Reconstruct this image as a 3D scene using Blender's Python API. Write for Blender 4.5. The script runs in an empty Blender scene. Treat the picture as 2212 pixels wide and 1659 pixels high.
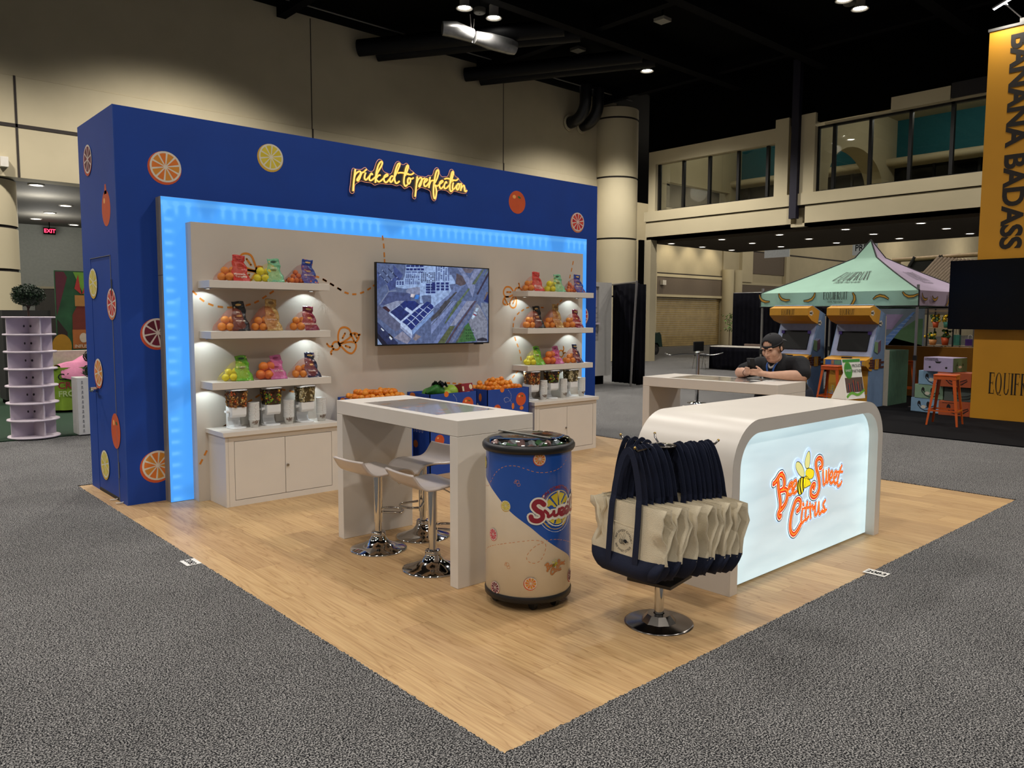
import bpy, bmesh, math, random
from math import sin, cos, pi, radians as R, atan2, hypot
from mathutils import Vector, Matrix, Euler
SC = bpy.context.scene
COL = SC.collection
rnd = random.Random(5)
V = Vector

# ---------------------------------------------------------------- camera, world, exposure
def make_camera():
    yaw, pitch, roll = 0.835957487, -0.0860416866, 0.00346382652
    f = V((cos(yaw)*cos(pitch), sin(yaw)*cos(pitch), sin(pitch)))
    r = V((sin(yaw), -cos(yaw), 0)); u = r.cross(f)
    r2 = r*cos(roll)+u*sin(roll); u2 = u*cos(roll)-r*sin(roll)
    m = Matrix(((r2.x, u2.x, -f.x, -1.8325714), (r2.y, u2.y, -f.y, -2.0623287), (r2.z, u2.z, -f.z, 1.61498), (0, 0, 0, 1)))
    cd = bpy.data.cameras.new('camera'); cd.sensor_width = 36; cd.lens = 36*1685.44/2212
    cd.clip_start = .05; cd.clip_end = 200
    o = bpy.data.objects.new('camera', cd); COL.objects.link(o); o.matrix_world = m
    SC.camera = o
make_camera()
SC.view_settings.view_transform = 'Standard'; SC.view_settings.look = 'None'
SC.view_settings.exposure = 0.0; SC.view_settings.gamma = 1.0; SC.view_settings.use_curve_mapping = False
W = bpy.data.worlds.new('world'); SC.world = W; W.use_nodes = True
W.node_tree.nodes['Background'].inputs[0].default_value = (1, .93, .83, 1)
W.node_tree.nodes['Background'].inputs[1].default_value = .22
SC.cycles.max_bounces = 8; SC.cycles.diffuse_bounces = 3; SC.cycles.glossy_bounces = 3
SC.cycles.transmission_bounces = 6; SC.cycles.transparent_max_bounces = 10
SC.cycles.caustics_reflective = False; SC.cycles.caustics_refractive = False
SC.cycles.sample_clamp_indirect = 4

def lamp(name, kind, loc, energy, color=(1, 1, 1), size=.2, target=None, spot=None, blend=.3, sy=None):
    l = bpy.data.lights.new(name, kind); l.energy = energy; l.color = color
    if kind == 'AREA':
        l.shape = 'RECTANGLE' if sy else 'DISK'; l.size = size
        if sy: l.size_y = sy
    else: l.shadow_soft_size = size
    if spot: l.spot_size = R(spot); l.spot_blend = blend
    o = bpy.data.objects.new(name, l); COL.objects.link(o); o.location = loc
    if target is not None:
        o.rotation_euler = (V(target)-V(loc)).to_track_quat('-Z', 'Y').to_euler()
    return o
# high-bay lamps of the hall: pairs on a 6.3 x 6.55 m grid under the black ceiling
HALL = (1.0, .94, .86)
HIGHBAY = [(x, y) for y in (13.56, 7.0, .45, -6.1) for x in (-8.23, -1.93, 4.37, 10.66, 16.95)]
for hx, hy in HIGHBAY:
    lamp('hall_lamp', 'SPOT', (hx+.47, hy, 9.05), 800 if hy < 13 else 1900, HALL, .3, (hx+.47, hy, 0), 128, .5)

# ---------------------------------------------------------------- materials
def lin(h):
    def c(v):
        v /= 255
        return v/12.92 if v <= .04045 else ((v+.055)/1.055)**2.4
    return (c(int(h[0:2], 16)), c(int(h[2:4], 16)), c(int(h[4:6], 16)))
MATS = {}
def mat(name, col, rough=.5, metal=0., var=.06, scale=12., bump=0., spec=.5, emit=None, es=0., coat=0., trans=0., ior=1.45, bscale=None, sheen=0, alpha=1, stretch=None):
    if name in MATS: return MATS[name]
    m = bpy.data.materials.new(name); m.use_nodes = True; nt = m.node_tree; b = nt.nodes['Principled BSDF']
    c = lin(col) if isinstance(col, str) else col
    tc = nt.nodes.new('ShaderNodeTexCoord'); n = nt.nodes.new('ShaderNodeTexNoise'); n.inputs['Scale'].default_value = scale
    n.inputs['Detail'].default_value = 3
    src = tc.outputs['Object']
    if stretch:
        mp = nt.nodes.new('ShaderNodeMapping'); mp.inputs['Scale'].default_value = stretch
        nt.links.new(src, mp.inputs[0]); src = mp.outputs[0]
    nt.links.new(src, n.inputs['Vector'])
    rp = nt.nodes.new('ShaderNodeValToRGB'); rp.color_ramp.elements[0].position = .3; rp.color_ramp.elements[1].position = .7
    rp.color_ramp.elements[0].color = tuple(max(0, k*(1-var)) for k in c)+(1,)
    rp.color_ramp.elements[1].color = tuple(min(1, k*(1+var)) for k in c)+(1,)
    nt.links.new(n.outputs[0], rp.inputs[0]); nt.links.new(rp.outputs[0], b.inputs['Base Color'])
    b.inputs['Roughness'].default_value = rough; b.inputs['Metallic'].default_value = metal
    b.inputs['Specular IOR Level'].default_value = spec; b.inputs['IOR'].default_value = ior
    b.inputs['Coat Weight'].default_value = coat; b.inputs['Transmission Weight'].default_value = trans
    b.inputs['Sheen Weight'].default_value = sheen; b.inputs['Alpha'].default_value = alpha
    if emit:
        b.inputs['Emission Color'].default_value = (lin(emit) if isinstance(emit, str) else emit)+(1,); b.inputs['Emission Strength'].default_value = es
    if bump:
        n2 = nt.nodes.new('ShaderNodeTexNoise'); n2.inputs['Scale'].default_value = bscale or scale*4; n2.inputs['Detail'].default_value = 4
        nt.links.new(src, n2.inputs['Vector'])
        bp = nt.nodes.new('ShaderNodeBump'); bp.inputs['Strength'].default_value = bump; bp.inputs['Distance'].default_value = .01
        nt.links.new(n2.outputs[0], bp.inputs['Height']); nt.links.new(bp.outputs[0], b.inputs['Normal'])
    MATS[name] = m
    return m
def NT(m):
    nt = m.node_tree; b = nt.nodes['Principled BSDF']
    for l in list(b.inputs['Base Color'].links): nt.links.remove(l)
    return nt, b
def node(nt, t, **kw):
    n = nt.nodes.new(t)
    for k, v in kw.items():
        if k in n.inputs.keys(): n.inputs[k].default_value = v
        else: setattr(n, k, v)
    return n
def ramp(nt, src, stops):
    r = nt.nodes.new('ShaderNodeValToRGB'); e = r.color_ramp.elements
    while len(e) < len(stops): e.new(.5)
    for k, (p, c) in enumerate(stops):
        e[k].position = p; e[k].color = (lin(c) if isinstance(c, str) else c)+(1,)
    nt.links.new(src, r.inputs[0]); return r.outputs[0]

# ---------------------------------------------------------------- mesh builder
def smooth(pts, n=6, closed=False):
    """Catmull-Rom through the points (2D or 3D)."""
    P = [V(p) if len(p) == 3 else V((p[0], p[1], 0)) for p in pts]
    N = len(P)
    if N < 3: return P
    out = []
    rng = range(N) if closed else range(N-1)
    for i in rng:
        if closed: a, b, c, d = P[i-1], P[i], P[(i+1) % N], P[(i+2) % N]
        else: a, b, c, d = P[max(i-1, 0)], P[i], P[i+1], P[min(i+2, N-1)]
        for k in range(n):
            t = k/n
            out.append(.5*((2*b)+(c-a)*t+(2*a-5*b+4*c-d)*t*t+(3*b-a-3*c+d)*t**3))
    if not closed: out.append(P[-1])
    return out
class MB:
    def __init__(s): s.v = []; s.f = []; s.m = []; s.sm = []
    def add(s, vs, fs, mi=0, sm=False):
        o = len(s.v); s.v += [V(p) for p in vs]
        for f in fs: s.f.append([o+i for i in f]); s.m.append(mi); s.sm.append(sm)
        return s
    def box(s, x0, x1, y0, y1, z0, z1, mi=0, M=None):
        vs = [V((x, y, z)) for z in (z0, z1) for y in (y0, y1) for x in (x0, x1)]
        if M is not None: vs = [M @ p for p in vs]
        return s.add(vs, [(0, 2, 3, 1), (4, 5, 7, 6), (0, 1, 5, 4), (2, 6, 7, 3), (0, 4, 6, 2), (1, 3, 7, 5)], mi)
    def cyl(s, p0, p1, r0, r1=None, n=16, mi=0, caps=True, sm=True):
        p0, p1 = V(p0), V(p1); r1 = r0 if r1 is None else r1
        d = (p1-p0).normalized(); a = d.orthogonal().normalized(); b = d.cross(a)
        vs = []
        for p, r in ((p0, r0), (p1, r1)):
            for k in range(n):
                t = 2*pi*k/n; vs.append(p+a*cos(t)*r+b*sin(t)*r)
        s.add(vs, [(k, (k+1) % n, n+(k+1) % n, n+k) for k in range(n)], mi, sm)
        if caps: s.add(vs, [tuple(range(n-1, -1, -1)), tuple(range(n, 2*n))], mi)
        return s
    def lathe(s, prof, c=(0, 0, 0), n=24, mi=0, sm=True, sx=1, sy=1, M=None, arc=None):
        vs = []; c = V(c)
        nn = n if arc is None else n+1
        for r, z in prof:
            for k in range(nn):
                t = 2*pi*k/n if arc is None else arc[0]+(arc[1]-arc[0])*k/n
                p = V((r*cos(t)*sx, r*sin(t)*sy, z))
                vs.append((M @ p if M is not None else p)+c)
        fs = []
        for j in range(len(prof)-1):
            for k in range(n):
                k2 = (k+1) % n if arc is None else k+1
                fs.append((j*nn+k, j*nn+k2, (j+1)*nn+k2, (j+1)*nn+k))
        return s.add(vs, fs, mi, sm)
    def sphere(s, c, r, nu=12, nv=8, mi=0, M=None):
        rr = (r, r, r) if not hasattr(r, '__len__') else r
        prof = [(sin(pi*j/nv), -cos(pi*j/nv)) for j in range(nv+1)]
        Q = Matrix.Diagonal((rr[0], rr[1], rr[2], 1))
        if M is not None: Q = M.to_4x4() @ Q
        return s.lathe([(max(a, 1e-4), b) for a, b in prof], c, nu, mi, True, M=Q)
    def tube(s, path, r, n=8, mi=0, closed=False, caps=True):
        P = [V(p) for p in path]; N = len(P); vs = []; prev = None
        for i in range(N):
            a = P[i-1] if (i > 0 or closed) else P[i]; b = P[(i+1) % N] if (i < N-1 or closed) else P[i]
            t = (b-a)
            if t.length < 1e-9: t = V((0, 0, 1))
            t.normalize()
            if prev is None: u = t.orthogonal().normalized()
            else:
                u = prev-t*prev.dot(t)
                u = u.normalized() if u.length > 1e-6 else t.orthogonal().normalized()
            prev = u; w = t.cross(u); rr = r[i] if hasattr(r, '__len__') else r
            for k in range(n):
                q = 2*pi*k/n; vs.append(P[i]+u*cos(q)*rr+w*sin(q)*rr)
        fs = []
        for i in range(N if closed else N-1):
            j = (i+1) % N
            for k in range(n): fs.append((i*n+k, i*n+(k+1) % n, j*n+(k+1) % n, j*n+k))
        s.add(vs, fs, mi, True)
        if caps and not closed: s.add(vs, [tuple(range(n-1, -1, -1)), tuple(range((N-1)*n, N*n))], mi)
        return s
    def prism(s, poly, f0, f1, mi=0, side=True, smside=False):
        """poly 2D points, f0/f1 map (u,v)->3D for the two ends."""
        n = len(poly); a = [V(f0(*p[:2])) for p in poly]; b = [V(f1(*p[:2])) for p in poly]
        s.add(a, [tuple(range(n-1, -1, -1))], mi); s.add(b, [tuple(range(n))], mi)
        if side: s.add(a+b, [(k, (k+1) % n, n+(k+1) % n, n+k) for k in range(n)], mi, smside)
        return s
    def poly(s, pts, mi=0): return s.add(pts, [tuple(range(len(pts)))], mi)
    def ribbon(s, path, w, fmap, mi=0, closed=False, cap=True):
        """flat stroke of width w along a 2D path, fmap (u,v)->3D"""
        P = [V((p[0], p[1])) for p in path]; N = len(P); L = []; Rr = []
        for i in range(N):
            a = P[i-1] if (i > 0 or closed) else P[i]; b = P[(i+1) % N] if (i < N-1 or closed) else P[i]
            t = b-a
            if t.length < 1e-9: t = V((1, 0))
            t.normalize(); nn = V((-t.y, t.x)); ww = (w[i] if hasattr(w, '__len__') else w)/2
            L.append(P[i]+nn*ww); Rr.append(P[i]-nn*ww)
        vs = [fmap(p.x, p.y) for p in L]+[fmap(p.x, p.y) for p in Rr]
        fs = [(N+i, N+(i+1) % N, (i+1) % N, i) for i in range(N if closed else N-1)]
        s.add(vs, fs, mi)
        if cap and not closed:
            for i in (0, N-1):
                ww = (w[i] if hasattr(w, '__len__') else w)/2
                s.poly([fmap(P[i].x+cos(k*pi/5)*ww, P[i].y+sin(k*pi/5)*ww) for k in range(10)], mi)
        return s
    def disc(s, u, v, ru, rv, fmap, mi=0, n=20, rot=0, squ=None):
        pts = []
        for k in range(n):
            t = 2*pi*k/n; x, y = ru*cos(t), rv*sin(t)
            pts.append(fmap(u+x*cos(rot)-y*sin(rot), v+x*sin(rot)+y*cos(rot)))
        return s.poly(pts, mi)
    def grid(s, fn, nu, nv, mi=0, sm=True, closeu=False):
        vs = [V(fn(i/nu, j/nv)) for j in range(nv+1) for i in range(nu+1)]
        fs = [(j*(nu+1)+i, j*(nu+1)+i+1, (j+1)*(nu+1)+i+1, (j+1)*(nu+1)+i) for j in range(nv) for i in range(nu)]
        return s.add(vs, fs, mi, sm)
    def text(s, txt, size, fmap, mi=0, bold=0., sx=1., shear=0., align='CENTER', spacing=1.):
        vs, fs = text_mesh(txt, bold, shear, align, spacing)
        return s.add([fmap(p[0]*size*sx, p[1]*size) for p in vs], fs, mi)
    def build(s, name, mats, parent=None, label=None, at=None, bevel=0., seg=2, solid=0., weld=False):
        me = bpy.data.meshes.new(name)
        org = V(at) if at is not None else (V(parent.get('_o', (0, 0, 0))) if parent else V((0, 0, 0)))
        me.from_pydata([tuple(p-org) for p in s.v], [], s.f)
        if not isinstance(mats, (list, tuple)): mats = [mats]
        for m in mats: me.materials.append(m)
        for p, mi, sm in zip(me.polygons, s.m, s.sm): p.material_index = mi; p.use_smooth = sm
        if weld or bevel:
            bm = bmesh.new(); bm.from_mesh(me)
            bmesh.ops.remove_doubles(bm, verts=bm.verts, dist=1e-5)
            if bevel:
                bm.normal_update()
                es = [e for e in bm.edges if len(e.link_faces) == 2 and e.calc_face_angle(0) > .5]
                bmesh.ops.bevel(bm, geom=es, offset=bevel, segments=seg, affect='EDGES', profile=.5, clamp_overlap=True)
            bm.to_mesh(me); bm.free()
        me.update()
        o = bpy.data.objects.new(name, me); COL.objects.link(o)
        if parent: o.parent = parent; o['_o'] = tuple(org)
        else: o.location = org; o['_o'] = tuple(org)
        if label: o['label'] = label
        if solid:
            md = o.modifiers.new('thick', 'SOLIDIFY'); md.thickness = solid; md.offset = 0
        return o
_TX = {}
def text_mesh(txt, bold, shear, align, spacing):
    key = (txt, bold, shear, align, spacing)
    if key in _TX: return _TX[key]
    c = bpy.data.curves.new('t', 'FONT'); c.body = txt; c.size = 1; c.offset = bold; c.shear = shear; c.align_x = align
    c.space_character = spacing; c.resolution_u = 4
    o = bpy.data.objects.new('t', c); COL.objects.link(o)
    dg = bpy.context.evaluated_depsgraph_get(); dg.update()
    me = bpy.data.meshes.new_from_object(o.evaluated_get(dg))
    r = ([(v.co.x, v.co.y) for v in me.vertices], [tuple(p.vertices) for p in me.polygons])
    bpy.data.objects.remove(o); bpy.data.meshes.remove(me); bpy.data.curves.remove(c)
    _TX[key] = r
    return r
def tag(o, label=None, cat=None, group=None, kind=None):
    if label: o['label'] = label
    if cat: o['category'] = cat
    if group: o['group'] = group
    if kind: o['kind'] = kind
    return o
def thing(name, label, cat, loc=(0, 0, 0), group=None):
    o = bpy.data.objects.new(name, None); COL.objects.link(o); o.location = loc; o['_o'] = tuple(loc); o.empty_display_size = .1
    return tag(o, label, cat, group)
def struct(name, mb, mats, label=None, parent=None, **kw):
    o = mb.build(name, mats, parent, **kw)
    if parent is None: o['kind'] = 'structure'
    if label: o['label'] = label
    return o
def dup(root, loc, rz=None, label=None, group=None):
    r = root.copy(); COL.objects.link(r); r.location = loc
    if rz is not None: r.rotation_euler = (0, 0, rz)
    if label: r['label'] = label
    if group: r['group'] = group
    for ch in list(root.children):
        c = ch.copy(); COL.objects.link(c); c.parent = r
        for g in ch.children:
            d = g.copy(); COL.objects.link(d); d.parent = c
    return r
def place(o, loc, rz=0):
    o.location = loc; o.rotation_euler = (0, 0, rz); return o
FX = lambda y: (lambda u, v: V((u, y, v)))      # wall plane facing -Y: (x, z)
FY = lambda x: (lambda u, v: V((x, -u, v)))     # wall plane facing -X: u runs to -Y
FZ = lambda z: (lambda u, v: V((u, v, z)))
CZ = .006                                       # top of the hall carpet
NEON=[[(2.357,3.0869),(2.3514,3.0515),(2.3421,2.9926),(2.3345,2.934),(2.3284,2.8668)],[(2.3422,2.9955),(2.3562,3.0333),(2.3785,3.0578),(2.4058,3.0727),(2.4192,3.0628),(2.412,3.0387),(2.3912,3.0101),(2.3757,2.985),(2.3857,2.9761),(2.4029,2.9969),(2.4187,3.0337),(2.4327,3.0601),(2.4603,3.0737)],[(2.4638,3.0814),(2.4863,3.1003)],[(2.4773,3.0671),(2.4666,3.0395),(2.4627,3.0099),(2.4762,2.9954),(2.4971,3.011),(2.5217,3.0389)],[(2.5565,3.0519),(2.5498,3.0687),(2.5376,3.0628),(2.5215,3.0315),(2.5211,3.0021),(2.5384,2.9968),(2.5665,3.0163),(2.5965,3.042)],[(2.5904,2.9793),(2.5964,3.0376),(2.606,3.0948),(2.6279,3.1595),(2.6566,3.1987),(2.676,3.1968),(2.6685,3.1647),(2.6379,3.1165),(2.6109,3.0718),(2.5982,3.0378)],[(2.6513,3.0634),(2.6301,3.0593),(2.6087,3.0361),(2.5997,3.0173),(2.6222,2.9978),(2.6434,2.9987),(2.6792,3.0267),(2.7043,3.049),(2.7331,3.0644),(2.7422,3.0759),(2.7279,3.0816),(2.7045,3.0624),(2.6935,3.0343),(2.7003,3.0083),(2.7216,2.9989),(2.7505,3.0232),(2.7706,3.0465)],[(2.8052,3.0701),(2.7871,3.0694),(2.7688,3.0433),(2.7685,3.0163),(2.7828,3.009),(2.8048,3.0355),(2.8251,3.068),(2.8605,3.1324),(2.8905,3.1965),(2.887,3.2126),(2.8685,3.2027),(2.8424,3.1482),(2.8272,3.0862),(2.8266,3.0351),(2.8408,3.0066),(2.8591,3.0087),(2.885,3.0298)],[(2.8676,3.1116),(2.9007,3.1203),(2.9487,3.1216),(3.0008,3.1186),(2.9836,3.1153),(3.0247,3.1151),(3.0473,3.1225),(3.0682,3.1373)],[(2.9596,3.0963),(2.9862,3.1542),(2.9996,3.1955),(2.9934,3.2068),(2.981,3.1991),(2.9639,3.1575),(2.9503,3.0951),(2.9424,3.0487),(2.9438,3.0094),(2.9622,2.9871),(2.9847,3.0049)],[(3.0094,3.0813),(2.9943,3.0642),(2.9903,3.0363),(2.9975,3.0158),(3.0126,3.0236),(3.026,3.0527),(3.0168,3.076),(3.0281,3.0737),(3.0431,3.073),(3.064,3.0862)],[(3.1135,3.106),(3.1053,3.0435),(3.0951,2.9654),(3.085,2.8904)],[(3.1071,3.0345),(3.1227,3.0701),(3.1458,3.0945),(3.1688,3.0972),(3.1686,3.0725),(3.1492,3.0393),(3.1355,3.01),(3.1412,3.0013),(3.1567,3.0216),(3.1685,3.0539),(3.1803,3.0831),(3.2112,3.0991)],[(3.2031,3.0486),(3.2304,3.0688),(3.2461,3.0893),(3.2325,3.0955),(3.215,3.081),(3.2012,3.0484),(3.2049,3.0209),(3.2222,3.0135),(3.2457,3.0317),(3.2673,3.0575)],[(3.2833,3.1202),(3.2752,3.0787),(3.2669,3.0029)],[(3.271,3.0315),(3.2849,3.0642),(3.3007,3.0833),(3.3283,3.0896)],[(3.3439,3.0617),(3.3759,3.1156),(3.3981,3.1811),(3.3903,3.2084),(3.3724,3.1967),(3.3543,3.1506),(3.3401,3.0863),(3.3298,3.0224),(3.3275,2.9595),(3.335,2.9069),(3.3508,2.8991),(3.3629,2.9349),(3.3671,2.9795),(3.3575,3.0255),(3.3458,3.0446)],[(3.3458,3.0446),(3.3754,3.0354),(3.4034,3.0527),(3.4395,3.0789),(3.4557,3.095),(3.4436,3.1015),(3.4195,3.0829),(3.4093,3.0503),(3.4152,3.0225),(3.4311,3.0148),(3.4553,3.0333),(3.4776,3.0564)],[(3.508,3.0773),(3.5041,3.0943),(3.4919,3.0882),(3.4756,3.0514),(3.4774,3.0247),(3.4956,3.0219),(3.5241,3.0442),(3.5507,3.0695)],[(3.561,3.0898),(3.5858,3.1469),(3.6024,3.1999),(3.5975,3.2185),(3.5819,3.2038),(3.5653,3.1444),(3.5548,3.0795),(3.5525,3.0218),(3.5688,2.9981),(3.5935,3.0167)],[(3.4799,3.1232),(3.5164,3.1338),(3.5571,3.1307),(3.6062,3.1253),(3.6433,3.1281),(3.6683,3.1471)],[(3.5877,3.1094),(3.5971,3.1188)],[(3.5999,3.0974),(3.5916,3.0613),(3.5894,3.0323),(3.6058,3.0277),(3.6307,3.0497),(3.6473,3.074)],[(3.6681,3.0956),(3.6514,3.0713),(3.6472,3.0387),(3.6596,3.024),(3.6783,3.0453),(3.6847,3.0782),(3.6731,3.0956),(3.6931,3.0888),(3.7119,3.1007)],[(3.714,3.1009),(3.7118,3.0652),(3.7054,3.0193)],[(3.7075,3.0389),(3.7264,3.0668),(3.7517,3.0842),(3.7579,3.0671),(3.7621,3.0384),(3.7726,3.0201),(3.7938,3.0321)]]
BOARD=[(2.3319,3.0909),(2.3454,3.0969),(2.3722,3.0902),(2.423,3.0938),(2.4436,3.1007),(2.4678,3.1183),(2.4849,3.1205),(2.5053,3.1027),(2.5293,3.0896),(2.5571,3.0916),(2.5781,3.106),(2.5926,3.1402),(2.6107,3.1867),(2.6357,3.2195),(2.6604,3.2258),(2.6851,3.2143),(2.6937,3.1917),(2.6826,3.1606),(2.6841,3.1341),(2.7051,3.1071),(2.7443,3.0971),(2.7765,3.0906),(2.8021,3.1132),(2.8245,3.1699),(2.8505,3.2183),(2.8799,3.2357),(2.9018,3.2281),(2.92,3.2124),(2.9459,3.2097),(2.9682,3.2233),(2.9869,3.2287),(3.0054,3.2175),(3.0201,3.1859),(3.0387,3.1639),(3.059,3.1575),(3.0853,3.1394),(3.1079,3.1268),(3.1422,3.1156),(3.1959,3.1174),(3.2346,3.1175),(3.2698,3.1372),(3.3089,3.1373),(3.3287,3.16),(3.3448,3.2026),(3.3686,3.2291),(3.3925,3.2337),(3.4162,3.2116),(3.424,3.1717),(3.4519,3.1467),(3.4882,3.1511),(3.5287,3.1591),(3.5492,3.1997),(3.5657,3.2336),(3.5902,3.243),(3.6148,3.227),(3.627,3.187),(3.6517,3.1675),(3.6808,3.1582),(3.7057,3.129),(3.7475,3.1015),(3.7727,3.0752),(3.7938,3.0484),(3.8044,3.0268),(3.7895,3.0057),(3.7599,2.9976),(3.7053,2.9999),(3.6264,3.0091),(3.6016,2.9952),(3.5728,2.9729),(3.5442,2.9859),(3.5158,3.0003),(3.4552,3.0032),(3.403,2.9928),(3.387,2.969),(3.3787,2.924),(3.3666,2.8881),(3.3427,2.8731),(3.3191,2.8864),(3.3036,2.9193),(3.296,2.9624),(3.2726,2.9817),(3.2298,2.991),(3.1758,2.999),(3.1334,2.9758),(3.1141,2.9552),(3.1061,2.908),(3.0982,2.8764),(3.0791,2.8682),(3.0603,2.8817),(3.0568,2.9152),(3.0647,2.9529),(3.0461,2.9846),(3.0161,2.9919),(2.9859,2.9718),(2.9919,2.9782),(2.9582,2.9623),(2.9361,2.9751),(2.9104,2.9934),(2.8846,2.992),(2.8552,2.9796),(2.797,2.9896),(2.7429,2.9834),(2.668,2.9823),(2.6219,2.9696),(2.5866,2.9567),(2.5485,2.9745),(2.4794,2.9738),(2.4282,2.981),(2.3939,2.961),(2.3631,2.9401),(2.3526,2.9128),(2.3504,2.8778),(2.3382,2.8504),(2.3213,2.8443),(2.3014,2.8552),(2.2969,2.8835),(2.3062,2.9452),(2.3157,3.0183),(2.3233,3.0711)]
BEES=[[(1.2042,2.0146),(1.1167,2.0356),(1.062,2.087),(1.0529,2.1257),(1.0689,2.1559),(1.11,2.166),(1.1506,2.1505),(1.1752,2.1025),(1.2042,2.0146)],[(1.1087,2.1188),(1.1484,2.0666)],[(1.0367,2.0858),(1.0209,2.0607),(1.0555,2.0329),(1.1988,2.0094),(1.0651,2.0137),(1.0489,1.9788),(1.0631,1.9401)],[(1.1307,1.9819),(1.0784,1.9406)],[(1.1988,2.0094),(1.161,1.9534),(1.1449,1.933)],[(1.2523,2.0515),(1.2156,2.0548),(1.1941,2.029),(1.1984,1.9945),(1.2187,1.9704)],[(2.0154,1.3464),(2.0095,1.4247),(2.0326,1.4896),(2.0845,1.5062),(2.1362,1.4822),(2.1502,1.4228),(2.1047,1.384),(2.0183,1.3438)],[(2.0865,1.4473),(2.0576,1.4005)],[(2.0183,1.3398),(2.1193,1.3614),(2.1943,1.3533),(2.2056,1.3027),(2.1625,1.2508),(2.1028,1.2657),(2.0328,1.3304)],[(2.0889,1.3252),(2.1408,1.3069)],[(2.0268,1.3266),(2.0234,1.3117),(2.0143,1.2992),(2.0009,1.291),(1.9851,1.2885),(1.9696,1.2918),(1.9565,1.3006),(1.948,1.3135),(1.9452,1.3284),(1.9485,1.3432),(1.9575,1.3557),(1.9709,1.3639),(1.9865,1.3665),(2.0021,1.3633),(2.0153,1.3545),(2.024,1.3417),(2.0268,1.3266)],[(1.9451,1.3245),(1.9133,1.3227),(1.8879,1.3491)],[(1.9562,1.2957),(1.9296,1.2704),(1.9335,1.247)],[(2.1429,1.4361),(2.1928,1.4487),(2.2379,1.4282),(2.2328,1.3885),(2.2019,1.3559)],[(2.1577,1.4227),(2.187,1.3694)],[(2.1926,1.4381),(2.2192,1.398)],[(2.2379,1.4282),(2.2533,1.4334)],[(4.3267,1.8851),(4.2657,1.9514),(4.1929,1.9547),(4.1569,1.9042),(4.1751,1.8549),(4.2387,1.8454),(4.3267,1.8784)],[(4.2076,1.8986),(4.2696,1.9001)],[(4.3304,1.8676),(4.27,1.8053),(4.2574,1.7483),(4.2998,1.7175),(4.3459,1.7357),(4.3586,1.8068),(4.3342,1.8608)],[(4.3252,1.8063),(4.3033,1.7679)],[(4.2296,1.8452),(4.1716,1.8333),(4.1483,1.7765),(4.1936,1.7502),(4.2573,1.7713)],[(4.1789,1.8173),(4.2209,1.7573)],[(4.3302,1.9083),(4.3486,1.9428),(4.4043,1.9538),(4.4476,1.9248)],[(4.395,1.9508),(4.4042,1.9783),(4.3947,2.0039)],[(5.1527,1.1582),(5.1497,1.1426),(5.1408,1.1296),(5.1274,1.1212),(5.1115,1.1186),(5.0956,1.1222),(5.082,1.1314),(5.0729,1.1449),(5.0695,1.1606),(5.0725,1.176),(5.0813,1.189),(5.0946,1.1975),(5.1105,1.2001),(5.1264,1.1966),(5.1401,1.1874),(5.1493,1.1739),(5.1527,1.1582)],[(5.146,1.189),(5.1603,1.2178),(5.1515,1.2457)],[(5.1526,1.164),(5.186,1.1704)]]
DASH=[(.6441,1.8076,-.77),(.7037,1.7499,-.63),(.7792,1.7099,-.35),(.8614,1.6916,-.13),(.9454,1.6877,.01),(1.0361,1.6935,.14),(1.1133,1.7122,.29),(1.1919,1.7402,.44),(1.2667,1.7836,.55),(1.3371,1.8284,-2.57),(1.4755,1.937,.68),(1.4979,1.9551,-2.46),(1.7068,1.9884,-.02),(1.7934,1.9864,-.19),(1.8749,1.9555,-.41),(1.9516,1.9175,-.47),(2.0294,1.8768,2.66),(1.8751,1.9572,-.47),(1.953,1.9175,-.48),(2.032,1.876,-.45),(2.1094,1.8416,-.27),(2.1958,1.8305,.04),(2.284,1.8483,.32),(2.366,1.8874,.5),(2.4304,1.9291,-2.57),(2.5503,2.1681,1.61),(2.5479,2.235,1.62),(2.5427,2.3217,1.67),(2.531,2.401,-1.42),(1.1058,.8487,.5),(1.1795,.8885,-2.65),(1.4266,.9324,-.25),(1.5115,.9108,2.89),(.8624,.6387,.51),(.8784,.6477,-2.63),(.6961,.4223,-2.08),(.6553,.3497,1.06),(5.3095,2.2845,-1.85),(5.2854,2.1995,-1.86),(5.2592,2.116,-1.89),(5.2309,2.0341,1.24),(5.1027,1.8119,-2.5),(5.0375,1.7636,.64),(4.7805,1.7266,3.11),(4.7117,1.7287,3.13),(4.6494,1.728,-3.11),(4.5379,1.7227,-2.95),(4.4584,1.6916,-2.71),(4.3873,1.654,-2.48),(4.3281,1.5909,-2.08),(4.31,1.5158,-1.64),(4.3178,1.4377,-1.37),(4.3423,1.3551,-1.2),(4.3801,1.2787,-1.12),(4.4143,1.2046,-1.24),(4.4336,1.1208,1.8),(4.3724,.965,-2.41),(4.3166,.915,-2.47),(4.252,.8699,.61),(3.1904,.8858,.06),(3.2697,.8906,.02),(3.3542,.8893,-.05),(3.4364,.8815,-.12),(3.5171,.8704,-.14),(3.5988,.859,3.0)]
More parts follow.
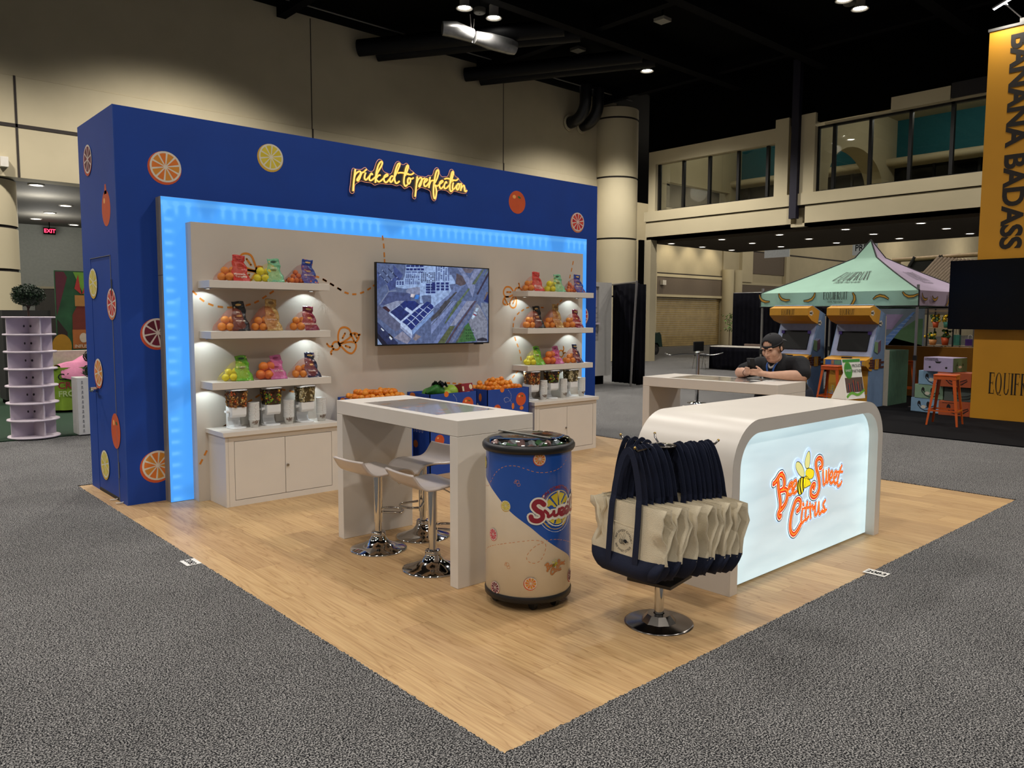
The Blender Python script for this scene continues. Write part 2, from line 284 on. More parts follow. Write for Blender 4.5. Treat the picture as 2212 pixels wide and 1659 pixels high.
LOGO=[(1.15,[(2.6205,.5769),(2.6502,.5907),(2.6913,.6226),(2.7201,.6263)]),(1.15,[(2.6678,.5957),(2.6872,.5176),(2.7104,.4383),(2.7057,.3973),(2.6894,.3697),(2.7053,.3479),(2.7179,.3553)]),(1.15,[(2.6984,.6254),(2.7358,.609),(2.7531,.5687),(2.7445,.5319),(2.7052,.5187)]),(1.15,[(2.7234,.5198),(2.775,.516),(2.7958,.4823),(2.7804,.4348),(2.7454,.406),(2.7062,.3896)]),(.7,[(2.8049,.5135),(2.8484,.536),(2.8549,.5505),(2.8286,.5504),(2.8042,.5232),(2.8003,.4931),(2.8225,.4744),(2.8559,.4809),(2.881,.5023)]),(.7,[(2.8691,.5098),(2.9033,.532),(2.9016,.5575),(2.8773,.555),(2.8578,.5308),(2.8586,.4959),(2.8827,.4768),(2.9165,.4854)]),(1.1,[(3.2236,.5993),(3.2482,.6042),(3.2544,.6318),(3.2355,.6603),(3.1975,.6689),(3.1664,.6467),(3.1736,.6057),(3.1975,.5624),(3.2177,.5153),(3.2257,.4657),(3.2001,.4209),(3.1558,.4095),(3.1136,.43),(3.1092,.4666),(3.1289,.4957),(3.1574,.4957),(3.1469,.4731)]),(.7,[(3.2687,.5773),(3.2752,.5277),(3.2876,.477),(3.316,.4935),(3.3169,.5669)]),(.7,[(3.3169,.5669),(3.3292,.4875),(3.3538,.5005),(3.3542,.5702)]),(.7,[(3.3753,.5016),(3.4127,.5213),(3.4041,.5513),(3.3789,.5423),(3.373,.4978),(3.3952,.4699),(3.4294,.4775)]),(.7,[(3.4383,.4971),(3.4769,.5188),(3.4678,.543),(3.4404,.5341),(3.4345,.4893),(3.4572,.459),(3.4963,.4681)]),(.7,[(3.5455,.5726),(3.5134,.5286),(3.4932,.4727),(3.5017,.4359),(3.5388,.4411),(3.5536,.458)]),(.6,[(3.4904,.5379),(3.5628,.5284)]),(1.1,[(2.9335,.3518),(2.9599,.3631),(2.9736,.3884),(2.9638,.4175),(2.9321,.4284),(2.9022,.4155),(2.8746,.3733),(2.8517,.3188),(2.8458,.2616),(2.8622,.2196),(2.9017,.2006),(2.9466,.2198),(2.9834,.2506)]),(.7,[(3.0013,.3524),(2.992,.2946),(2.9946,.2585),(3.0294,.2683)]),(.8,[(3.0051,.3873),(3.0112,.3784)]),(.7,[(3.0645,.3878),(3.0475,.3249),(3.0491,.2708),(3.088,.2861)]),(.6,[(3.0192,.3554),(3.0954,.3489)]),(.7,[(3.1018,.3719),(3.1094,.3225),(3.1187,.2748)]),(.7,[(3.1107,.3384),(3.1354,.3544),(3.15,.3238),(3.1608,.3422)]),(.7,[(3.1798,.3634),(3.1752,.3156),(3.1836,.2798),(3.2176,.3005),(3.227,.362)]),(.7,[(3.227,.362),(3.2322,.3062),(3.247,.2772),(3.2806,.2981)]),(.7,[(3.3164,.3601),(3.2902,.3376),(3.3068,.3103),(3.3239,.2868),(3.2857,.287)]),(.6,[(3.2857,.287),(3.3406,.2923)])]
WING=[[(3.0037,.5707),(2.9603,.5766),(2.9196,.6074),(2.8901,.646),(2.8933,.6765),(2.926,.6794),(2.9706,.6513),(3.0049,.6078)],[(3.0234,.625),(3.0076,.6584),(3.0182,.6963),(3.0435,.7286),(3.0656,.7308),(3.0793,.6969),(3.0772,.6498),(3.0634,.6199)]]
BODY=[(2.9609,.5687),(3.0163,.5591),(3.0263,.5302),(3.0172,.4921),(2.988,.4609),(2.9533,.4564),(2.9221,.4826),(2.9116,.523),(2.9273,.5519)]
THOR=[(3.0041,.5647),(3.0394,.5678),(3.0901,.5291),(3.1,.5039),(3.0527,.4948),(3.0172,.4921),(3.003,.5256)]
HEAD=[(3.0214,.5978),(3.0436,.6185),(3.0837,.6153),(3.1336,.5949),(3.1402,.5621),(3.1133,.5418),(3.0649,.5445),(3.0317,.5649)]
STR=[[(2.9348,.5548),(2.9261,.5132),(2.9372,.4647)],[(2.961,.5667),(2.9529,.5171),(2.9763,.4607)],[(2.9927,.5604),(2.992,.5154),(3.0027,.4745)]]
TV=[('5a6a94',[(0,0),(1,0),(1,1),(0,1)]),('49598a',[(.0,.902),(.079,.753),(-.004,.676)]),('41508a',[(.132,.991),(.215,.872),(.148,.697),(.095,.667),(.079,.746),(.145,.839)]),('4a5686',[(.095,.657),(.274,.643),(.285,.491),(.018,.485)]),('7f8aa8',[(.077,.735),(.084,.736),(.099,.66),(.092,.66)]),('7f8aa8',[(.092,.66),(.158,.673),(.158,.665),(.095,.65),(.027,.496),(.015,.496)]),('9db8e6',[(.238,1.003),(.5,1.003),(.499,.63),(.407,.623),(.357,.611),(.359,.525),(.384,.518),(.36,.725),(.229,.697),(.153,.715),(.157,.795),(.217,.806),(.235,.894)]),('9db8e6',[(.458,1.002),(.622,.997),(.625,.898),(.643,.9),(.677,.813),(.68,.784),(.622,.77),(.648,.675),(.624,.641),(.621,.615),(.482,.462),(.456,.461)]),('8a93b4',[(.238,.673),(.262,.706),(.335,.724),(.36,.721),(.36,.643),(.306,.623),(.243,.649)]),('3f7fd8',[(.323,.627),(.355,.621),(.344,.564),(.31,.577)]),('d0c8d0',[(.281,.636),(.318,.634),(.303,.587),(.276,.597)]),('6d7fae',[(.472,.462),(.616,.634),(.685,.784),(.779,.782),(.564,.463)]),('5a5058',[(.691,.925),(.752,.888),(.785,.812),(.771,.778),(.728,.757),(.683,.784)]),('7f8cb4',[(.699,.996),(.742,.996),(.812,.866),(.87,.764),(.847,.604),(.785,.79),(.744,.899)]),('6b6470',[(.744,.996),(.864,.997),(.826,.934),(.774,.938)]),('5d6a58',[(.942,.996),(.959,.997),(.87,.787),(.836,.785)]),('5d6a58',[(.99,.996),(1.019,1.002),(.965,.906),(.951,.89)]),('8690b6',[(.864,.997),(.936,.999),(.831,.792),(.804,.813)]),('5c6f58',[(.804,.731),(.82,.724),(.682,.466),(.658,.465)]),('37324a',[(1.019,.963),(1.019,.91),(.897,.644),(.883,.655)]),('1f2f6e',[(1.004,.675),(1.01,.54),(.965,.554),(.953,.562)]),('6d5f5c',[(.982,.693),(1.002,.682),(.965,.577),(.956,.585)]),('45464f',[(.68,.677),(.698,.674),(.564,.463),(.53,.463)]),('45464f',[(.582,.555),(.638,.557),(.529,.36),(.456,.285),(.456,.333),(.534,.449)]),('7c8cbc',[(.638,.557),(.695,.558),(.455,.114),(.456,.27),(.529,.36)]),('4a5568',[(.652,.557),(.66,.557),(.466,.244),(.455,.237)]),('56684e',[(.703,.559),(.744,.56),(.587,.258),(.576,.259)]),('7080b0',[(.747,.56),(.786,.561),(.512,-.003),(.47,-.002),(.587,.255)]),('9097b4',[(.788,.561),(.861,.563),(.681,.235),(.629,.228)]),('565f44',[(.629,.224),(.675,.224),(.581,-.002),(.515,-.003)]),('504456',[(.861,.563),(.884,.564),(.689,.178),(.613,-.003),(.586,-.002),(.689,.224)]),('6b7496',[(.89,.564),(.901,.564),(.694,.101),(.65,-.004),(.618,-.003)]),('84899c',[(.884,.533),(.918,.487),(.993,.292),(.987,-.016),(.889,-.013),(.802,.284),(.827,.33)]),('7d879f',[(.924,.541),(1.002,.528),(.996,.315),(.935,.456)]),('3d6a3c',[(.805,.269),(.878,.019),(.683,-.001),(.769,.223)]),('4f5a47',[(.757,.192),(.774,.192),(.705,.009),(.683,.01)]),('bcd4ee',[(.881,.471),(.904,.467),(.89,.416),(.87,.428)]),('bcd4ee',[(.864,.412),(.89,.389),(.884,.377),(.855,.396)]),('8a2f4a',[(.855,.389),(.881,.373),(.875,.358),(.85,.377)]),('bcd4ee',[(.847,.373),(.87,.358),(.844,.311),(.83,.331)]),('2b2c3c',[(.889,.046),(.947,.064),(.987,.043),(.99,.015),(.889,.019)]),('1c2f78',[(.194,.498),(.228,.545),(.312,.547),(.354,.501),(.291,.42),(.242,.47),(.218,.448)]),('20306f',[(.181,.49),(.218,.448),(.225,.426),(.269,.391),(.192,.293),(.104,.403)]),('b9cdf2',[(.095,.4),(.181,.497),(.191,.497),(.104,.403),(.192,.291),(.269,.391),(.225,.437),(.242,.468),(.291,.418),(.356,.501),(.384,.516),(.477,.478),(.477,.448),(.285,.169),(.29,.107),(.087,.343)]),('1c2f78',[(.356,.465),(.42,.543),(.453,.529),(.387,.436)]),('1b2e7a',[(.316,.42),(.351,.461),(.381,.432),(.346,.384)]),('1b2e7a',[(.281,.376),(.314,.417),(.346,.381),(.318,.34)]),('1b2e7a',[(.244,.329),(.279,.369),(.313,.333),(.283,.289)]),('1b2e7a',[(.204,.279),(.241,.325),(.276,.282),(.243,.239)]),('1b2e7a',[(.42,.481),(.451,.518),(.477,.489),(.477,.459),(.458,.437)]),('1b2e7a',[(.392,.432),(.417,.473),(.458,.433),(.427,.389)]),('1b2e7a',[(.356,.381),(.386,.425),(.422,.385),(.394,.337)]),('1b2e7a',[(.321,.337),(.353,.377),(.389,.329),(.358,.285)]),('1b2e7a',[(.288,.285),(.318,.329),(.355,.278),(.32,.227)]),('1b2e7a',[(.246,.231),(.278,.275),(.318,.223),(.285,.173)]),('7f9fd8',[(.287,.169),(.477,.433),(.477,.378),(.295,.118)]),('9aa7cc',[(.092,.343),(.102,.35),(.287,.111),(.287,.071),(.279,.075)]),('8f99b8',[(.055,.487),(.158,.543),(.225,.545),(.1,.403)]),('3a2030',[(.053,.47),(.072,.474),(.107,.425),(.092,.4),(.041,.455)]),('5f6585',[(-.005,.486),(.032,.469),(.19,.257),(.187,.185),(.148,.157),(-.006,.342)]),('27315a',[(-.009,.279),(.171,.013),(.161,-.008),(-.013,-.002)]),('10142e',[(-.012,.149),(.08,-.002),(.035,-.004),(-.013,.072)]),('8fa4cc',[(-.014,.079),(.036,-.0),(-.015,-.004)]),('d8e2ee',[(.032,.209),(.055,.173),(.046,.166),(.028,.194)]),('dfe8f0',[(.1,.105),(.121,.072),(.111,.054),(.093,.087)]),('1a1520',[(.091,.14),(.131,.086),(.121,.075),(.086,.13)]),('8b8ba2',[(.206,.163),(.279,.064),(.244,-.001),(.133,.082)]),('8a7f86',[(.32,.128),(.365,.091),(.319,.037),(.294,.063)]),('1c2c72',[(.242,.995),(.276,.997),(.275,.974),(.242,.971)]),('1c2c72',[(.28,.998),(.314,1.001),(.314,.977),(.28,.974)]),('1c2c72',[(.318,1.001),(.352,1.004),(.352,.98),(.318,.977)]),('1c2c72',[(.357,1.004),(.391,1.007),(.391,.983),(.357,.98)]),('1c2c72',[(.242,.954),(.268,.956),(.268,.929),(.242,.927)]),('1c2c72',[(.273,.957),(.299,.959),(.299,.932),(.273,.93)]),('1c2c72',[(.305,.959),(.331,.961),(.331,.934),(.305,.932)]),('1c2c72',[(.336,.962),(.363,.964),(.362,.936),(.336,.934)]),('1c2c72',[(.368,.964),(.395,.966),(.395,.939),(.368,.937)]),('1c2c72',[(.24,.912),(.284,.915),(.284,.904),(.239,.901)]),('1c2c72',[(.289,.916),(.335,.919),(.334,.908),(.289,.904)]),('1c2c72',[(.34,.919),(.385,.923),(.385,.911),(.34,.908)]),('1c2c72',[(.242,.888),(.252,.888),(.252,.878),(.242,.877)]),('1c2c72',[(.242,.873),(.252,.873),(.252,.863),(.242,.862)]),('1c2c72',[(.242,.858),(.252,.858),(.252,.848),(.242,.847)]),('1c2c72',[(.242,.843),(.252,.844),(.252,.833),(.241,.832)]),('1c2c72',[(.259,.889),(.269,.89),(.269,.879),(.259,.878)]),('1c2c72',[(.258,.874),(.269,.875),(.269,.864),(.258,.863)]),('1c2c72',[(.258,.859),(.269,.86),(.268,.849),(.258,.848)]),('1c2c72',[(.258,.844),(.268,.845),(.268,.834),(.258,.833)]),('1c2c72',[(.275,.89),(.286,.891),(.285,.88),(.275,.88)]),('1c2c72',[(.275,.875),(.285,.876),(.285,.865),(.275,.865)]),('1c2c72',[(.275,.86),(.285,.861),(.285,.85),(.275,.85)]),('1c2c72',[(.275,.845),(.285,.846),(.285,.835),(.275,.835)]),('1c2c72',[(.292,.891),(.303,.892),(.302,.881),(.292,.881)]),('1c2c72',[(.292,.861),(.302,.862),(.302,.851),(.292,.851)]),('1c2c72',[(.292,.846),(.302,.847),(.302,.836),(.292,.836)]),('1c2c72',[(.309,.892),(.32,.893),(.32,.882),(.309,.882)]),('1c2c72',[(.309,.877),(.319,.878),(.319,.867),(.309,.867)]),('1c2c72',[(.309,.862),(.319,.863),(.319,.852),(.309,.852)]),('1c2c72',[(.309,.847),(.319,.848),(.319,.837),(.309,.837)]),('1c2c72',[(.326,.863),(.336,.864),(.336,.853),(.326,.853)]),('1c2c72',[(.326,.848),(.336,.849),(.336,.838),(.326,.838)]),('1c2c72',[(.343,.865),(.354,.865),(.354,.855),(.343,.854)]),('1c2c72',[(.343,.85),(.354,.85),(.354,.84),(.343,.839)]),('1c2c72',[(.234,.821),(.244,.821),(.244,.809),(.234,.808)]),('1c2c72',[(.234,.803),(.243,.804),(.243,.791),(.234,.791)]),('1c2c72',[(.234,.786),(.243,.786),(.243,.774),(.234,.773)]),('1c2c72',[(.234,.768),(.243,.768),(.243,.756),(.234,.756)]),('1c2c72',[(.25,.822),(.259,.822),(.259,.81),(.25,.809)]),('1c2c72',[(.25,.804),(.259,.804),(.259,.792),(.25,.792)]),('1c2c72',[(.25,.786),(.259,.787),(.259,.775),(.25,.774)]),('1c2c72',[(.25,.769),(.259,.769),(.259,.757),(.249,.756)]),('1c2c72',[(.265,.823),(.275,.823),(.275,.811),(.265,.81)]),('1c2c72',[(.265,.805),(.275,.805),(.275,.793),(.265,.793)]),('1c2c72',[(.265,.787),(.275,.788),(.275,.776),(.265,.775)]),('1c2c72',[(.265,.77),(.275,.77),(.275,.758),(.265,.757)]),('1c2c72',[(.281,.823),(.291,.824),(.29,.812),(.281,.811)]),('1c2c72',[(.281,.788),(.29,.789),(.29,.776),(.281,.776)]),('1c2c72',[(.281,.771),(.29,.771),(.29,.759),(.281,.758)]),('1c2c72',[(.297,.824),(.306,.825),(.306,.813),(.297,.812)]),('1c2c72',[(.297,.807),(.306,.807),(.306,.795),(.297,.794)]),('1c2c72',[(.297,.789),(.306,.79),(.306,.777),(.297,.777)]),('1c2c72',[(.297,.771),(.306,.772),(.306,.76),(.296,.759)]),('1c2c72',[(.312,.79),(.322,.791),(.322,.778),(.312,.778)]),('1c2c72',[(.312,.772),(.322,.773),(.322,.76),(.312,.76)]),('1c2c72',[(.328,.791),(.338,.791),(.338,.779),(.328,.778)]),('1c2c72',[(.328,.773),(.338,.774),(.338,.761),(.328,.761)]),('1c2c72',[(.344,.827),(.354,.828),(.354,.816),(.344,.815)]),('1c2c72',[(.344,.792),(.354,.792),(.354,.78),(.344,.779)]),('1c2c72',[(.344,.774),(.354,.774),(.354,.762),(.344,.761)]),('20244f',[(.371,.911),(.38,.912),(.38,.899),(.371,.898)]),('20244f',[(.37,.892),(.38,.892),(.38,.88),(.37,.879)]),('20244f',[(.37,.872),(.38,.873),(.38,.86),(.37,.86)]),('20244f',[(.37,.853),(.38,.853),(.38,.841),(.37,.84)]),('20244f',[(.37,.833),(.38,.834),(.38,.822),(.37,.821)]),('20244f',[(.37,.814),(.38,.815),(.38,.802),(.37,.801)]),('20244f',[(.37,.795),(.38,.795),(.38,.783),(.37,.782)]),('20244f',[(.387,.912),(.396,.913),(.396,.9),(.387,.899)]),('20244f',[(.386,.893),(.396,.893),(.396,.881),(.386,.88)]),('20244f',[(.386,.873),(.396,.874),(.396,.861),(.386,.861)]),('20244f',[(.386,.854),(.396,.855),(.396,.842),(.386,.841)]),('20244f',[(.386,.835),(.396,.835),(.396,.823),(.386,.822)]),('20244f',[(.386,.815),(.396,.816),(.396,.803),(.386,.803)]),('20244f',[(.403,.913),(.412,.914),(.412,.901),(.403,.901)]),('20244f',[(.403,.894),(.412,.894),(.412,.882),(.402,.881)]),('20244f',[(.402,.874),(.412,.875),(.412,.862),(.402,.862)]),('20244f',[(.402,.855),(.412,.856),(.412,.843),(.402,.842)]),('20244f',[(.402,.836),(.412,.836),(.412,.823),(.402,.823)]),('20244f',[(.402,.816),(.412,.817),(.412,.804),(.402,.803)]),('20244f',[(.419,.895),(.428,.896),(.428,.883),(.419,.882)]),('20244f',[(.419,.875),(.428,.876),(.428,.863),(.418,.863)]),('20244f',[(.418,.817),(.428,.818),(.428,.805),(.418,.804)]),('20244f',[(.418,.798),(.428,.798),(.428,.785),(.418,.785)]),('20244f',[(.435,.915),(.445,.916),(.445,.903),(.435,.903)]),('20244f',[(.435,.877),(.444,.877),(.444,.864),(.435,.864)]),('20244f',[(.435,.857),(.444,.858),(.444,.845),(.435,.844)]),('20244f',[(.434,.818),(.444,.819),(.444,.806),(.434,.805)]),('20244f',[(.434,.798),(.444,.799),(.444,.786),(.434,.786)]),('20244f',[(.451,.917),(.461,.917),(.461,.905),(.451,.904)]),('20244f',[(.451,.897),(.461,.898),(.461,.885),(.451,.884)]),('20244f',[(.451,.858),(.461,.859),(.461,.846),(.451,.845)]),('20244f',[(.451,.838),(.46,.839),(.46,.826),(.451,.826)]),('20244f',[(.451,.799),(.46,.8),(.46,.787),(.451,.787)]),('20244f',[(.467,.918),(.477,.918),(.477,.906),(.467,.905)]),('20244f',[(.467,.898),(.477,.899),(.477,.886),(.467,.886)]),('20244f',[(.467,.879),(.477,.879),(.477,.867),(.467,.866)]),('20244f',[(.467,.859),(.477,.86),(.477,.847),(.467,.846)]),('20244f',[(.467,.82),(.477,.821),(.477,.808),(.467,.807)]),('20244f',[(.467,.8),(.477,.801),(.477,.788),(.467,.788)]),('20244f',[(.484,.919),(.494,.92),(.493,.907),(.484,.906)]),('20244f',[(.484,.899),(.493,.9),(.493,.887),(.484,.887)]),('20244f',[(.484,.88),(.493,.88),(.493,.868),(.483,.867)]),('20244f',[(.483,.86),(.493,.861),(.493,.848),(.483,.847)]),('20244f',[(.483,.841),(.493,.841),(.493,.828),(.483,.828)]),('20244f',[(.483,.821),(.493,.822),(.493,.809),(.483,.808)]),('20244f',[(.483,.801),(.493,.802),(.493,.789),(.483,.788)]),('1c2c72',[(.161,.785),(.175,.786),(.175,.768),(.16,.767)]),('1c2c72',[(.16,.762),(.175,.763),(.175,.745),(.16,.744)]),('1c2c72',[(.182,.786),(.197,.787),(.197,.769),(.182,.768)]),('1c2c72',[(.182,.763),(.197,.764),(.196,.746),(.182,.745)]),('1c2c72',[(.203,.787),(.218,.788),(.218,.77),(.203,.769)]),('1c2c72',[(.203,.765),(.218,.765),(.218,.747),(.203,.746)]),('1c2c72',[(.41,.77),(.449,.773),(.449,.747),(.41,.745)]),('1c2c72',[(.41,.738),(.449,.74),(.449,.714),(.409,.712)]),('1c2c72',[(.409,.706),(.449,.708),(.449,.682),(.409,.68)]),('1c2c72',[(.409,.673),(.449,.675),(.449,.649),(.409,.648)]),('1c2c72',[(.454,.773),(.494,.775),(.494,.749),(.454,.747)]),('1c2c72',[(.454,.74),(.494,.742),(.494,.716),(.454,.714)]),('1c2c72',[(.454,.708),(.494,.71),(.494,.684),(.454,.682)]),('1c2c72',[(.454,.675),(.494,.677),(.494,.651),(.454,.65)]),('1c2c72',[(.499,.995),(.511,.996),(.511,.985),(.499,.984)]),('1c2c72',[(.499,.976),(.511,.977),(.511,.966),(.499,.965)]),('1c2c72',[(.499,.958),(.511,.959),(.511,.948),(.499,.947)]),('1c2c72',[(.499,.939),(.511,.94),(.511,.929),(.499,.928)]),('1c2c72',[(.499,.921),(.511,.922),(.511,.911),(.499,.91)]),('1c2c72',[(.499,.903),(.511,.903),(.511,.892),(.498,.892)]),('1c2c72',[(.498,.884),(.511,.885),(.511,.874),(.498,.873)]),('1c2c72',[(.498,.866),(.511,.867),(.511,.855),(.498,.855)]),('1c2c72',[(.498,.847),(.511,.848),(.511,.837),(.498,.836)]),('1c2c72',[(.498,.829),(.511,.829),(.511,.819),(.498,.818)]),('1c2c72',[(.52,.996),(.533,.997),(.533,.986),(.52,.985)]),('1c2c72',[(.52,.978),(.533,.979),(.533,.968),(.52,.967)]),('1c2c72',[(.52,.959),(.533,.961),(.533,.949),(.52,.948)]),('1c2c72',[(.52,.922),(.533,.923),(.533,.912),(.52,.912)]),('1c2c72',[(.52,.904),(.533,.905),(.533,.894),(.52,.893)]),('1c2c72',[(.52,.886),(.533,.886),(.533,.875),(.52,.875)]),('1c2c72',[(.52,.867),(.533,.868),(.533,.857),(.52,.856)]),('1c2c72',[(.52,.849),(.533,.849),(.533,.838),(.52,.837)]),('1c2c72',[(.52,.83),(.533,.831),(.533,.82),(.52,.819)]),('1c2c72',[(.542,.998),(.555,.999),(.555,.988),(.542,.987)]),('1c2c72',[(.542,.961),(.555,.962),(.555,.951),(.542,.95)]),('1c2c72',[(.542,.943),(.555,.943),(.555,.932),(.542,.932)]),('1c2c72',[(.542,.887),(.555,.888),(.555,.877),(.542,.876)]),('1c2c72',[(.542,.868),(.554,.869),(.554,.858),(.542,.857)]),('1c2c72',[(.542,.85),(.554,.851),(.554,.84),(.542,.839)]),('1c2c72',[(.564,1.0),(.577,1.001),(.577,.99),(.564,.989)]),('1c2c72',[(.564,.981),(.577,.982),(.577,.971),(.564,.97)]),('1c2c72',[(.564,.944),(.577,.945),(.576,.934),(.564,.933)]),('1c2c72',[(.564,.926),(.576,.927),(.576,.915),(.564,.915)]),('1c2c72',[(.564,.907),(.576,.908),(.576,.897),(.564,.896)]),('1c2c72',[(.564,.888),(.576,.889),(.576,.878),(.563,.877)]),('1c2c72',[(.563,.87),(.576,.871),(.576,.86),(.563,.859)]),('1c2c72',[(.563,.851),(.576,.852),(.576,.841),(.563,.84)]),('1c2c72',[(.563,.833),(.576,.833),(.576,.822),(.563,.822)]),('1c2c72',[(.586,.983),(.599,.984),(.599,.973),(.586,.972)]),('1c2c72',[(.586,.964),(.599,.965),(.599,.954),(.586,.953)]),('1c2c72',[(.586,.946),(.599,.947),(.598,.936),(.585,.935)]),('1c2c72',[(.585,.927),(.598,.928),(.598,.917),(.585,.916)]),('1c2c72',[(.585,.909),(.598,.91),(.598,.898),(.585,.897)]),('1c2c72',[(.585,.871),(.598,.872),(.598,.861),(.585,.86)]),('1c2c72',[(.585,.853),(.598,.853),(.598,.842),(.585,.842)]),('1c2c72',[(.585,.834),(.598,.835),(.598,.824),(.585,.823)]),('1c2c72',[(.608,1.003),(.621,1.004),(.621,.993),(.608,.992)]),('1c2c72',[(.608,.985),(.621,.986),(.621,.974),(.608,.973)]),('1c2c72',[(.608,.966),(.621,.967),(.621,.956),(.608,.955)]),('1c2c72',[(.608,.947),(.621,.948),(.62,.937),(.608,.936)]),('1c2c72',[(.608,.929),(.62,.93),(.62,.918),(.607,.917)]),('1c2c72',[(.607,.91),(.62,.911),(.62,.9),(.607,.899)]),('1c2c72',[(.607,.891),(.62,.892),(.62,.881),(.607,.88)]),('1c2c72',[(.607,.873),(.62,.874),(.62,.862),(.607,.862)]),('1c2c72',[(.607,.854),(.62,.855),(.62,.844),(.607,.843)]),('1c2c72',[(.607,.835),(.62,.836),(.62,.825),(.607,.824)]),('1c2c72',[(.463,.79),(.492,.792),(.492,.764),(.463,.762)]),('1c2c72',[(.463,.753),(.492,.755),(.492,.726),(.462,.725)]),('1c2c72',[(.462,.716),(.492,.717),(.492,.689),(.462,.688)]),('1c2c72',[(.503,.793),(.533,.794),(.532,.766),(.503,.764)]),('1c2c72',[(.503,.755),(.532,.757),(.532,.728),(.503,.727)]),('1c2c72',[(.503,.718),(.532,.719),(.532,.691),(.503,.689)]),('1c2c72',[(.544,.795),(.574,.796),(.573,.768),(.544,.766)]),('1c2c72',[(.544,.757),(.573,.759),(.573,.73),(.543,.729)]),('1c2c72',[(.543,.72),(.573,.721),(.573,.693),(.543,.691)]),('1c2c72',[(.585,.797),(.615,.799),(.615,.77),(.585,.769)]),('1c2c72',[(.585,.759),(.615,.761),(.615,.732),(.585,.731)]),('1c2c72',[(.585,.721),(.615,.723),(.615,.694),(.584,.693)]),('9fb0d8',[(.041,.922),(.047,.921),(.045,.905),(.039,.907)]),('10163c',[(.049,.911),(.055,.91),(.053,.894),(.046,.895)]),('10163c',[(.056,.9),(.062,.899),(.06,.883),(.054,.884)]),('10163c',[(.064,.888),(.07,.887),(.068,.872),(.061,.873)]),('10163c',[(.071,.877),(.077,.876),(.075,.86),(.069,.862)]),('9fb0d8',[(.079,.866),(.085,.865),(.083,.849),(.076,.851)]),('10163c',[(.086,.855),(.092,.854),(.09,.838),(.084,.84)]),('10163c',[(.094,.844),(.1,.843),(.098,.827),(.091,.828)]),('10163c',[(.101,.832),(.107,.831),(.105,.815),(.099,.817)]),('10163c',[(.109,.821),(.115,.82),(.113,.804),(.106,.806)]),('9fb0d8',[(.116,.81),(.122,.809),(.12,.793),(.114,.794)]),('10163c',[(.007,.888),(.013,.887),(.011,.872),(.005,.873)]),('10163c',[(.014,.877),(.02,.877),(.018,.861),(.012,.862)]),('9fb0d8',[(.022,.866),(.028,.865),(.026,.85),(.019,.851)]),('10163c',[(.029,.855),(.035,.854),(.033,.838),(.027,.84)]),('10163c',[(.037,.844),(.043,.843),(.041,.827),(.034,.829)]),('10163c',[(.044,.833),(.05,.832),(.048,.816),(.042,.818)]),('10163c',[(.052,.822),(.057,.821),(.055,.805),(.049,.806)]),('9fb0d8',[(.059,.811),(.065,.809),(.063,.794),(.057,.795)]),('10163c',[(.066,.799),(.072,.798),(.07,.782),(.064,.784)]),('10163c',[(.074,.788),(.08,.787),(.078,.771),(.072,.773)]),('10163c',[(.081,.777),(.087,.776),(.086,.76),(.079,.761)]),('10163c',[(.092,.943),(.098,.942),(.096,.926),(.089,.927)]),('10163c',[(.099,.932),(.105,.931),(.103,.915),(.097,.916)]),('10163c',[(.107,.92),(.113,.92),(.111,.903),(.105,.905)]),('10163c',[(.115,.909),(.121,.908),(.119,.892),(.112,.894)]),('9fb0d8',[(.122,.898),(.128,.897),(.126,.881),(.12,.883)]),('10163c',[(.13,.887),(.136,.886),(.134,.87),(.127,.872)]),('10163c',[(.137,.876),(.143,.875),(.141,.858),(.135,.86)]),('10163c',[(.145,.864),(.151,.863),(.149,.847),(.143,.849)]),('10163c',[(.153,.853),(.159,.852),(.157,.836),(.15,.838)]),('9fb0d8',[(.16,.842),(.166,.841),(.164,.825),(.158,.826)]),('10163c',[(.168,.83),(.174,.829),(.172,.813),(.165,.815)]),('24422a',[(.777,.176),(.787,.176),(.787,.161),(.777,.161)]),('24422a',[(.777,.138),(.787,.138),(.787,.122),(.777,.123)]),('24422a',[(.777,.099),(.787,.099),(.787,.084),(.777,.084)]),('24422a',[(.777,.061),(.787,.06),(.787,.045),(.777,.045)]),('24422a',[(.798,.176),(.808,.176),(.808,.161),(.798,.161)]),('24422a',[(.798,.138),(.808,.137),(.808,.122),(.798,.122)]),('24422a',[(.798,.099),(.808,.099),(.808,.083),(.798,.083)]),('24422a',[(.798,.06),(.808,.06),(.808,.045),(.798,.045)]),('24422a',[(.819,.176),(.829,.176),(.829,.16),(.819,.16)]),('24422a',[(.819,.137),(.829,.137),(.829,.121),(.819,.122)]),('24422a',[(.819,.098),(.829,.098),(.829,.083),(.819,.083)]),('24422a',[(.819,.06),(.829,.059),(.829,.044),(.819,.044)]),('24422a',[(.84,.176),(.85,.175),(.85,.16),(.84,.16)]),('24422a',[(.84,.137),(.85,.137),(.85,.121),(.84,.121)]),('24422a',[(.84,.098),(.85,.098),(.85,.082),(.84,.082)]),('24422a',[(.84,.059),(.85,.059),(.85,.043),(.84,.043)])]
CBOUND=[(-.3403,.7558),(-.3403,.7231),(-.2816,.6937),(-.2182,.6539),(-.1711,.618),(-.0941,.5533),(.0065,.4822),(.087,.4132),(.1797,.3464),(.2814,.2847),(.3302,.2444)]
CSL=[('orange',.0609,.8502,.035),('lemon',-.1285,.5871,.031),('pink',-.2235,.4108,.036),('orange',.0144,.1648,.0365),('blood',-.205,.1131,.0365),('blood',.3166,.1559,.036),('lemon',-.3403,.7984,.035)]
